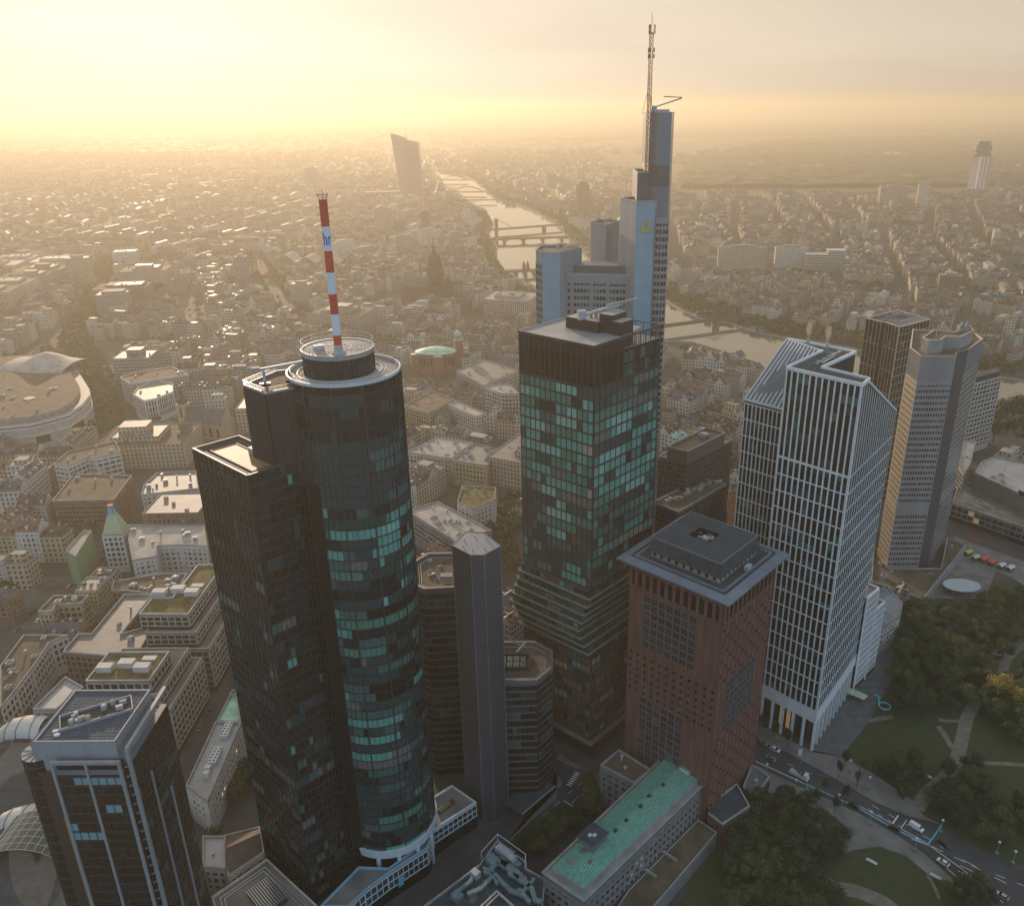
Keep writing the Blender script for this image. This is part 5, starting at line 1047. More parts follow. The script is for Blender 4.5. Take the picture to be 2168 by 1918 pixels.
def ribbed_office():
    z = 18.0; pts = [vR(45, 860), vR(195, 975), vR(430, 425), vR(250, 420)]
    T, pl = block('white office slab with ribbed metal roof between corner tower and box tower', pts, z, 'white_wall', 'roof_metal', vw=1.7, hw=1.7, bay=3.0, units=0, cap=60, g=pick(('glass_black', 5), ('glass_dark', 2), ('lamp_win2', .35)))
    c = centroid(pl); u = Vector((pl[2][0]-pl[1][0], pl[2][1]-pl[1][1])).normalized() 
    a, b = P(*vR(300, 500), z), P(*vR(225, 700), z)
    for p0, n in (((330, 480), 8), ((250, 660), 8)):
        q = MB(); a = P(*vR(*p0), z); q.box((a[0], a[1]), 3.2, 9, z-.8, z+.9, 'white_metal', .06)
        for i in range(5):
            for j in (-.8, .8): q.lathe((a[0]+j, a[1]-3.4+i*1.7), [(.45, z+.9), (.45, z+1.05), (0, z+1.05)], 'dark_metal', 8)
        q.build('fan_bank', T)
    for p0 in ((200, 750), (190, 790)): q = MB(); a = P(*vR(*p0), z); q.box(a, 2.2, 2, z-.8, z+1.4, 'white_wall'); q.build('roof_unit', T)
    q = MB()
    for k in range(26): t = k/25; a = Vector(P(*vR(45, 860), z)).lerp(Vector(P(*vR(250, 420), z)), t); q.bar((a.x+.4, a.y, z-.7), (a.x+6.5, a.y, z-.7), .12, .1, 'alu')
    q.build('roof_ribs', T)
    # copper clad neighbour and tiled houses
    block('low building with a mottled pale green copper roof behind the ribbed roof slab', [vR(258, 415), vR(425, 420), vR(400, 200), vR(370, 195)], 18, 'white_wall', 'copper_light', units=1, cap=10)
    T, pl = block('brown tiled apartment house with cream walls below the green court, next to the box tower', [vR(335, 1500), vR(590, 1330), vR(560, 1150), vR(310, 1210)], 14, 'yellow_wall', 'roof_tile_dark', units=0, vw=1.2, hw=1.4, bay=2.6, cap=20)
    q = MB(); e = [Vector((*p, 13.6)) for p in inset(pl, .3)]; m0 = (e[0]+e[3])/2; m1 = (e[1]+e[2])/2; m0.z = m1.z = 17
    q.face([e[0], e[1], m1, m0], 'roof_tile_dark'); q.face([e[2], e[3], m0, m1], 'roof_tile_dark'); q.face([e[1], e[2], m1], 'yellow_wall'); q.face([e[3], e[0], m0], 'yellow_wall'); q.build('roof', T)
    block('grey metal roofed gable house left of the brown tiled apartment house', [vR(160, 1430), vR(320, 1440), vR(320, 1215), vR(160, 1215)], 15, 'concrete', 'roof_metal', units=1, cap=10)
mat('lamp_win2', (.6, .5, .35), .5, emit=(1, .75, .45), estr=.5)
ribbed_office()
# ---- white shell roofs at the far lower left
def shells():
    T = thing('shell_roofed_mall', -190, 240, 'curved white tube shells and glass vault at the lower left picture edge', 'mall'); 
    mb = MB(); mb.prism([(-260, 200), (-158, 200), (-152, 262), (-175, 285), (-260, 285)], 0, 14, 'dark_clad', 'roof_dark'); mb.build('base_block', T)
    for (p, z) in (([(0, 520), (80, 470), (165, 455), (270, 450), (335, 470)], 22), ([(0, 1170), (80, 1140), (190, 1120), (270, 1115), (330, 1160)], 15)):
        L = [Vector((*P(*vM(*q), z), z-3)) for q in p]; mb = MB(); n = 12
        for k in range(len(L)-1):
            a, b = L[k], L[k+1]; ra, rb = (5.5+k*.3, 5.8+k*.3)
            for i in range(n):
                t0, t1 = PI*i/n, PI*(i+1)/n; f = lambda c, r, t: (c.x, c.y-math.cos(t)*r, c.z+math.sin(t)*r*.8)
                mb.face([f(a, ra, t0), f(b, rb, t0), f(b, rb, t1), f(a, ra, t1)][::-1], 'white_wall')
            for i in range(n): t0, t1 = PI*i/n, PI*(i+1)/n; mb.bar((b.x, b.y-math.cos(t0)*(rb+.1), b.z+math.sin(t0)*(rb*.8+.1)), (b.x, b.y-math.cos(t1)*(rb+.1), b.z+math.sin(t1)*(rb*.8+.1)), .15, .25, 'dark_metal')
        mb.build('shell', T, smooth=True)
    c = P(*vM(215, 1380), 15); mb = MB(); n = 14; r = 14
    for i in range(n):
        t0, t1 = PI*i/n, PI*(i+1)/n
        for k in range(6):
            y0, y1 = c[1]-6+k*3, c[1]-3+k*3; q = [(c[0]-math.cos(t0)*r, y0, 13+math.sin(t0)*8), (c[0]-math.cos(t1)*r, y0, 13+math.sin(t1)*8), (c[0]-math.cos(t1)*r, y1, 13+math.sin(t1)*8), (c[0]-math.cos(t0)*r, y1, 13+math.sin(t0)*8)]
            mb.face(q[::-1], 'glass_mid'); mb.bar(q[0], q[1], .12, .12, 'alu'); mb.bar(q[1], q[2], .12, .12, 'alu')
    mb.build('glass_vault', T)
    block('dark flat roofed block with angled bay below the white shells at the bottom left corner', [vM(80, 1808), vM(230, 1580), vM(400, 1560), vM(520, 1808)], 12, 'dark_clad', 'slate_blue', units=2, cap=10)
shells()
# ---- theatre and plaza at the right
T, pl = block('grey windowless stage house of the theatre at the right picture edge', [vF(770, 1050), vF(1073, 1190), vF(1200, 1250), vF(1200, 1010), vF(890, 950), vF(810, 985)], 27, 'roof_metal', 'roof_metal', name='theatre', cat='theatre', units=7, vw=40, bay=60, hw=12, cap=1, zb=20)
T, pl = block('long low glazed foyer of the theatre facing the plaza at the right', [vF(630, 1235), vF(1073, 1385), vF(1250, 1440), vF(1250, 1300), vF(700, 1110), vF(660, 1150)], 13, 'glass_black', 'roof_flat', name='theatre_foyer', cat='theatre', units=14, vw=.3, bay=4, hw=.6, fl=4.5, frame='alu', par='concrete', cap=60, g=pick(('glass_dark', 3), ('glass_mid', 2), ('lamp_dim', .3)))
q = MB(); a, b = P(*vF(720, 1440), 4), P(*vF(820, 1475), 4); q.bar((*a, 3.6), (*b, 3.6), .3, .9, 'red_paint'); q.build('red_sign', T)
block('dark block with thin pale floor bands right of the silver tower', [vF(685, 850), vF(775, 855), vF(745, 990), vF(700, 1060), vF(660, 1000)], 24, 'dark_clad', 'roof_light', units=2, vw=.3, hw=.5, cap=20, bay=3, frame='stone')
block('paved podium deck around the foot of the silver tower', [vF(130, 1720), vF(450, 1830), vF(712, 1500), vF(600, 1450), vF(560, 1640), vF(240, 1640), vF(150, 1500)], 7, 'concrete', 'roof_brown', name='tower_podium', cat='podium', units=6, cap=10, foot=False)
def oval():
    c = P(*vF(690, 1745), 5); T = thing('oval_glass_canopy', *c, 'oval pale glass canopy over the subway entrance near the silver tower', 'canopy'); mb = MB(); n = 36; E = [(c[0]+11.7*math.cos(t*2*PI/n)*.9, c[1]+7.4*math.sin(t*2*PI/n)) for t in range(n)]
    mb.prism(E, 4.6, 5, 'alu', 'pale_glass', True); mb.build('glass_disc', T); q = MB()
    for k in range(-6, 7): x = c[0]+k*1.55; h = 7.1*math.sqrt(max(0, 1-(k*1.55/10.5)**2)); q.bar((x, c[1]-h, 5.08), (x, c[1]+h, 5.08), .12, .12, 'white_metal')
    for k in range(-3, 4): y = c[1]+k*1.9; h = 10.2*math.sqrt(max(0, 1-(k*1.9/7.5)**2)); q.bar((c[0]-h, y, 5.12), (c[0]+h, y, 5.12), .1, .1, 'white_metal')
    q.build('canopy_ribs', T)
    for k in range(4): a = k*PI/2+.6; q = MB(); q.tube((c[0]+7*math.cos(a), c[1]+4.6*math.sin(a), 0), (c[0]+7*math.cos(a), c[1]+4.6*math.sin(a), 4.7), .2, .2, 'alu', 8); q.build('post', T)
mat('pale_glass', (.38, .46, .50), .15)
oval()
# ------------------------------------------------------------------ churches, halls and far towers
mat('far_glass', (.10, .11, .12), .2); mat('brick_dark', (.13, .07, .05), .85); mat('spire_stone', (.12, .07, .05), .9)
def gable(mb, c, sx, sy, rot, z0, h, rh, wm, rm):
    g = lambda x, y, z: (*local(c[0], c[1], rot, x, y), z)
    mb.prism(rect(c[0], c[1], sx, sy, rot), z0, h, wm, False); X, Y = sx/2, sy/2+.4
    mb.face([g(-X, -Y, h-.2), g(X, -Y, h-.2), g(X, 0, h+rh), g(-X, 0, h+rh)], rm); mb.face([g(X, Y, h-.2), g(-X, Y, h-.2), g(-X, 0, h+rh), g(X, 0, h+rh)], rm)
    mb.face([g(X, -Y, h-.2), g(X, Y, h-.2), g(X, 0, h+rh)], wm); mb.face([g(-X, Y, h-.2), g(-X, -Y, h-.2), g(-X, 0, h+rh)], wm)
def local(cx, cy, rot, x, y): c, s = math.cos(rot), math.sin(rot); return (cx+x*c-y*s, cy+x*s+y*c)
def square_church():
    c = P(*vS(1565, 1255)); T = thing('church', *c, 'brown stone church with a square bell tower and steep slate nave by the open square', 'church'); block_footprint(rect(c[0]+12, c[1]+2, 50, 30)); rot = -.25
    mb = MB(); w = 7.5; t = rect(*c, w, w, rot); mb.prism(t, 0, 28, 'yellow_wall', 'concrete'); mb.prism(inset(t, -.5), 14, 14.8, 'stone', 'stone', True); mb.prism(inset(t, -.6), 27.2, 28.4, 'stone', 'stone', True); mb.build('bell_tower', T)
    mb = MB(); mb.lathe(c, [(4.1, 28.4), (4.1, 32), (4.6, 32.2), (3.2, 34.6), (2.1, 36), (2.1, 39), (2.5, 39.2), (1.4, 41.5), (.3, 43.5), (.1, 48), (0, 48)], 'roof_tile_dark', 8); mb.build('tower_helmet', T)
    for k in range(4):
        a, b = t[k], t[(k+1) % 4]; n = Vector((b[1]-a[1], a[0]-b[0])).normalized()*.08; m = ((a[0]+b[0])/2+n.x, (a[1]+b[1])/2+n.y); u = Vector((b[0]-a[0], b[1]-a[1])).normalized()
        for z0, z1 in ((4, 12), (17, 26)): mb = MB(); mb.face([(m[0]-u.x*1.1, m[1]-u.y*1.1, z0), (m[0]+u.x*1.1, m[1]+u.y*1.1, z0), (m[0]+u.x*1.1, m[1]+u.y*1.1, z1-1.5), (m[0], m[1], z1), (m[0]-u.x*1.1, m[1]-u.y*1.1, z1-1.5)], 'glass_black'); mb.build('window', T)
    mb = MB(); nc = local(*c, rot, 22, 2); gable(mb, nc, 36, 19, rot, 0, 14, 11, 'yellow_wall', 'roof_slate'); mb.build('nave', T)
    for i in range(5):
        mb = MB(); p = [local(*nc, rot, -14+i*7+s, -9.58) for s in (-1.3, 1.3)]; m = local(*nc, rot, -14+i*7, -9.58); mb.face([(*p[0], 3), (*p[1], 3), (*p[1], 9.5), (*m, 11.5), (*p[0], 9.5)], 'glass_black'); mb.build('window', T)
square_church()
def round_church():
    c = P(*vU(285, 480)); T = thing('round_church', *c, 'round red sandstone church with a shallow turquoise copper roof and square tower', 'church'); block_footprint(circle(c, 34, 12)); mb = MB(); a, b, n = 21, 15, 40
    E = [(c[0]+a*math.cos(2*PI*k/n), c[1]+b+b*math.sin(2*PI*k/n)) for k in range(n)]; mb.prism(E, 0, 24, 'sandstone', False)
    for k in range(n): mb.bar((*E[k], 0), (*E[k], 24), .6, .5, 'sandstone', up=(1, 0, 0))
    mb.build('rotunda', T); cc = (c[0], c[1]+b); rf = MB()
    for k in range(n):
        p, q = E[k], E[(k+1) % n]; f = lambda v, s: (cc[0]+(v[0]-cc[0])*s, cc[1]+(v[1]-cc[1])*s)
        for s0, s1, z0, z1 in ((1.05, .55, 23.8, 27), (.55, 0, 27, 28.2)): rf.face([(*f(p, s0), z0), (*f(q, s0), z0), (*f(q, s1), z1), (*f(p, s1), z1)][:4 if s1 else 3], 'copper_light')
    rf.build('copper_roof', T)
    for (x, y) in ((-21, 8), (4, -2)): q = MB(); q.prism(rect(c[0]+x, c[1]+y, 9, 8, .3), 0, 23, 'sandstone', 'copper_light'); q.build('stair_wing', T)
    q = MB(); t = (c[0]+23, c[1]+26); q.prism(rect(*t, 9, 9, .2), 0, 33, 'sandstone', 'concrete'); q.build('tower', T); q = MB()
    for k in range(8): q.bar((t[0]+3*math.cos(k*PI/4), t[1]+3*math.sin(k*PI/4), 33), (t[0]+3*math.cos(k*PI/4), t[1]+3*math.sin(k*PI/4), 38), .8, .8, 'stone', up=(1, 0, 0))
    q.lathe(t, [(3.9, 38), (3.4, 40), (2, 42), (0, 43.6)], 'copper_light', 12); q.build('lantern', T)
    for k in range(16): q = MB(); a0 = PI+.15+k*.18; x, y = cc[0]+(a+.4)*math.cos(a0), cc[1]+(b+.4)*math.sin(a0); q.bar((x, y, 12), (x, y, 20), 1.6, .3, 'glass_black', up=(math.cos(a0), math.sin(a0), 0)); q.build('window', T)
round_church()
def cathedral():
    c = P(*vK(765, 1400)); T = thing('cathedral', *c, 'dark red gothic cathedral with a tall pointed openwork spire above the old town', 'cathedral'); block_footprint(rect(c[0]-10, c[1]+10, 90, 60)); s = math.hypot(*c)/900
    hs = lambda py: (lambda: 0)
    lo, hi = 20, 200
    for _ in range(40):
        m = (lo+hi)/2
        if Q(*c, m)[1] > 230+950/3.407: lo = m
        else: hi = m
    H = lo; w = 88/3.407/FOC*math.hypot(c[0], c[1], CAMH)
    mb = MB(); mb.prism(rect(*c, w, w, .2), 0, H*.52, 'spire_stone', 'spire_stone')
    for k in range(4):
        x, y = rect(*c, w*1.08, w*1.08, .2)[k]; mb.prism(rect(x, y, w*.22, w*.22, .2), 0, H*.5, 'spire_stone', False); mb.lathe((x, y), [(w*.13, H*.5), (0, H*.62)], 'spire_stone', 6)
    mb.build('tower', T); mb = MB(); mb.lathe(c, [(w*.46, H*.52), (w*.42, H*.68), (w*.34, H*.70), (w*.27, H*.77), (w*.14, H*.84), (w*.10, H*.9), (w*.03, H*.95), (.3, H), (0, H)], 'spire_stone', 8)
    for k in range(8): x, y = c[0]+w*.44*math.cos(k*PI/4), c[1]+w*.44*math.sin(k*PI/4); mb.lathe((x, y), [(w*.06, H*.6), (w*.05, H*.7), (0, H*.77)], 'spire_stone', 5)
    mb.build('spire', T); mb = MB(); gable(mb, (c[0]-w*1.1, c[1]+w*.9), w*3.2, w*1.15, -.2, 0, H*.25, H*.13, 'spire_stone', 'roof_slate'); gable(mb, (c[0]+w*.2, c[1]+w*1.2), w*1.2, w*3, -.2, 0, H*.25, H*.12, 'spire_stone', 'roof_slate'); mb.build('nave', T)
    for k in range(4): q = MB(); x = c[0]-w*.3+k*w*.2; q.bar((x, c[1]-w*.56, H*.3), (x, c[1]-w*.56, H*.45), w*.09, .3, 'glass_black', up=(0, 1, 0)); q.build('window', T)
cathedral()
def solve_h(c, py, lo=0, hi=400):
    for _ in range(40):
        m = (lo+hi)/2
        if Q(*c, m)[1] > py: lo = m
        else: hi = m
    return lo
def far_tower(nm, lab, cat, base, top_py, w_px, ratio, rot, wall, roof='roof_flat', builder=None):
    c = P(*base); dist = math.hypot(c[0], c[1], CAMH); H = solve_h(c, top_py); w = w_px/FOC*dist; block_footprint(rect(*c, w*1.8, w*1.8)); T = thing(nm, *c, lab, cat)
    if builder: builder(T, c, H, w); return T
    mb = MB(); mb.prism(rect(*c, w, w*ratio, rot), 0, H, wall, roof); mb.build('tower_body', T); mb = MB(); mb.box(c, w*.5, w*ratio*.5, H, H+3.5, 'concrete', rot); mb.build('plant_room', T); return T
def twin(T, c, H, w):
    for s, z, m in ((-1, H, 'far_glass'), (1, H*.9, 'far_glass')):
        mb = MB(); k = w*.25; lo_ = [(c[0]+s*k-w*.22, c[1]-w*.3), (c[0]+s*k+w*.24, c[1]-w*.3), (c[0]+s*k+w*.24, c[1]+w*.3), (c[0]+s*k-w*.22, c[1]+w*.3)]
        sh = -w*.34 if s < 0 else -w*.14; hi_ = [(x*1.0+sh*(.9 if i in (0, 3) else .3), y) for i, (x, y) in enumerate(lo_)]; n = 20; zt = [z, z*.93 if s < 0 else z*.96, z*.93 if s < 0 else z*.96, z]
        for i in range(4):
            j = (i+1) % 4; mb.face([(*lo_[i], 0), (*lo_[j], 0), (*hi_[j], zt[j]), (*hi_[i], zt[i])], m)
        mb.face([(*p, q) for p, q in zip(hi_, zt)], 'roof_flat')
        for r_ in range(1, 30):
            t = r_/30; a = [lo_[0][q]+(hi_[0][q]-lo_[0][q])*t for q in (0, 1)]; b = [lo_[1][q]+(hi_[1][q]-lo_[1][q])*t for q in (0, 1)]; mb.bar((a[0], a[1]-.3, zt[0]*t), (b[0], b[1]-.3, zt[1]*t), .4, .9, 'unit_metal')
        mb.build('tower_slab', T)
    mb = MB(); mb.tube((c[0]-w*.1, c[1], H*.94), (c[0]-w*.1, c[1], H*1.05), .8, .3, 'dark_metal', 6); mb.build('aerial', T); mb = MB(); mb.box((c[0]-w*1.0, c[1]-w*.6), w*2.2, w*.5, 0, 22, 'far_glass', .3); mb.build('long_hall', T)
far_tower('slanted_tower', 'slanted pair of joined glass towers standing alone in the bright haze left of the river', 'skyscraper', vK(590, 640), 230+180/3.407, 42, 1, 0, 'far_glass', builder=twin)
def silo(T, c, H, w):
    mb = MB(); mb.prism(rect(*c, w*.66, w*.66, .5), 0, H*.72, 'white_wall', 'concrete'); 
    for s in (-1, 0, 1): mb.bar((c[0]+s*w*.17-w*.05, c[1]-w*.42, 0), (c[0]+s*w*.17-w*.05, c[1]-w*.42, H*.72), w*.1, w*.1, 'white_wall', up=(0, 1, 0))
    mb.build('residential_shaft', T); mb = MB()
    for k in range(16): z = H*(.05+k*.042); mb.box((c[0]+w*.3, c[1]), w*.5, w*.5, z, z+H*.012, 'concrete', .5)
    mb.build('balconies', T)['kind'] = 'stuff'; mb = MB(); mb.lathe(c, [(w*.42, H*.72), (w*.46, H*.735), (w*.46, H*.76), (w*.36, H*.77), (w*.36, H*.80), (w*.42, H*.83), (w*.42, H*.92), (w*.33, H*.94), (w*.33, H), (0, H)], 'granite_grey', 24); mb.build('barrel_top', T)
mat('granite_grey', (.12, .105, .11), .6)
far_tower('silo_tower', 'white high tower with a dark barrel shaped head, far off at the upper right', 'tower', (1400+1770/2.661, 180+610/2.661), 180+318/2.661, 34, 1, 0, 'white_wall', builder=silo)
far_tower('apartment_tower', 'slim bright white apartment tower between the houses left of the silo tower', 'tower block', (1400+1462/2.661, 180+705/2.661), 180+555/2.661, 20, .8, -.3, 'wm_white')
far_tower('apartment_slab', 'wide pale brown apartment slab left of the slim white tower block', 'tower block', (1400+1300/2.661, 180+670/2.661), 180+568/2.661, 52, .3, -.1, 'wm_stone')
far_tower('apartment_tower', 'grey high rise right of the silo tower in the haze', 'tower block', (1400+1920/2.661, 180+590/2.661), 180+490/2.661, 22, .6, .3, 'wm_grey')
def rounded(T, c, H, w):
    mb = MB(); mb.prism(rect(*c, w*.72, w*.72, .4), 0, H*.9, 'wm_brown', 'brick_dark'); mb.prism(rect(*c, w*.95, w*.5, .4), 0, H*.82, 'wm_brown', 'brick_dark'); mb.prism(rect(*c, w*.5, w*.95, .4), 0, H*.82, 'wm_brown', 'brick_dark'); mb.build('tower_body', T); mb = MB(); mb.lathe(c, [(w*.34, H*.9), (w*.3, H), (w*.26, H), (0, H*.97)], 'brick_dark', 16); mb.build('crown', T)
far_tower('brick_tower', 'rounded reddish brick tower on the far river bank left of the tallest tower', 'tower', vK(1820, 755), 230+528/3.407, 27, 1, 0, 'wm_brown', builder=rounded)
def wedge(T, c, H, w):
    p = rect(*c, w, w*.3, -.35); mb = MB(); mb.prism(p, 0, H, 'wm_grey', 'roof_flat', ztop=[H, H*.45, H*.45, H]); mb.build('tower_body', T)
far_tower('wedge_building', 'wedge roofed grey building behind the far river bank', 'building', vK(1665, 575), 230+462/3.407, 56, 1, 0, 'wm_grey', builder=wedge)
far_tower('apartment_tower', 'hazy high rise slab right of the mast in the distance', 'tower block', vK(390, 880), 230+715/3.407, 32, .5, .1, 'wm_stone')
far_tower('apartment_tower', 'narrow dark ribbed high rise above the cathedral spire', 'tower block', vK(690, 910), 230+735/3.407, 17, .9, .1, 'wm_brown')
far_tower('apartment_tower', 'faint square high rise in the glare left of the slanted twin towers', 'tower block', (663, 400), 355, 24, .7, .2, 'wm_grey')
far_tower('apartment_tower', 'slab with a framed flat roof left of the wavy roofed hall', 'tower block', vT(745, 590), 440+350/3.407, 22, .7, .1, 'wm_grey', 'roof_light')
far_tower('office_slab', 'pale slab beside the avenue right of the framed roof slab', 'tower block', vT(1165, 680), 440+545/3.407, 40, .5, -.2, 'wm_stone')
far_tower('apartment_tower', 'pale tall block by the dark avenue at the left edge of the picture', 'tower block', (175, 600), 545, 38, .5, .2, 'wm_stone')
# banded hotel and slabs on the south bank
def banded(label, base, px_w, zpx, tiers, dark='glass_dark'):
    c = P(*base); dist = math.hypot(c[0], c[1], CAMH); w = px_w/FOC*dist; H = solve_h(c, zpx); T = thing('hotel', *c, label, 'hotel'); block_footprint(rect(*c, w*1.1, w*.6, -.1))
    for (o, sx, hh) in tiers:
        mb = MB(); mb.prism(rect(c[0]+o*w, c[1], sx*w, w*.28, -.1), 0, hh*H, dark, 'roof_light'); n = int(hh*H/3.2)
        for k in range(n+1): mb.box((c[0]+o*w, c[1]), sx*w+1.5, w*.28+1.5, k*hh*H/n-.6, k*hh*H/n+.9, 'white_wall', -.1)
        mb.build('storeys', T)
banded('bright white hotel with dark horizontal window bands and a stepped top across the river', vL(940, 295), 76, 460+183/2.627, ((-.1, .9, .8), (.22, .42, 1), (.44, .22, .6)))
far_tower('apartment_slab', 'long pale high slab with a broken roofline left of the white banded hotel', 'tower block', vL(470, 285), 460+165/2.627, 96, .2, -.1, 'wm_cream')
far_tower('apartment_slab', 'pale stepped slab directly left of the white banded hotel', 'tower block', vL(740, 280), 460+165/2.627, 62, .3, -.1, 'wm_white')
far_tower('apartment_tower', 'brown square block of flats among low houses at the right', 'tower block', vL(1620, 425), 460+320/2.627, 40, .7, -.3, 'wm_brown')
# wavy hall, arcade, boat
def wavy_hall():
    T = thing('market_hall', *P(*vT(1200, 560)), 'long hall with a pale wavy folded roof right behind the mast', 'hall'); L = [P(*vT(*p), 16) for p in ((1000, 400), (1450, 400))]; c0 = Vector(L[0]); u = (Vector(L[1])-c0); Lg = u.length; u.normalize(); v = Vector((-u.y, u.x)); n = 40; D = 45; block_footprint(ccw([tuple(c0), tuple(c0+u*Lg), tuple(c0+u*Lg+v*D), tuple(c0+v*D)]))
    rf = MB(); zf = lambda t: 22+6*math.sin(t*3*2*PI)+2*math.sin(t*11)
    for k in range(n):
        a, b = k/n, (k+1)/n; p, q = c0+u*Lg*a, c0+u*Lg*b; rf.face([(*p, zf(a)), (*q, zf(b)), (*(q+v*D), zf(b)), (*(p+v*D), zf(a))], 'roof_light'); rf.face([(*p, 0), (*q, 0), (*q, zf(b)-.3), (*p, zf(a)-.3)], 'wm_brown')
    rf.build('wavy_roof', T)
wavy_hall()
def arcade():
    z = 24; pts = [vS(-120, 1200), vS(0, 1190), vS(250, 1165), vS(400, 1130), vS(560, 1085), vS(680, 1010), vS(745, 930), vS(740, 880), vS(640, 720), vS(560, 640), vS(300, 600), vS(-120, 640)]
    poly = ccw([P(*p, z) for p in pts]); block_footprint(poly); c = centroid(poly); T = thing('shopping_arcade', *c, 'big white department store with a rounded corner and curved pale roof at the left edge', 'store'); mb = MB(); mb.prism(poly, 0, z, 'stone', 'roof_flat'); mb.build('wall', T)
    for zz, o in ((z-2.2, .6), (z-5, .5), (z-12, .5)): q = MB(); parapet(q, poly, zz, 1.6, .3, 'white_wall', o); q.build('cornice_band', T)
    n = len(poly)
    for k in range(n):
        a, b = poly[k], poly[(k+1) % n]; nn = Vector((b[1]-a[1], a[0]-b[0])).normalized()
        if nn.dot(-Vector(a).normalized()) < .1: continue
        q = MB(); o = nn*.12; q.face([(a[0]+o.x, a[1]+o.y, z-3.3), (b[0]+o.x, b[1]+o.y, z-3.3), (b[0]+o.x, b[1]+o.y, z-2.4), (a[0]+o.x, a[1]+o.y, z-2.4)], 'glass_black'); q.build('window_strip', T)
        if k % 2 == 0:
            u = Vector((b[0]-a[0], b[1]-a[1])); A_, B_ = Vector(a)+u*.1+o, Vector(a)+u*.9+o; q = MB(); q.face([(*A_, 5), (*B_, 5), (*B_, 11.5), (*A_, 11.5)], 'glass_dark'); q.build('shop_window', T)
    pp = inset(poly, 4); q = MB(); q.prism(inset(poly, 7), z, z+3.5, 'concrete', 'roof_brown'); q.build('upper_storey', T)
    q = MB(); X0, Y0 = P(*vS(-60, 720), 30); X1, _ = P(*vS(520, 720), 30); NX, NY = 24, 10; Wd = X1-X0; Dp = 60
    hz = lambda i, j: 25+9*math.exp(-((i/NX-.55)/.22)**2)*math.sin(PI*j/NY)+6*math.sin(PI*j/NY)**.6
    for i in range(NX):
        for j in range(NY): f = lambda a, b: (X0+Wd*a/NX, Y0+Dp*b/NY-10*(a/NX), hz(a, b)); q.face([f(i, j), f(i+1, j), f(i+1, j+1), f(i, j+1)], 'roof_light')
    q.build('curved_roof', T, smooth=True); roof_units(T, inset(poly, 9), z+3.5, 14, 4, smax=6); q = MB(); x, y = P(*vS(245, 955), z+4); q.lathe((x, y), [(4.5, z+3.5), (4.5, z+4.2), (0, z+4.4)], 'white_wall', 24); q.build('round_skylight', T)
arcade()
block('white glass walled corner store with a rounded roof slab facing the church square', [vS(1105, 920), vS(1200, 975), vS(1300, 955), vS(1440, 900), vS(1440, 830), vS(1300, 800), vS(1150, 860)], 22, 'white_wall', 'roof_flat', bay=2.6, vw=.9, hw=.8, fl=6, units=3, par='white_wall')
block('broad flat roofed stone store behind the corner store, pale double roof edge', [vS(1000, 780), vS(1080, 830), vS(1560, 755), vS(1430, 690), vS(1100, 740)], 24, 'stone', 'roof_brown', bay=2.6, vw=.9, units=5, par='white_wall')
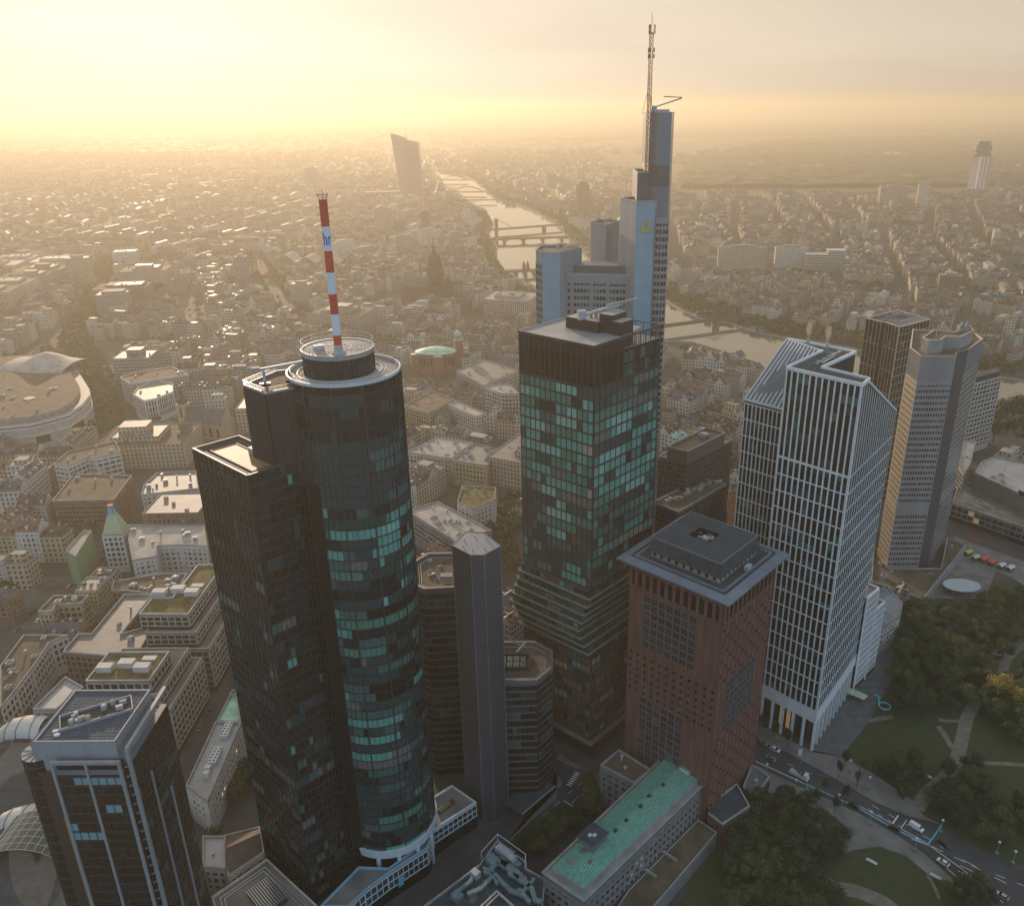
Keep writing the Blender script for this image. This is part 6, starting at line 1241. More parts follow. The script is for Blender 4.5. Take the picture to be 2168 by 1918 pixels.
# ---- bridges
def arch_bridge(label, A, B, npier, zd, wd, m, kind='arch', z_of=None):
    a, b = Vector(P(*A, zd)), Vector(P(*B, zd)); u = (b-a).normalized(); L = (b-a).length; v = Vector((-u.y, u.x)); T = thing('river_bridge', *((a+b)/2), label, 'bridge'); mb = MB()
    mb.bar((*a, zd), (*b, zd), wd, 1.8, m); mb.build('deck', T); mb = MB()
    for s in (-1, 1): mb.bar((*(a+v*s*wd/2), zd+1.4), (*(b+v*s*wd/2), zd+1.4), .3, 1.0, m)
    mb.build('parapets', T)
    if kind == 'arch':
        for k in range(npier+1):
            p = a+u*L*k/npier; q = MB(); q.box(tuple(p), 6, wd+5, -1, zd-.5, m, math.atan2(u.y, u.x)); q.build('pier', T)
        for k in range(npier):
            q = MB(); s = 14
            for i in range(s):
                t0, t1 = i/s, (i+1)/s; f = lambda t: (zd-1.2)-(zd-3.5)*(2*t-1)**4
                p0, p1 = a+u*L*(k+t0)/npier, a+u*L*(k+t1)/npier
                q.face([(*(p0-v*wd/2), f(t0)), (*(p1-v*wd/2), f(t1)), (*(p1-v*wd/2), zd), (*(p0-v*wd/2), zd)], m); q.face([(*(p0-v*wd/2), f(t0)), (*(p0+v*wd/2), f(t0)), (*(p1+v*wd/2), f(t1)), (*(p1-v*wd/2), f(t1))], m)
            q.build('arch', T)
    if kind == 'bow':
        for s in (-1, 1):
            q = MB(); n = 24; h = L*.14; P_ = [a+u*L*(.08+.84*i/n)+v*s*wd/2 for i in range(n+1)]; Z = [zd+h*(1-(2*i/n-1)**2) for i in range(n+1)]
            for i in range(n): q.bar((*P_[i], Z[i]), (*P_[i+1], Z[i+1]), 1.6, 1.8, m)
            for i in range(2, n-1, 2): q.bar((*P_[i], zd), (*P_[i], Z[i]), .5, .5, m, up=(1, 0, 0))
            q.build('bow', T)
    if kind == 'pylon':
        pc = a+u*L*.13; q = MB(); q.box(tuple(pc), 5, 9, -1, zd+24, m, math.atan2(u.y, u.x)); q.build('pylon', T)
        for s in (-.12, .22): q = MB(); e = pc+u*L*s; q.bar((*pc, zd+23), (*e, zd+1), .9, .9, m); q.build('cable', T)
        q = MB(); p = a+u*L*.74; q.box(tuple(p), 5, 12, -1, zd, m, math.atan2(u.y, u.x)); q.build('pier', T)
    if kind == 'truss':
        n = 40
        for s in (-1, 1):
            q = MB(); f = lambda t: zd+2.2+6.5*max(math.exp(-((t-.06)/.07)**2), math.exp(-((t-.64)/.07)**2))
            for i in range(n):
                t0, t1 = i/n, (i+1)/n; p0, p1 = a+u*L*t0+v*s*wd/2, a+u*L*t1+v*s*wd/2; q.bar((*p0, f(t0)), (*p1, f(t1)), .35, .4, m); q.bar((*p0, zd), (*p0, f(t0)), .2, .25, m, up=(1, 0, 0)); q.bar((*(p0 if i % 2 else p1), zd), (*(p1 if i % 2 else p0), f(t1 if i % 2 else t0)), .2, .2, m)
            q.build('truss', T)
        for t in (.06, .64): q = MB(); p = a+u*L*t; q.box(tuple(p), 4.5, 9, -1, zd-.5, 'sandstone', math.atan2(u.y, u.x)); q.build('pier', T)
    return T
mat('bridge_dark', (.10, .08, .065), .7)
arch_bridge('stone bridge with five shallow arches crossing the shining river bend', vK(1110, 945), vK(1800, 925), 5, 8, 14, 'bridge_dark')
arch_bridge('road bridge with a single cable pylon just behind the arched stone bridge', vK(1120, 880), vK(1680, 838), 4, 9, 13, 'bridge_dark', 'pylon')
arch_bridge('thin flat footbridge over the river between the pylon bridge and the bow bridges', vK(985, 664), vK(1200, 660), 3, 8, 6, 'bridge_dark', 'flat')
arch_bridge('steel bow bridge over the narrowing river, the nearer of the two bow bridges', vK(860, 604), vK(1130, 604), 2, 8, 14, 'bridge_dark', 'bow')
arch_bridge('farthest steel bow bridge where the river fades out below the slanted towers', vK(790, 517), vK(1000, 517), 2, 8, 14, 'bridge_dark', 'bow')
T = arch_bridge('low bridge with two stone gate towers partly hidden by the tallest tower', vK(1200, 1180), vK(1530, 1165), 5, 8, 14, 'bridge_dark')
for p in ((1395, 1170), (1422, 1170)): q = MB(); c = P(*vK(*p), 8); q.prism(rect(*c, 5, 5, .2), 7, 18, 'brick_dark', 'brick_dark'); q.lathe(c, [(2.6, 18), (0, 25)], 'brick_dark', 6); q.build('gate_tower', T)
arch_bridge('iron truss footbridge with two raised peaks over the river right of the terrace tower', vL(-40, 620), vL(530, 545), 4, 9, 5, 'bridge_dark', 'truss')
def boat(label, px, L, rot, decks):
    c = P(*px, .5); T = thing('river_boat', *c, label, 'boat'); q = MB(); h = [(-.5, -.07), (.38, -.075), (.5, 0), (.38, .075), (-.5, .07)]; pl = [local(c[0], c[1], rot, x*L, y*L) for x, y in h]; q.prism(pl, .2, 2.2, 'white_metal', 'roof_light', True); q.build('hull', T)
    for k in range(decks): q = MB(); q.box(local(c[0], c[1], rot, -.04*L, 0), L*(.7-.15*k), L*.11, 2.2+k*2.4, 4.3+k*2.4, 'glass_blue', rot); q.box(local(c[0], c[1], rot, -.04*L, 0), L*(.74-.15*k), L*.125, 4.3+k*2.4, 4.6+k*2.4, 'white_metal', rot); q.build('deck_house', T)
boat('white excursion boat with two decks moored beside the iron footbridge pier', vL(290, 548), 42, -.35, 2)
boat('small white boat moored at the far quay right of the excursion boat', vL(560, 628), 22, -.3, 1)
# ------------------------------------------------------------------ ground, river, roads
def sheet(poly, z, m, name, kind='structure'):
    mb = MB(); mb.face([(*p, z) for p in ccw(poly)], m); o = mb.build(name); o['kind'] = kind; return o
mb = MB(); mb.face([(-32000, -1500, 0), (32000, -1500, 0), (32000, 32000, 0), (-32000, 32000, 0)], 'ground_city'); mb.build('ground')['kind'] = 'structure'
south = [vK(750, 455), vK(960, 488), vK(1050, 530), vK(1120, 590), vK(1180, 660), vK(1330, 690), vK(1480, 750), vK(1600, 830), vK(1680, 900), vK(1740, 970), (1255, 560), (1330, 610), vL(40, 460), vL(150, 530), vL(250, 570), vL(400, 592), vL(520, 635), vL(700, 672), vL(850, 690), vL(1130, 742), (1950, 760), vF(940, 470), vF(1073, 490), (2300, 830)]
north = [(2300, 960), vF(1073, 570), vF(1000, 640), vF(890, 690), (2010, 860), (1880, 850), vL(700, 900), vL(600, 840), vL(560, 815), vL(440, 770), vL(200, 700), vL(20, 692), (1330, 690), (1230, 650), (1160, 625), (1120, 600), vK(1430, 1280), vK(1260, 1172), vK(1200, 1090), vK(1200, 1010), vK(1180, 960), vK(1135, 920), vK(1175, 840), vK(1150, 790), vK(1120, 730), vK(1020, 690), vK(960, 640), vK(900, 590), vK(820, 560), vK(800, 500), vK(750, 465)]
SOUTH = [P(*p) for p in south]; NORTH = [P(*p) for p in north]; RIVER = SOUTH+NORTH
def tri_sheet(poly, z, m, name):
    bm = bmesh.new(); vs = [bm.verts.new((*p, z)) for p in poly]; f = bm.faces.new(vs); f.normal_update()
    if f.normal.z < 0: f.normal_flip()
    bmesh.ops.triangulate(bm, faces=[f]); me = bpy.data.meshes.new(name); bm.to_mesh(me); me.materials.append(MAT[m]); o = bpy.data.objects.new(name, me); COL.objects.link(o); o['kind'] = 'structure'; return o
tri_sheet(RIVER, .3, 'water', 'river')
bank = MB()
for ln, s in ((SOUTH, 1), (NORTH, 1)):
    for a, b in zip(ln, ln[1:]):
        if math.hypot(a[0]-b[0], a[1]-b[1]) < 2: continue
        bank.bar((*a, .8), (*b, .8), 1.6, 1.6, 'concrete')
bank.build('quay_walls')['kind'] = 'structure'
# ------------------------------------------------------------------ masks
PARK = [P(*p) for p in (vH(410, 960), vH(850, 420), vH(900, 120), vH(1531, 60), (2300, 1150), (2300, 2050), (1500, 2050), (1430, 1918), vN(1650, 1140), vN(1990, 620), vH(0, 1330), vH(250, 1230))]
NEAR = [P(0, 2000), P(0, 1330), (-110, 330), (-20, 325), (60, 330), P(1560, 1250), P(2300, 1150), P(2300, 2050)]
CORR = [([P(*vS(*p)) for p in ((900, 1280), (850, 1000), (820, 800), (700, 620), (600, 480), (760, 200), (900, -200))], 40), ([P(*vT(*p)) for p in ((820, 330), (880, 470), (960, 600), (1020, 700), (1180, 800))], 30),
        ([P(*vT(*p)) for p in ((340, 640), (400, 900))], 28), ([P(*vS(*p)) for p in ((0, 1290), (560, 1330), (1000, 1260), (1600, 1180))], 46), ([(-150, 240), (-150, 420), (-130, 470)], 14), ([P(*vQ(*p)) for p in ((0, 1400), (560, 800), (880, 560))], 16), ([P(*vL(*p)) for p in ((40, 440), (400, 570), (850, 670), (2044, 880))], 30), ([(60, 330), (170, 480), (260, 640)], 18), ([(-30, 330), (20, 420), (70, 560), (60, 720)], 16)]
def segd(px, py, a, b):
    dx, dy = b[0]-a[0], b[1]-a[1]; t = max(0, min(1, ((px-a[0])*dx+(py-a[1])*dy)/(dx*dx+dy*dy+1e-9))); return math.hypot(px-a[0]-t*dx, py-a[1]-t*dy)
SITES = []        # footprints of hand built things; filled by circles
def clear(x, y, r):
    if inpoly(x, y, RIVER) or inpoly(x, y, PARK): return False
    if y < 318 and -120 < x < 180: return False
    if y < 330 and -240 < x <= -110: return False
    for ln, w in CORR:
        for a, b in zip(ln, ln[1:]):
            if segd(x, y, a, b) < w/2+r*.75: return False
    for pl in TOWERPOLYS:
        if inpoly(x, y, pl): return False
        for a, b in zip(pl, pl[1:]+pl[:1]):
            if abs(a[0]-x) < 150 and abs(a[1]-y) < 150 and segd(x, y, a, b) < r+2: return False
    for (sx, sy, sr) in SITES:
        if math.hypot(sx-x, sy-y) < sr+r: return False
    for a, b in zip(RIVER, RIVER[1:]):
        if abs(a[0]-x) < 700 and abs(a[1]-y) < 700 and segd(x, y, a, b) < r+26: return False
    return True
# ------------------------------------------------------------------ house kit
PIT = {'roof_tile', 'roof_tile_dark', 'roof_slate', 'copper_light'}
def local(cx, cy, rot, x, y): c, s = math.cos(rot), math.sin(rot); return (cx+x*c-y*s, cy+x*s+y*c)
def house_geo(h, wall, roof, extra, r, win=None, simple=False):
    cx, cy, sx, sy, rot, H, wm, rm = h
    poly = rect(cx, cy, sx, sy, rot)
    g = lambda x, y, z: (*local(cx, cy, rot, x, y), z)
    if rm in PIT:
        wall.prism(poly, 0, H, wm, False)
        long = sx >= sy; d = (sy if long else sx); rh = d*.42; ov = .35
        X, Y = sx/2+ov*0, sy/2+ov
        if not long: X, Y = sx/2+ov, sy/2
        kind = r.random()
        if long:
            hp = 0 if kind < .6 else min(sx*.3, d*.45)
            e = [g(-X, -Y, H-.1), g(X, -Y, H-.1), g(X, Y, H-.1), g(-X, Y, H-.1)]; t0, t1 = g(-X+hp, 0, H+rh), g(X-hp, 0, H+rh)
            roof.face([e[0], e[1], t1, t0], rm); roof.face([e[2], e[3], t0, t1], rm); m_ = wm if hp == 0 else rm; roof.face([e[1], e[2], t1], m_); roof.face([e[3], e[0], t0], m_)
        else:
            hp = 0 if kind < .6 else min(sy*.3, d*.45)
            e = [g(-X, -Y, H-.1), g(X, -Y, H-.1), g(X, Y, H-.1), g(-X, Y, H-.1)]; t0, t1 = g(0, -Y+hp, H+rh), g(0, Y-hp, H+rh)
            roof.face([e[1], e[2], t1, t0], rm); roof.face([e[3], e[0], t0, t1], rm); m_ = wm if hp == 0 else rm; roof.face([e[0], e[1], t0], m_); roof.face([e[2], e[3], t1], m_)
        if extra is not None and not simple:
            for k in range(2 if max(sx, sy) > 14 else 1):
                a = r.uniform(-.35, .35); x, y = (sx*a, d*.12) if long else (d*.12, sy*a); c = local(cx, cy, rot, x, y); extra.append(('chimney', c, .8, 1.3, H+rh*.5, H+rh+1.0, 'roof_tile_dark' if r.random() < .6 else 'concrete', rot))
            n = int(max(sx, sy)/4)
            for k in range(n):
                t = -.5+(k+.5)/n
                for sg in (-1, 1):
                    if long: c = local(cx, cy, rot, sx*t, sg*d*.36); a_, b_ = 1.3, 2.0
                    else: c = local(cx, cy, rot, sg*d*.36, sy*t); a_, b_ = 2.0, 1.3
                    extra.append(('dormer', c, a_, b_, H+.2, H+rh*.28+1.5, wm if k % 2 else rm, rot))
    else:
        wall.prism(poly, 0, H, wm, False); parap = .7
        i = inset(poly, .4)
        roof.face([(*p, H-.5) for p in i], rm)
        for k in range(4):
            j = (k+1) % 4; roof.face([(*poly[k], H), (*poly[j], H), (*i[j], H), (*i[k], H)], 'roof_light' if r.random() < .5 else 'concrete'); roof.face([(*i[j], H-.5), (*i[k], H-.5), (*i[k], H), (*i[j], H)], 'concrete')
        if not simple or r.random() < .5:
            if min(sx, sy) > 10 and r.random() < .6:
                q = rect(*local(cx, cy, rot, r.uniform(-.1, .1)*sx, r.uniform(-.1, .1)*sy), sx*r.uniform(.4, .75), sy*r.uniform(.4, .7), rot); hh = H+r.choice((2.6, 3, 3, 5.5)); 
                (roof if extra is None or simple else roof).prism(q, H-.5, hh, wm, r.choice(('roof_flat', 'roof_light', rm)))
            if extra is not None:
                for k in range(r.randint(2, 6)):
                    c = local(cx, cy, rot, r.uniform(-.42, .42)*sx, r.uniform(-.4, .4)*sy); extra.append(('roof_unit', c, r.uniform(.8, 3.2), r.uniform(.8, 2.2), H-.5, H+r.uniform(.3, 1.8), r.choice(('unit_metal', 'concrete', 'roof_light', 'dark_metal', 'white_wall')), rot))
# ------------------------------------------------------------------ street plan
r5 = random.Random(11)
DIST = [  # centre x, y, grid turn, kind
 (-230, 420, .03, 'centre'), (-420, 700, .10, 'centre'), (-120, 560, -.45, 'centre'), (60, 480, -.62, 'old'), (-60, 820, -.30, 'old'), (180, 620, -.75, 'old'), (-330, 1150, -.25, 'centre'), (-800, 1200, .2, 'centre'), (-150, 1500, -.5, 'housing'), (-700, 2000, -.1, 'housing'), (-1400, 2000, .3, 'housing'),
 (330, 1050, -.5, 'south'), (600, 850, -.85, 'south'), (620, 1400, -.3, 'south'), (950, 1300, -.7, 'south'), (1100, 1900, -.4, 'south'), (520, 2200, -.2, 'south'), (200, 1900, -.1, 'housing'), (360, 560, -.8, 'centre'), (-300, 3000, .1, 'housing'), (-1700, 3500, -.2, 'housing'), (900, 3000, .2, 'south'), (1700, 2600, -.5, 'south'), (-900, 4500, .2, 'housing'), (0, 4500, 0, 'housing'), (430, 3300, .3, 'housing')]
def district(x, y):
    return min(range(len(DIST)), key=lambda i: (DIST[i][0]-x)**2+(DIST[i][1]-y)**2)
HOUSES = []; COURTS = []; TREES = []
OCC = set()
def free(x, y, sx, sy, rot):
    ks = set(); n0, n1 = max(2, int(sx/3)), max(2, int(sy/3))
    for i in range(n0+1):
        for j in range(n1+1):
            p = local(x, y, rot, (i/n0-.5)*(sx-1.5), (j/n1-.5)*(sy-1.5)); k = (int(p[0]//2.2), int(p[1]//2.2), )
            if k in OCC and OCC_ID.get(k) != 0: return False
            ks.add(k)
    for k in ks: NEW.append(k)
    return True
OCC_ID = {}; NEW = []
def flush_occ(): OCC.update(NEW); NEW.clear()
RPX = south+north
def hides_river(x, y, z):
    if math.hypot(x, y) < 900: return False
    px, py, w = Q(x, y, z); return inpoly(px, py, RPX)
def add_house(x, y, sx, sy, rot, H, wm, rm):
    HOUSES.append((x, y, sx, sy, rot, H, wm, rm))
def weighted(r, d):
    k = list(d); return r.choices(k, [d[i] for i in k])[0]
for di, (dx, dy, rot, kind) in enumerate(DIST):
    big = dy > 1600; st = 15 if not big else 20; bw0, bd0 = (74, 58) if kind in ('centre', 'housing') else (52, 44)
    if dy > 1300: bw0, bd0 = bw0*1.5, bd0*1.4
    if dy > 2600: bw0, bd0 = bw0*1.5, bd0*1.5
    R_ = 450 if dy < 1300 else (900 if dy < 2600 else 1500)
    nx = int(R_/bw0)+2; ny = int(R_/bd0)+2
    xs = [0]; 
    for ix in range(-nx, nx):
        for iy in range(-ny, ny):
            bw, bd = bw0*r5.uniform(.85, 1.0), bd0*r5.uniform(.85, 1.0)
            cx, cy = local(dx, dy, rot, ix*(bw0+st), iy*(bd0+st))
            if cy < 250 or cy > 5600 or abs(cx+.03*cy)-60 > .66*cy: continue
            if cx > 0 and cy > 2650 and cx > 1.0*(cy-2650)*0+350 and cy > 2700: 
                if r5.random() < .93: continue
            rc = rect(cx, cy, bw, bd, rot)
            if district(cx, cy) != di: continue
            if not all(clear(*p, 0) for p in rc+[(cx, cy)]): 
                # partly blocked blocks keep the free houses only
                pass
            def put(x, y, sx, sy, H, wm, rm):
                c = local(cx, cy, rot, x, y)
                if clear(*c, max(sx, sy)*.42) and not hides_river(*c, H+5) and free(*c, sx, sy, rot): add_house(*c, sx, sy, rot, H, wm, rm); return True
            COURTS.append((cx, cy, bw+5, bd+5, rot)) if clear(cx, cy, 20) and not (cx > 150 and cy < 430) else None
            flush_occ(); u = r5.random()
            if kind == 'centre' and u < .24 and cy < 1600:
                H = r5.uniform(18, 27); wm = weighted(r5, {'wm_white': 2, 'wm_grey': 3, 'wm_stone': 4, 'wm_brown': 2, 'wm_cream': 1}); put(0, 0, bw, bd, H, wm, weighted(r5, {'roof_flat': 3, 'roof_light': 2, 'roof_brown': 3, 'roof_green': .6})); put(r5.uniform(-.15, .15)*bw, 0, bw*.55, bd*.6, H+3.4, wm, 'roof_flat'); continue
            if kind in ('housing', 'south') and u < (.22 if kind == 'housing' else .12):
                # slab blocks in green
                n = 3
                for k in range(n): put((k-(n-1)/2)*bw/n, r5.uniform(-4, 4), 11, bd*.85, r5.uniform(12, 30), weighted(r5, {'wm_white': 3, 'wm_grey': 2, 'wm_stone': 2}), weighted(r5, {'roof_flat': 2, 'roof_light': 2}))
                for k in range(8): TREES.append((*local(cx, cy, rot, r5.uniform(-.5, .5)*bw, r5.uniform(-.5, .5)*bd), r5.uniform(7, 13)))
                continue
            if u > .93 or (kind == 'south' and u > .9):
                for k in range(int(bw*bd/110)): TREES.append((*local(cx, cy, rot, r5.uniform(-.5, .5)*bw, r5.uniform(-.5, .5)*bd), r5.uniform(9, 16)))
                continue
            dep = 12 if cy < 2600 else 15
            pitch = {'centre': .58, 'old': .9, 'housing': .65, 'south': .85}[kind]
            base = r5.uniform(15, 20) if kind != 'old' else r5.uniform(12, 17)
            sides = ((0, -bd/2+dep/2, bw, 0), (0, bd/2-dep/2, bw, 0), (-bw/2+dep/2, 0, bd-2*dep, 1), (bw/2-dep/2, 0, bd-2*dep, 1))
            for (ox, oy, L, v) in sides:
                t = -L/2
                while t < L/2-5:
                    w = min(L/2-t, r5.uniform(11, 23) if kind == 'centre' or big else r5.uniform(9, 16))
                    if L/2-(t+w) < 6: w = L/2-t
                    if r5.random() > .05:
                        H = base+r5.uniform(-2.5, 2.5); p = r5.random() < pitch
                        wm = weighted(r5, {'wm_white': 3, 'wm_cream': 3, 'wm_grey': 1.5, 'wm_stone': 3, 'wm_brown': .7, 'wm_pink': .8}); rm = weighted(r5, {'roof_tile': 1.6, 'roof_tile_dark': 3, 'roof_slate': 3.2, 'copper_light': .07}) if p else weighted(r5, {'roof_flat': 3, 'roof_light': 2, 'roof_brown': 2, 'roof_green': .5})
                        o = t+w/2
                        if v: put(ox, o, dep, w, H, wm, rm)
                        else: put(o, oy, w, dep, H, wm, rm)
                    t += w
            if bd > 40 and r5.random() < .6:
                put(r5.uniform(-.15, .15)*bw, 0, bw*.35, min(9, bd*.2), r5.uniform(4, 12), 'wm_white', 'roof_flat')
            for k in range(r5.randint(2, 7) if cy < 2600 else 4): TREES.append((*local(cx, cy, rot, r5.uniform(-.32, .32)*bw, r5.uniform(-.25, .25)*bd), r5.uniform(6, 12)))
            if r5.random() < (.75 if kind != 'centre' else .4):
                for k in range(int(bw/12)): TREES.append((*local(cx, cy, rot, (k+.5)*12-bw/2, -bd/2-st*.38), r5.uniform(6, 10)))
# corridor trees (boulevard) and river promenades
for li, (ln, w) in enumerate(CORR[:2]):
    for a, b in zip(ln, ln[1:]):
        L = math.hypot(b[0]-a[0], b[1]-a[1]); n = int(L/8)
        for k in range(n):
            for s in ((-.3, -.1, .1, .3) if li == 0 else (-.42, .42)):
                t = (k+r5.random()*.5)/n; nx_, ny_ = (b[1]-a[1])/L, -(b[0]-a[0])/L
                if r5.random() < .88: TREES.append((a[0]+(b[0]-a[0])*t+nx_*w*s, a[1]+(b[1]-a[1])*t+ny_*w*s, r5.uniform(8, 12)))
def bank_trees(ln, off0, off1, dens, side):
    for a, b in zip(ln, ln[1:]):
        L = math.hypot(b[0]-a[0], b[1]-a[1]); 
        if L < 3: continue
        for k in range(int(L*dens)):
            t = r5.random(); o = r5.uniform(off0, off1)*side; TREES.append((a[0]+(b[0]-a[0])*t+(b[1]-a[1])/L*o, a[1]+(b[1]-a[1])*t-(b[0]-a[0])/L*o, r5.uniform(9, 15)))
bank_trees(SOUTH, 10, 34, .2, -1); bank_trees(SOUTH[11:22], 8, 70, .75, -1); bank_trees(NORTH[8:12], 8, 40, .6, -1); bank_trees(SOUTH[3:8], 10, 70, .15, -1); bank_trees(NORTH[14:26], 8, 34, .3, -1)
TREES = [t for t in TREES if not inpoly(t[0], t[1], RIVER) and not hides_river(t[0], t[1], t[2])]
# street surfaces and courts
cm = MB()
for (cx, cy, bw, bd, rot) in COURTS:
    if cy < 2600: cm.face([(*p, .12) for p in rect(cx, cy, bw, bd, rot)], 'court')
cm.build('pavements')['kind'] = 'structure'
# ------------------------------------------------------------------ landmarks used to describe places
MARKS = []
def mark(name, px, py): MARKS.append((name, *P(px, py)))
for a in (('the curved white store', 110, 860), ('the bell tower church', 420, 880), ('the round church', 925, 770), ('the red cathedral spire', 925, 640), ('the wavy hall', 640, 570), ('the boulevard', 200, 760), ('the arched bridge', 1120, 520), ('the iron footbridge', 1450, 700), ('the white banded hotel', 1750, 560), ('the far silo tower', 2070, 400), ('the slanted twin towers', 870, 410),
          ('the silver tower', 1990, 1150), ('the terrace tower', 1060, 1150), ('the pyramid turret', 245, 1110), ('the grey theatre', 2130, 1100), ('the slim white block', 1945, 440), ('the rounded brick tower', 1235, 450), ('the left picture edge', 10, 1000), ('the right picture edge', 2150, 640), ('the box tower', 400, 1150), ('the gridded tower', 1600, 900), ('the river bend', 1500, 640)): mark(*a)
USED = {}
def place_words(x, y):
    px, py, _ = Q(x, y, 5); best = min(MARKS, key=lambda m: math.hypot(Q(m[1], m[2], 5)[0]-px, (Q(m[1], m[2], 5)[1]-py)*1.6)); bx, by, _ = Q(best[1], best[2], 5)
    dx, dy = px-bx, py-by
    far = '' if math.hypot(dx, dy) < 45 else ('well ' if math.hypot(dx, dy) > 110 else '')
    if abs(dx) > abs(dy)*1.3: w = 'right of' if dx > 0 else 'left of'
    else: w = 'behind' if dy < 0 else 'in front of'
    return f'{far}{w} {best[0]}'
# ------------------------------------------------------------------ build houses
scored = []
for h in HOUSES:
    px, py, w = Q(h[0], h[1], h[5]); 
    ok = -30 < px < PW+30 and py < PH+40
    scored.append(((h[2]*h[3])**.5*h[5]**.5/w if ok else 0, h))
scored = [s for s in scored if s[0] > 0]; scored.sort(key=lambda s: -s[0])
NIND = 262; rh = random.Random(21)
SKETCH = {}
for k, (sc, h) in enumerate(scored[:NIND]):
    cx, cy, sx, sy, rot, H, wm, rm = h; big = max(sx, sy)/max(1, min(sx, sy))
    size = 'large' if sx*sy > 1400 else ('long' if big > 1.9 else ('narrow' if big > 1.45 else ('small' if sx*sy < 180 else 'squarish')))
    near = cy < 560 and k < 70
    T = thing('town_house' if sx*sy < 500 else 'city_block', cx, cy, f'{size} {WALLS[wm]} building with {ROOFS[rm]} roof {place_words(cx, cy)}', 'building', 'city centre and riverside buildings')
    wall, roof, ex = MB(), MB(), []
    rh2 = random.Random(int(cx*13+cy)); w2 = wm
    if near:
        w2 = {'wm_white': 'white_wall', 'wm_cream': 'yellow_wall', 'wm_grey': 'concrete', 'wm_brown': 'brown_wall', 'wm_stone': 'stone', 'wm_pink': 'pink_wall'}[wm]
        h = (cx, cy, sx, sy, rot, H, w2, rm)
    house_geo(h, wall, roof, ex, rh2)
    wall.build('wall', T); roof.build('roof', T)
    by = {}
    for (nm, c, a, b, z0, z1, m, ro) in ex[:16]:
        mb = MB(); mb.box(c, a, b, z0, z1, m, ro, bottom=False); mb.build(nm, T)
    if near:
        poly = rect(cx, cy, sx, sy, rot); pn = Panes(); fr = MB(); nf = max(2, round(H/3.4)); gz = pick(('glass_black', 4), ('glass_dark', 3), ('glass_mid', 1), ('blind_cream', .5))
        st = rh2.choice((0, 0, 1))
        for q in range(4):
            a, b = poly[q], poly[(q+1) % 4]; n = Vector((b[1]-a[1], a[0]-b[0])).normalized(); mid = Vector(((a[0]+b[0])/2, (a[1]+b[1])/2))
            if n.dot(-mid.normalized()) < .05: continue
            L = math.hypot(b[0]-a[0], b[1]-a[1])
            if st: facade(fr, pn, a, b, 3.6, H-.6, max(2, round(L/2.6)), nf-1, .7, 1.3, .25, w2, gz)
            else: facade(fr, pn, a, b, 3.6, H-.6, max(2, round(L/3.0)), nf-1, 1.55, 1.5, .22, w2, gz, vdepth=.2)
        if fr.v: fr.build('wall_relief', T)
        pn.flush(T, cap=22)
# everything further away: one mass
mw_, mr_ = MB(), MB(); rest = scored[NIND:]
for (sc, h) in rest:
    ex = [] if h[1] < 1500 else None
    house_geo(h, mw_, mr_, ex, rh, simple=h[1] > 1500)
    for (nm, c, a, b, z0, z1, m, ro) in (ex or [])[:5]: mr_.box(c, a, b, z0, z1, m, ro, bottom=False)
mw_.v = mw_.v; off = len(mw_.v)
for f, m, u in zip(mr_.f, mr_.m, mr_.uv): mw_.f.append(tuple(i+off for i in f)); mw_.m.append(mw_.mi(mr_.mats[m])); mw_.uv.append(u)
mw_.v.extend(mr_.v); o = mw_.build('distant_houses'); tag(o, 'sea of distant houses and roofs fading into the golden haze', 'houses', kind='stuff')
# ------------------------------------------------------------------ trees
def crown_mesh(name, seed, n, q, mats, lob=7):
    g = np.random.default_rng(seed); cs = g.normal(0, 1, (lob, 3)); cs /= np.linalg.norm(cs, axis=1)[:, None]; cs *= g.uniform(.25, .62, (lob, 1)); cs[:, 2] = np.abs(cs[:, 2])*.9-.12; rs = g.uniform(.26, .46, lob)
    idx = g.integers(0, lob, n); d = g.normal(0, 1, (n, 3)); d /= np.linalg.norm(d, axis=1)[:, None]; rad = rs[idx][:, None]*(g.uniform(.55, 1.06, (n, 1)))
    c = cs[idx]+d*rad; c[:, 2] = c[:, 2]*.78
    a = g.normal(0, 1, (n, 3)); a -= (a*d).sum(1)[:, None]*d*.6; a /= np.linalg.norm(a, axis=1)[:, None]; b = np.cross(d, a); b /= np.linalg.norm(b, axis=1)[:, None]+1e-9
    s = (q*g.uniform(.6, 1.3, (n, 1)))
    V = np.stack([c-a*s-b*s*.7, c+a*s-b*s*.7, c+a*s*.8+b*s*.7, c-a*s*.8+b*s*.7], 1).reshape(-1, 3)
    me = bpy.data.meshes.new(name); me.from_pydata(V.tolist(), [], [(4*i, 4*i+1, 4*i+2, 4*i+3) for i in range(n)])
    for m in mats: me.materials.append(MAT[m])
    me.polygons.foreach_set('material_index', g.choice(len(mats), n, p=np.array([.5, .3, .2][:len(mats)])/sum([.5, .3, .2][:len(mats)])).tolist()); me.update(); return me, V
def trunk_mesh(name, seed):
    r = random.Random(seed); mb = MB(); mb.tube((0, 0, 0), (.02, .01, .34), .035, .026, 'bark', 7, False)
    for k in range(5):
        a = k*1.26+r.random(); mb.tube((.02, .01, .28+.03*k), (.32*math.cos(a), .32*math.sin(a), .55+.06*k), .018, .006, 'bark', 5, False)
    me = bpy.data.meshes.new(name); me.from_pydata(mb.v, [], mb.f); me.materials.append(MAT['bark']); me.update(); return me
BIG = [crown_mesh('crown', 40+i, 2600, .03, [('leaf_a', 'leaf_c', 'leaf_a'), ('leaf_c', 'leaf_a', 'leaf_c'), ('leaf_b', 'leaf_a', 'leaf_b')][i % 3], 6+i)[0] for i in range(6)]
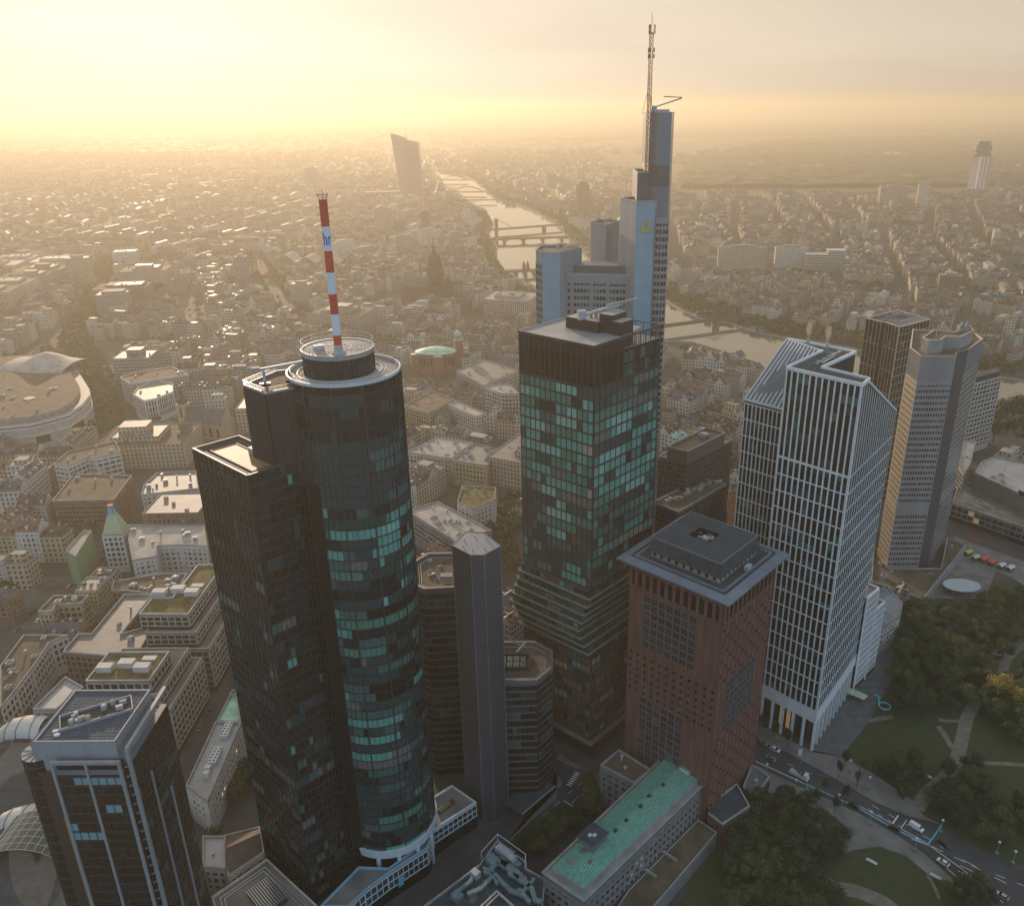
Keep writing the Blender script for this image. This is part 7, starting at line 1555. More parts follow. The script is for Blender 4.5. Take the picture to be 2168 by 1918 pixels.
SMALL = [crown_mesh('crown', 60+i, 420, .062, [('leaf_a', 'leaf_c', 'leaf_b'), ('leaf_c', 'leaf_a', 'leaf_b')][i % 2], 6)[0] for i in range(4)]
GOLD = crown_mesh('crown', 90, 2600, .03, ('leaf_gold', 'leaf_gold', 'leaf_b'), 9)[0]
TRK = [trunk_mesh('trunk', i) for i in range(3)]
TN = {}
def tree(x, y, D, label, group='trees of the park and streets', hi=True, mesh=None, slim=1.0):
    T = thing('broadleaf_tree', x, y, label, 'tree', group); r = random.Random(int(x*7+y*3)); rz = r.uniform(0, 6.28); T.rotation_euler = (0, 0, rz); sc = D
    c = bpy.data.objects.new('crown', mesh or (BIG if hi else SMALL)[int(abs(x*31+y*17)) % (6 if hi else 4)]); COL.objects.link(c); c.parent = T; c.location = (0, 0, sc*.62*slim**-.6); c.scale = (sc*.62*slim, sc*.62*slim, sc*.62*(1.1 if slim == 1 else 1.7))
    t = bpy.data.objects.new('trunk', r.choice(TRK)); COL.objects.link(t); t.parent = T; t.scale = (sc*.9*slim, sc*.9*slim, sc)
    return T
mat('paving_dark', (.10, .105, .11), .8, noise=.2, scale=.3)
def stuff_trees(lst, name, label, n=84, q=.115):
    Vs = [crown_mesh('tmp', 70+i, n, q, ('leaf_a',), 5)[1] for i in range(6)]; allv = []
    for i, (x, y, D) in enumerate(lst):
        v = Vs[i % 6]*(D*.62); a = (i*2.4) % 6.28; c, s = math.cos(a), math.sin(a); allv.append(np.stack([v[:, 0]*c-v[:, 1]*s+x, v[:, 0]*s+v[:, 1]*c+y, v[:, 2]*1.1+D*.5], 1))
    V = np.concatenate(allv); F = len(V)//4; me = bpy.data.meshes.new(name); me.vertices.add(len(V)); me.vertices.foreach_set('co', V.astype(np.float32).ravel()); me.loops.add(len(V)); me.loops.foreach_set('vertex_index', np.arange(len(V), dtype=np.int32)); me.polygons.add(F); me.polygons.foreach_set('loop_start', np.arange(0, len(V), 4, dtype=np.int32))
    for m in ('leaf_a', 'leaf_b', 'leaf_c'): me.materials.append(MAT[m])
    me.polygons.foreach_set('material_index', np.random.default_rng(3).integers(0, 3, F).astype(np.int32)); me.update(calc_edges=True); me.validate()
    o = bpy.data.objects.new(name, me); COL.objects.link(o); tag(o, label, 'trees', kind='stuff')
# ---- park and street surfaces
H3 = lambda *pts: [P(*vH(*p)) for p in pts]
def ribbon(pts, w, z, m, name, kind='structure'):
    mb = MB(); L = [Vector(P(*vH(*p))) for p in pts]; L2 = []
    for i in range(len(L)-1):
        p0, p1, p2, p3 = L[max(0, i-1)], L[i], L[i+1], L[min(len(L)-1, i+2)]
        for k in range(6):
            t = k/6; L2.append(.5*((2*p1)+(p2-p0)*t+(2*p0-5*p1+4*p2-p3)*t*t+(3*p1-p0-3*p2+p3)*t**3))
    L2.append(L[-1])
    for a, b, c in zip(L2, L2[1:], L2[2:]+[L2[-1]*2-L2[-2]]):
        n1 = (b-a).normalized(); n2 = (c-b).normalized() if (c-b).length > .01 else n1; v1 = Vector((-n1.y, n1.x))*w/2; v2 = Vector((-n2.y, n2.x))*w/2
        mb.face([(*(a-v1), z), (*(b-v2), z), (*(b+v2), z), (*(a+v1), z)], m)
    o = mb.build(name); o['kind'] = kind; return o
tri_sheet([(-260, 150), (-260, 300), (-150, 330), (-40, 345), (60, 345), (160, 420), (200, 440), (330, 560), (420, 520), (420, 250), (200, 150)], .02, 'asphalt', 'streets')
tri_sheet(ccw(PARK), .06, 'grass', 'park_lawn')
road_hi = [(-60, 835), (60, 905), (250, 985), (480, 1110), (720, 1250), (900, 1330), (1080, 1380), (1300, 1500), (1531, 1600), (1900, 1780)]
road_lo = [(1900, 2250), (1390, 1820), (1200, 1680), (1000, 1520), (850, 1420), (640, 1300), (350, 1170), (80, 1040), (-60, 960)]
tri_sheet(H3(*(road_hi+road_lo)), .10, 'asphalt', 'road')
def kerb_sheet(pts, name, m='paving'):
    poly = ccw(H3(*pts)); mb = MB(); mb.prism(poly, .05, .22, m, False); o = mb.build(name+'_kerb'); o['kind'] = 'structure'; tri_sheet(poly, .22, m, name)
kerb_sheet([(-60, 780), (130, 850), (380, 975), (560, 1010), (740, 1110), (930, 1240), (1000, 1330), (1080, 1370), (900, 1325), (720, 1245), (480, 1105), (250, 980), (60, 900), (-60, 830)], 'pavement')
kerb_sheet([(385, 985), (555, 1012), (700, 830), (850, 560), (900, 400), (880, 180), (720, 520), (600, 640)], 'plaza', 'paving_dark')
kerb_sheet([(100, 1135), (80, 1048), (350, 1178), (640, 1308), (850, 1428), (1000, 1530), (1190, 1700), (1130, 1700), (1020, 1640), (900, 1540), (760, 1490), (620, 1510), (570, 1530), (560, 1440), (590, 1400), (520, 1330), (450, 1310), (330, 1240), (250, 1230), (60, 1330), (0, 1280)], 'promenade')
ribbon([(960, 1290), (1010, 1210), (1080, 1150), (1150, 1070), (1185, 980), (1205, 900), (1230, 800), (1290, 700), (1350, 640), (1400, 580), (1450, 470), (1560, 380)], 5.5, .12, 'path', 'path')
ribbon([(700, 822), (770, 808), (830, 800)], 2.5, .13, 'path', 'path'); ribbon([(1075, 815), (1130, 822), (1200, 822)], 2.2, .14, 'path', 'path'); ribbon([(1075, 850), (1110, 900), (1150, 970)], 2.6, .15, 'path', 'path'); ribbon([(1230, 1020), (1330, 1045), (1430, 1050), (1600, 1060)], 2.4, .13, 'path', 'path')
ribbon([(330, 1500), (400, 1590), (500, 1700), (640, 1730), (800, 1800), (900, 1900)], 6, .12, 'path', 'path'); ribbon([(1015, 1640), (1050, 1700), (1080, 1770)], 1.2, .13, 'path', 'path'); ribbon([(440, 1310), (440, 1390), (480, 1440), (560, 1450)], 1.5, .25, 'path', 'path')
tri_sheet(ccw(H3((470, 1345), (520, 1350), (580, 1410), (570, 1440), (500, 1460), (465, 1420))), .26, 'grass', 'lawn_island')
tri_sheet(ccw([P(*vF(*p)) for p in ((600, 1430), (1073, 1600), (1300, 1650), (1300, 1900), (1000, 1700), (900, 1660), (830, 1830), (470, 1830), (700, 1500))]), .12, 'paving', 'fountain_plaza')
tri_sheet(ccw([P(*vS(*p)) for p in ((1040, 1130), (1250, 1120), (1480, 1080), (1530, 1290), (1700, 1330), (1300, 1370), (900, 1330))]), .14, 'paving', 'church_square')
# lane markings
mk = MB(); 
def line(pts, w, m='white_paint', dash=None, fn=vH, mb=None, z=.15):
    mb = mb or mk; L = [Vector(P(*fn(*p))) for p in pts]
    for a, b in zip(L, L[1:]):
        u = (b-a); Ln = u.length; u.normalize(); v = Vector((-u.y, u.x))*w/2; s = 0
        while s < Ln:
            e = min(Ln, s+(dash[0] if dash else Ln)); p, q = a+u*s, a+u*e; mb.face([(*(p-v), z), (*(q-v), z), (*(q+v), z), (*(p+v), z)], m); s = e+(dash[1] if dash else 1)
line([(70, 1022), (350, 1150)], .35); line([(350, 1150), (640, 1280), (840, 1395), (1015, 1482)], .55, 'cyan_paint'); line([(1015, 1482), (1055, 1430), (1090, 1375)], .45, 'cyan_paint'); line([(650, 1272), (1000, 1465), (1200, 1610), (1420, 1790)], .25)
line([(720, 1270), (900, 1370), (1100, 1500)], .2, dash=(3, 4)); line([(700, 1290), (880, 1390)], .2, dash=(2, 2)); line([(820, 1385), (860, 1325)], .5); line([(870, 1400), (905, 1350)], .3)
line([(930, 1450), (1040, 1490), (1250, 1590), (1500, 1720)], .22, dash=(4, 4)); line([(1080, 1570), (1190, 1670)], .2); line([(1200, 1560), (1280, 1600)], .2, dash=(5, 2)); line([(1190, 1590), (1260, 1625)], .2, dash=(5, 2)); line([(1180, 1620), (1240, 1650)], .2, dash=(5, 2)); line([(1300, 1690), (1420, 1760)], .2, dash=(3, 3)); line([(500, 1150), (160, 1000)], .18, dash=(3, 5)); line([(1380, 1640), (1531, 1700)], .2, dash=(3, 4))
def vn(pts, w, **k): line(pts, w, fn=vN, **k)
for k in range(7): vn([(930+k*14, 285+k*-1+20), (975+k*10, 252+k*2)] if False else [(928+k*9, 340-k*13), (960+k*9, 352-k*13)], .5)
vn([(1040, 322), (965, 380), (760, 560), (640, 690)], .18, dash=(3, 5)); vn([(910, 450), (1000, 505)], .35); vn([(960, 465), (1005, 420)], .15); vn([(1000, 485), (1045, 440)], .15); vn([(830, 520), (900, 570)], .15, dash=(4, 3)); vn([(780, 610), (600, 790)], .18, dash=(3, 5))
o = mk.build('road_markings'); o['kind'] = 'structure'
pv = MB()
for pts in ([(540, 720), (900, 340), (870, 260), (860, 440), (590, 680)], [(1050, 540), (1150, 450), (1150, 240), (1090, 330), (1070, 420)], [(860, 180), (1000, 240), (1020, 230), (880, 140)]): pv.prism(ccw([P(*vN(*p)) for p in pts]), .03, .2, 'paving', 'paving')
pv.build('side_pavement')['kind'] = 'structure'
# ---- trees
PT = []
rp = random.Random(5)
def fill(poly, n, d0, d1, sep):
    pl = H3(*poly); xs = [p[0] for p in pl]; ys = [p[1] for p in pl]; k = t = 0
    while k < n and t < 4000:
        t += 1; x, y = rp.uniform(min(xs), max(xs)), rp.uniform(min(ys), max(ys))
        if inpoly(x, y, pl) and all(math.hypot(x-a, y-b) > sep for a, b, _ in PT): PT.append((x, y, rp.uniform(d0, d1))); k += 1
fill([(0, 1330), (250, 1260), (430, 1330), (410, 1560), (330, 1500), (300, 1560), (480, 1700), (520, 1830), (-50, 1850)], 42, 8, 12, 5.2)
fill([(900, 260), (1120, 240), (1300, 230), (1560, 150), (1600, 360), (1430, 470), (1330, 600), (1260, 660), (1180, 780), (1000, 800), (840, 780), (840, 620), (880, 420)], 95, 9, 14, 6.4)
fill([(1310, 690), (1560, 560), (1560, 1000), (1440, 940), (1350, 860), (1290, 780)], 16, 9, 13, 6.5)
fill([(1120, 1120), (1260, 1050), (1300, 1120), (1330, 1300), (1440, 1380), (1420, 1480), (1300, 1470), (1100, 1350), (1040, 1290)], 16, 9, 12, 6.0)
fill([(1460, 1290), (1600, 1300), (1600, 1440), (1480, 1420)], 4, 9, 11, 6); fill([(1130, 1720), (1300, 1730), (1400, 1808), (1300, 1860), (1080, 1808)], 5, 8, 10, 5); fill([(430, 1480), (560, 1470), (560, 1560), (440, 1580)], 4, 7, 9, 5)
PT += [(*P(*vH(x, y)), d) for x, y, d in ((850, 1080, 10), (940, 1080, 11), (800, 1130, 9), (870, 1180, 10), (885, 1240, 9), (960, 1140, 9), (760, 1090, 7), (1400, 470, 10))]
WORDS = ('dense dark', 'broad rounded', 'tall shaggy', 'small compact', 'loose olive')
for i, (x, y, d) in enumerate(PT):
    px, py, _ = Q(x, y, 5); hx, hy = (px-1560)*2.518, (py-1200)*2.518
    where = 'in the grove beside the turquoise roofed hall' if hx < 620 and hy > 1200 else ('in the belt of trees between plaza and fountains' if hy < 700 else ('by the curving park path' if hy < 1100 else 'on the lawn strip along the main road'))
    sz = 'large' if d > 11.5 else ('medium' if d > 9.5 else 'smaller')
    tree(x, y, d, f'{sz} {WORDS[i % 5]} tree {where}', group='park trees')
gt = P(*vH(1400, 720)); tree(*gt, 15.5, 'big golden leaved tree standing out above the curving park path at the right', group='park trees', mesh=GOLD)
gt = P(*vH(1470, 760)); tree(*gt, 13.5, 'olive golden tree touching the big golden one on its right side', group='park trees', mesh=GOLD)
for i, p in enumerate(((120, 890), (190, 925), (268, 975), (535, 1140), (570, 1085), (635, 1190), (668, 1130), (465, 1230), (420, 1290), (570, 1270), (520, 1330))):
    T = tree(*P(*vH(*p)), 7.5, f'slim cypress shaped street tree {"on the far pavement of the main road" if i in (0, 1, 2, 3, 4, 5, 6) else "on the promenade side of the main road"}', group='slim street trees', slim=.42)
for i, p in enumerate(((640, 800), (700, 740), (770, 690), (830, 640), (880, 600), (940, 620), (1000, 560), (1060, 520), (1110, 470), (1090, 390), (560, 860), (990, 640), (760, 800), (1130, 560), (880, 700))):
    tree(*P(*vN(*p)), 8.5+(i % 3), 'dark street tree between the road and the turquoise roofed hall', group='street trees by the turquoise roofed hall')
for i, p in enumerate(((900, 760), (930, 700), (960, 730), (1000, 700), (1040, 740), (1010, 800), (960, 830), (1060, 820), (910, 820), (1073, 900), (880, 860))): tree(*P(*vF(*p)), 16+(i % 4)*2, 'riverside tree at the right edge beyond the theatre', group='riverside trees at the right edge', hi=False)
for i, p in enumerate(((420, 800), (470, 790), (390, 870), (500, 860), (450, 920), (380, 960), (350, 1000))): tree(*P(*vR(*p)), 9, 'dark courtyard tree between the ribbed roof slab and the box tower', group='courtyard trees', hi=False)
TREES.sort(key=lambda t: t[1]**2+t[0]**2)
vis = [t for t in TREES if -20 < Q(t[0], t[1], 5)[0] < PW+20 and Q(t[0], t[1], 5)[1] < PH+30 and clear(t[0], t[1], 0) or segd(t[0], t[1], *CORR[0][0][:2]) < 25]
vis = [t for t in TREES if -20 < Q(t[0], t[1], 5)[0] < PW+20 and not any(inpoly(t[0], t[1], pl) for pl in TOWERPOLYS) and not inpoly(t[0], t[1], PARK) and not (t[1] < 335 and -120 < t[0] < 210)]
for t in vis[:70]: tree(*t, f'green tree {place_words(t[0], t[1])}', hi=False)
stuff_trees(vis[70:], 'distant_trees', 'street and courtyard trees scattered between the distant houses')
print('houses', len(HOUSES), 'trees', len(vis), 'park', len(PT))
# ---- woods beyond the city: rolling canopy
def wood(poly, cell, h, name, label, seed):
    xs = [p[0] for p in poly]; ys = [p[1] for p in poly]; nx = int((max(xs)-min(xs))/cell); ny = int((max(ys)-min(ys))/cell); g = np.random.default_rng(seed); X = min(xs)+np.arange(nx+1)*cell; Y = min(ys)+np.arange(ny+1)*cell
    Z = g.uniform(.55, 1, (nx+1, ny+1))*h; XX = X[:, None]+g.uniform(-.35, .35, (nx+1, ny+1))*cell; YY = Y[None, :]+g.uniform(-.35, .35, (nx+1, ny+1))*cell
    v = [(float(XX[i, j]), float(YY[i, j]), float(Z[i, j])) for i in range(nx+1) for j in range(ny+1)]; f = []; inside = [[inpoly(X[i], Y[j], poly) and not inpoly(X[i], Y[j], RIVER) and not (Y[j] < 5000 and hides_river(X[i], Y[j], h)) for j in range(ny+1)] for i in range(nx+1)]
    for i in range(nx+1):
        for j in range(ny+1):
            if not inside[i][j]: k = i*(ny+1)+j; v[k] = (v[k][0], v[k][1], -1.5)
    for i in range(nx):
        for j in range(ny):
            if inside[i][j] or inside[i+1][j] or inside[i][j+1] or inside[i+1][j+1]: a = i*(ny+1)+j; f.append((a, a+ny+1, a+ny+2, a+1))
    me = bpy.data.meshes.new(name); me.from_pydata(v, [], f); me.materials.append(MAT['canopy']); me.update(); o = bpy.data.objects.new(name, me); COL.objects.link(o); tag(o, label, 'forest', kind='stuff')
mat('canopy', (.022, .034, .014), 1, noise=.5, scale=.01)
wood([(450, 3000), (1500, 3000), (2600, 3900), (4800, 5600), (5200, 8200), (1800, 7200), (700, 4600)], 34, 17, 'forest', 'dark city forest spreading over the plain beyond the houses on the right', 4)
wood([(-600, 7200), (3000, 8600), (9000, 9400), (11000, 15000), (2000, 14000), (-1500, 10500)], 120, 20, 'forest', 'hazy woodland strip along the horizon right of the tallest tower', 5)
wood([(-9000, 7500), (-5200, 6900), (-4200, 8200), (-6800, 11500)], 110, 18, 'forest', 'pale far woods at the left below the glowing horizon', 6)
wood([P(*vK(*p)) for p in ((1010, 470), (1330, 420), (1480, 560), (1640, 720), (1560, 770), (1480, 720), (1330, 665), (1210, 640), (1110, 560))], 22, 15, 'forest', 'wooded far bank of the river above the pylon bridge', 8)
# farther settlement: low slabs and sheds, one mass
fm = MB(); rf = random.Random(9)
for k in range(2600):
    y = rf.uniform(5300, 13000); x = rf.uniform(-.68, .58)*y
    if x > 450 and y < 8200 and rf.random() < .93: continue
    s = rf.uniform(20, 70); fm.prism(rect(x, y, s, s*rf.uniform(.3, .7), rf.uniform(-.6, .6)), 0, rf.uniform(6, 22), rf.choice(('wm_white', 'wm_stone', 'wm_grey', 'wm_cream')), rf.choice(('roof_light', 'roof_flat', 'roof_tile_dark')))
tag(fm.build('distant_settlement'), 'faint specks of suburbs and sheds towards the horizon', 'houses', kind='stuff')
# ---- cars
mat('car_white', (.6, .62, .65), .25); mat('car_silver', (.32, .34, .36), .25, .6); mat('car_black', (.02, .02, .022), .2); mat('car_blue', (.05, .10, .16), .25); mat('tyre', (.015, .015, .015), .8); mat('lamp_red', (.4, .02, .02), .4); mat('lamp_clear', (.7, .7, .65), .2)
def car_proto(kind, col):
    L, W_, H_ = {'car': (4.5, 1.85, 1.45), 'van': (5.6, 2.0, 2.2), 'truck': (8.5, 2.5, 3.2)}[kind]; T = thing('parked_car' if kind == 'car' else kind, 0, 0, 'x', kind); h0 = .3
    prof = {'car': [(-2.2, .35), (-2.25, .8), (-2.1, 1.0), (-1.2, 1.05), (1.0, 1.0), (2.1, .85), (2.25, .6), (2.2, .35)], 'van': [(-2.75, .35), (-2.8, 1.2), (-2.75, 1.25), (1.8, 1.25), (2.6, 1.1), (2.8, .8), (2.75, .35)], 'truck': [(-4.2, .6), (-4.2, 1.1), (2.2, 1.1), (4.1, 1.2), (4.2, .6)]}[kind]
    cab = {'car': [(-1.9, 1.0), (-1.35, 1.42), (.35, 1.45), (1.15, 1.0)], 'van': [(-2.7, 1.2), (-2.6, 2.15), (1.2, 2.2), (2.0, 1.2)], 'truck': [(2.3, 1.0), (2.3, 3.0), (3.7, 3.0), (4.1, 1.1)]}[kind]
    def ext(p, w, m, nm, w2=None):
        q = MB(); w2 = w2 or w; a = [(x, -(w if z < 1.1 else w2)/2, z) for x, z in p]; b = [(x, (w if z < 1.1 else w2)/2, z) for x, z in p]; n = len(p); q.face(a if p[0][0] > p[1][0] else a, m); q.face(b[::-1], m)
        for i in range(n): j = (i+1) % n; q.face([a[j], a[i], b[i], b[j]], m)
        return q.build(nm, T)
    ext(prof, W_, col, 'body'); ext(cab, W_-.12, 'glass_black' if kind == 'car' else col, 'cabin', W_-.35)
    if kind == 'car': q = MB(); q.box((-.5, 0), 1.6, W_-.45, 1.44, 1.48, col); q.build('roof', T)
    if kind == 'van': q = MB(); q.bar((1.62, 0, 1.72), (1.66, 0, 1.75), W_-.5, .7, 'glass_black'); q.build('windscreen', T)
    if kind == 'truck': q = MB(); q.box((-1.2, 0), 5.6, 2.4, 1.1, 1.6, 'unit_metal'); q.bar((1.6, 0, 1.6), (-2.6, 0, 3.4), .4, .5, 'dark_metal'); q.bar((1.6, 0, 1.6), (1.6, 0, 3.0), .5, .5, 'dark_metal', up=(1, 0, 0)); q.build('loading_crane', T)
    for x in (-L*.31, L*.31):
        for y in (-W_/2+.08, W_/2-.08): q = MB(); q.tube((x, y-.1, .33), (x, y+.1, .33), .33, .33, 'tyre', 12); q.build('wheel', T)
    for s in (-1, 1): q = MB(); q.box((L/2-.06, s*W_*.36), .12, .3, .62, .78, 'lamp_clear'); q.build('headlight', T); q = MB(); q.box((-L/2+.04, s*W_*.36), .12, .25, .7, .85, 'lamp_red'); q.build('tail_light', T)
    return T
PROTO = {}
def put_car(kind, col, fn, p, p2, label, group='cars and vans on the roads'):
    key = (kind, col); a, b = Vector(P(*fn(*p))), Vector(P(*fn(*p2))); rz = math.atan2(b.y-a.y, b.x-a.x)
    if key not in PROTO: T = car_proto(kind, col); PROTO[key] = T
    else:
        s = PROTO[key]; T = s.copy(); COL.objects.link(T)
        for ch in s.children: c = ch.copy(); COL.objects.link(c); c.parent = T
    T.location = (a.x, a.y, .12); T.rotation_euler = (0, 0, rz); T['label'] = label; T['category'] = kind; T['group'] = group
rd = (270, 130)
for k, c, p, d, lab in (('car', 'car_silver', (135, 945), 1, 'silver car parked at the kerb below the white tower columns, left of another'), ('car', 'car_white', (203, 978), 1, 'white car parked at the kerb below the white tower columns, right one of the pair'), ('car', 'car_silver', (180, 1028), -1, 'grey car driving in the far lane under the parked pair'), ('truck', 'car_white', (330, 1118), 1, 'white cabbed flatbed truck with loading crane on the road'), ('car', 'car_black', (90, 920), 1, 'black car at the kerb beside the red tower'),
                        ('car', 'car_black', (622, 1278), -1, 'dark car waiting beside the cyan lane line'), ('car', 'car_black', (838, 1395), -1, 'black car on the cyan line near the crossing'), ('van', 'car_white', (955, 1395), 1, 'white van right behind the crossing stop line'), ('car', 'car_black', (1100, 1478), 1, 'black car following behind the white van at lower right'), ('car', 'car_white', (1098, 1580), -1, 'white estate car in the near lane below the black car'), ('car', 'car_silver', (1413, 1760), -1, 'silver white car near the bottom right corner of the picture')):
    put_car(k, c, vH, p, (p[0]+100*d, p[1]+(52 if p[0] < 900 else 62)*d), lab)
put_car('van', 'car_white', vN, (1078, 372), (1040, 405), 'white van driving on the street between the shaft tower and the small grey block'); put_car('car', 'car_black', vN, (1075, 300), (1040, 330), 'dark car with bright lamps at the zebra crossing'); put_car('car', 'car_white', vH, (1388, 470), (1440, 480), 'white car half hidden by park trees at the right'); put_car('car', 'car_blue', vM, (1555, 375), (1540, 400), 'light blue van in the street beside the stone gridded blocks'); put_car('car', 'car_silver', vM, (1480, 500), (1440, 570), 'silver car parked along the stone gridded block')
# ---- park furniture
def small(nm, lab, cat, fn, p, f, group=None):
    c = P(*fn(*p)); T = thing(nm, *c, lab, cat, group); f(T, c); return T
def parasol(T, c):
    q = MB(); q.lathe(c, [(.08, .2), (.08, 3)], 'alu', 6); q.build('pole', T); q = MB(); r = rect(*c, 4.6, 4.6, .75)
    for k in range(4): q.face([(*r[k], 2.9), (*r[(k+1) % 4], 2.9), (*c, 3.7)], 'parasol_cloth')
    q.build('canopy', T)
mat('parasol_cloth', (.42, .46, .36), .9)
for i, p in enumerate(((605, 690), (632, 700), (660, 712))): small('parasol', ('left', 'middle', 'right')[i]+' one of three big square pale parasols at the foot of the annex', 'parasol', vH, p, parasol, 'parasols')
def ring(T, c):
    q = MB(); n = 20
    for k in range(n): a, b = 2*PI*k/n, 2*PI*(k+1)/n; q.tube((c[0]+2.6*math.cos(a), c[1]+2.6*math.sin(a), 1.6), (c[0]+2.6*math.cos(b), c[1]+2.6*math.sin(b), 1.6), .35, .35, 'cyan_paint', 8, False)
    q.build('ring', T); q = MB(); q.tube((c[0]-2.2, c[1]+1, 1.6), (c[0]-1.0, c[1]+5.5, 2.8), .3, .3, 'cyan_paint', 8); q.tube((c[0]-1.0, c[1]+5.5, 2.8), (c[0]-2.6, c[1]+6.6, 2.8), .3, .3, 'cyan_paint', 8); q.build('hooked_arm', T)
    for k in range(3): q = MB(); a = k*2.1; q.tube((c[0]+2.6*math.cos(a), c[1]+2.6*math.sin(a), 0), (c[0]+2.6*math.cos(a), c[1]+2.6*math.sin(a), 1.6), .1, .1, 'alu', 6); q.build('post', T)
small('park_sculpture', 'bright cyan ring sculpture with a hooked arm on the lawn edge', 'sculpture', vH, (785, 755), ring)
def lamp(T, c):
    q = MB(); q.lathe(c, [(.14, 0), (.08, 1), (.06, 6)], 'unit_metal', 8); q.build('pole', T); q = MB(); q.lathe(c, [(.05, 5.9), (.55, 6.0), (.45, 6.3), (0, 6.4)], 'white_metal', 10); q.build('lamp_head', T); q = MB(); q.lathe(c, [(.8, .2), (.8, .7), (0, .75)], 'paving', 10); q.build('base', T)
for i, p in enumerate(((155, 1110), (308, 1195), (373, 1188), (537, 1275), (707, 1368), (948, 1510), (1085, 1412), (1045, 1245), (1470, 1580), (1385, 1530), (600, 1090), (700, 1180))): small('street_lamp', 'pale street lamp on a round base beside the main road', 'street lamp', vH, p, lamp, 'street lamps along the main road')
def bench(T, c):
    q = MB(); q.box(c, 4.2, .5, .4, .5, 'white_paint', -.7); q.build('seat', T); q = MB(); d = Vector((.25, .25)); q.bar((c[0]-1.5+d.x, c[1]+1.3+d.y, .8), (c[0]+1.5+d.x, c[1]-1.3+d.y, .8), .08, .5, 'white_paint'); q.build('backrest', T)
    for s in (-1, 1): q = MB(); q.box((c[0]+s*1.2, c[1]-s*1.0), .12, .45, 0, .4, 'dark_metal', -.7); q.build('leg', T)
small('park_bench', 'white park bench on the round lawn at the bottom', 'bench', vH, (717, 1575), bench); small('park_bench', 'long white park bench beside the promenade', 'bench', vH, (1060, 1655), bench); small('park_bench', 'pale bench on the triangular lawn near the plaza', 'bench', vH, (1012, 1118), bench)
def table_row(T, c):
    for k in range(4): q = MB(); x, y = c[0]+k*1.5, c[1]+k*1.9; q.lathe((x, y), [(.5, 0), (.5, .5), (.8, .9), (0, 1.1)], 'leaf_b', 8); q.build('shrub', T)
small('planter_row', 'row of pale round planters between plaza and lawn', 'planters', vH, (712, 790), table_row)
def banner(T, c):
    q = MB(); q.bar((*c, 0), (*c, 8), .2, .2, 'unit_metal', up=(1, 0, 0)); q.build('pole', T); q = MB(); q.bar((c[0]-1, c[1], 4), (c[0]-1, c[1], 7.6), 1.6, .1, 'white_metal', up=(0, 1, 0)); q.build('panel', T)
small('advertising_pillar', 'tall white advertising panel on the pavement below the white tower', 'sign', vH, (342, 1045), banner)
# rising steam over the gridded tower
sm = bpy.data.materials.new('steam'); sm.use_nodes = True; n_ = sm.node_tree; n_.nodes.remove(n_.nodes['Principled BSDF']); v_ = n_.nodes.new('ShaderNodeVolumePrincipled'); v_.inputs['Color'].default_value = (1, .9, .82, 1); v_.inputs['Density'].default_value = .075; v_.inputs['Anisotropy'].default_value = .4; n_.links.new(v_.outputs[0], n_.nodes['Material Output'].inputs['Volume']); MAT['steam'] = sm
for i, (x, y) in enumerate(((110, 351), (116, 344))):
    q = MB(); q.lathe((x, y), [(0, 169.8), (.5, 170), (1.1, 172), (1.5, 174), (1.2, 176.3), (0, 177.5)], 'steam', 12); o = q.build('steam_plume'); tag(o, ('left' if i == 0 else 'right')+' one of two small steam plumes above the gridded tower roof', 'steam', kind='stuff')

def stall(T, c, col):
    q = MB(); q.box(c, 5, 2.6, .2, 2.4, 'dark_clad', .6); q.build('counter', T); q = MB(); r = rect(*c, 5.8, 3.6, .6); g = [(a+b)/2 for a, b in zip(r[0], r[3])], [(a+b)/2 for a, b in zip(r[1], r[2])]
    q.face([(*r[0], 2.5), (*r[1], 2.5), (*g[1], 3.3), (*g[0], 3.3)], col); q.face([(*r[2], 2.5), (*r[3], 2.5), (*g[0], 3.3), (*g[1], 3.3)], col); q.build('awning', T)
for i, (p, col, w) in enumerate((((725, 1560), 'gold_emblem', 'yellow'), ((770, 1590), 'parasol_cloth', 'pale green'), ((820, 1600), 'red_paint', 'red'), ((870, 1620), 'red_paint', 'second red'), ((930, 1640), 'white_wall', 'white'), ((985, 1655), 'white_wall', 'farther white'))):
    small('market_stall', f'{w} roofed market stall on the plaza in front of the theatre foyer', 'stall', vF, p, lambda T, c, col=col: stall(T, c, col), 'market stalls on the plaza')

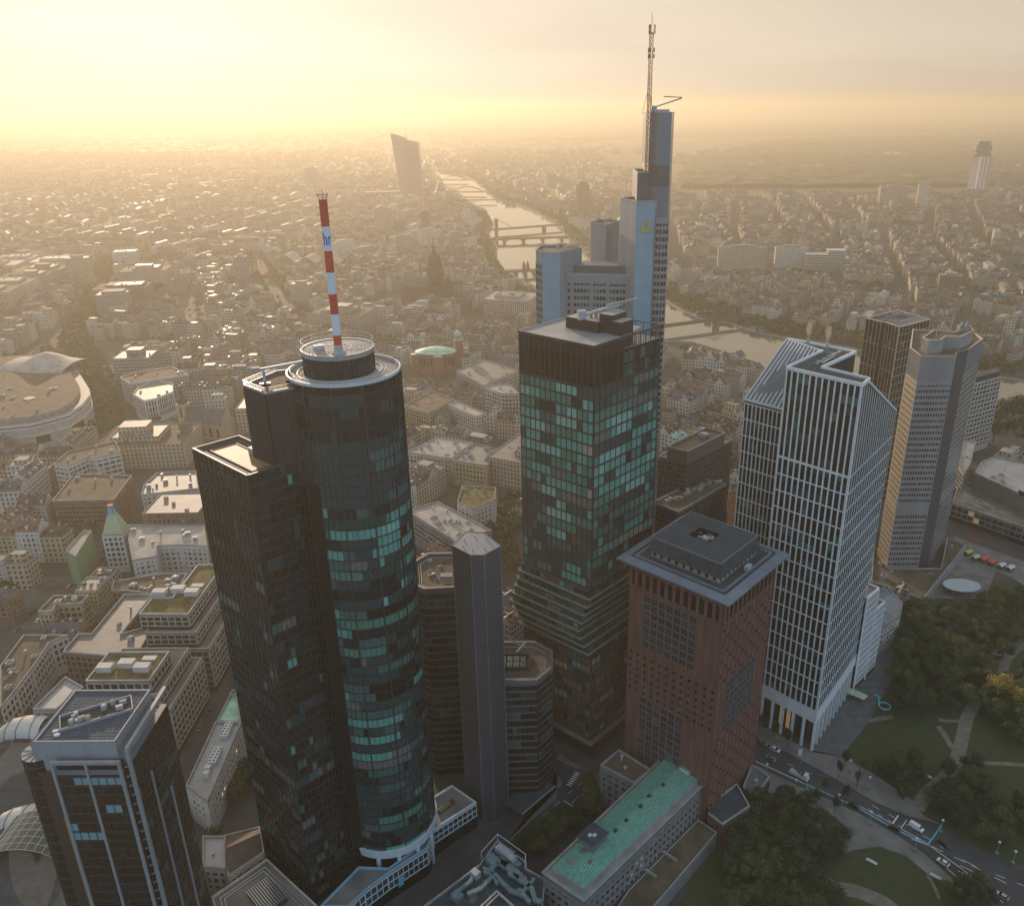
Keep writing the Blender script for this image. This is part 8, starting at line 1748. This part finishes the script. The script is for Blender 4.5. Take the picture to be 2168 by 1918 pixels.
# cars along the streets of the old centre
rc = random.Random(4); lanes = [(CORR[4][0], -3.4), (CORR[4][0], 3.2), (CORR[5][0], 3.6), (CORR[5][0], -3.6), (CORR[7][0], 3), (CORR[8][0], 3.2), (CORR[7][0], -6), (CORR[3][0], 8), (CORR[1][0], 5), (CORR[1][0], -5), (CORR[6][0], 4), (CORR[8][0], -5)]
ptc = [('car', 'car_white', 'white'), ('car', 'car_silver', 'silver'), ('car', 'car_black', 'black')]
for ln, off in lanes:
    for a, b in zip(ln, ln[1:]):
        L = math.hypot(b[0]-a[0], b[1]-a[1]); n = int(L/9); u = ((b[0]-a[0])/L, (b[1]-a[1])/L)
        for k in range(n):
            if rc.random() > .3: continue
            x, y = a[0]+u[0]*(k+.5)*9+u[1]*off, a[1]+u[1]*(k+.5)*9-u[0]*off; px, py, w = Q(x, y, 0)
            if not (0 < px < PW and 0 < py < PH) or w > 1100: continue
            kd, cl, wd = rc.choice(ptc); s = PROTO[(kd, cl)]; T = s.copy(); COL.objects.link(T)
            for ch in s.children: c = ch.copy(); COL.objects.link(c); c.parent = T
            T.location = (x, y, .13); T.rotation_euler = (0, 0, math.atan2(u[1], u[0])); T['label'] = f'{wd} car in the street {place_words(x, y)}'; T['category'] = 'car'; T['group'] = 'cars in the streets of the centre'

# labels: where several look-alikes would read the same, say where each one stands in the photo
seen = {}
for o in bpy.data.objects:
    if o.parent is None and o.get('label') and o.get('kind') is None: seen.setdefault(o['label'], []).append(o)
for lab, os_ in seen.items():
    if len(os_) < 2: continue
    for o in os_:
        px, py, w = Q(o.location.x, o.location.y, 4); wd = lab.split()
        base = ' '.join(wd[:4]) if o['category'] in ('tree', 'car') else ' '.join(wd[:7])
        if o['category'] == 'tree': base = ' '.join(wd[:wd.index('tree')+1])
        if o['category'] == 'car': base = ' '.join(wd[:wd.index('car')+1])+' in a street'
        while base.split()[-1] in ('with', 'of', 'on', 'a', 'and', 'the', 'in', 'at'): base = base.rsplit(' ', 1)[0]
        o['label'] = f'{base} {round(px/PW*100)} percent across and {round(py/PH*100)} percent down the photo'
# ------------------------------------------------------------------ air
def haze():
    hm = bpy.data.materials.new('haze'); hm.use_nodes = True; n = hm.node_tree; n.nodes.remove(n.nodes['Principled BSDF']); v = n.nodes.new('ShaderNodeVolumePrincipled')
    v.inputs['Color'].default_value = HZ_COL; v.inputs['Density'].default_value = HZ_DEN; v.inputs['Anisotropy'].default_value = HZ_ANI
    n.links.new(v.outputs[0], n.nodes['Material Output'].inputs['Volume']); MAT['haze'] = hm
    mb = MB(); mb.prism([(-33000, -3000), (33000, -3000), (33000, 33000), (-33000, 33000)], -4, 314, 'haze', 'haze', True); o = mb.build('haze'); o['kind'] = 'stuff'
HZ_COL = (.70, .63, .49, 1); HZ_DEN = .00019; HZ_ANI = .46
haze()
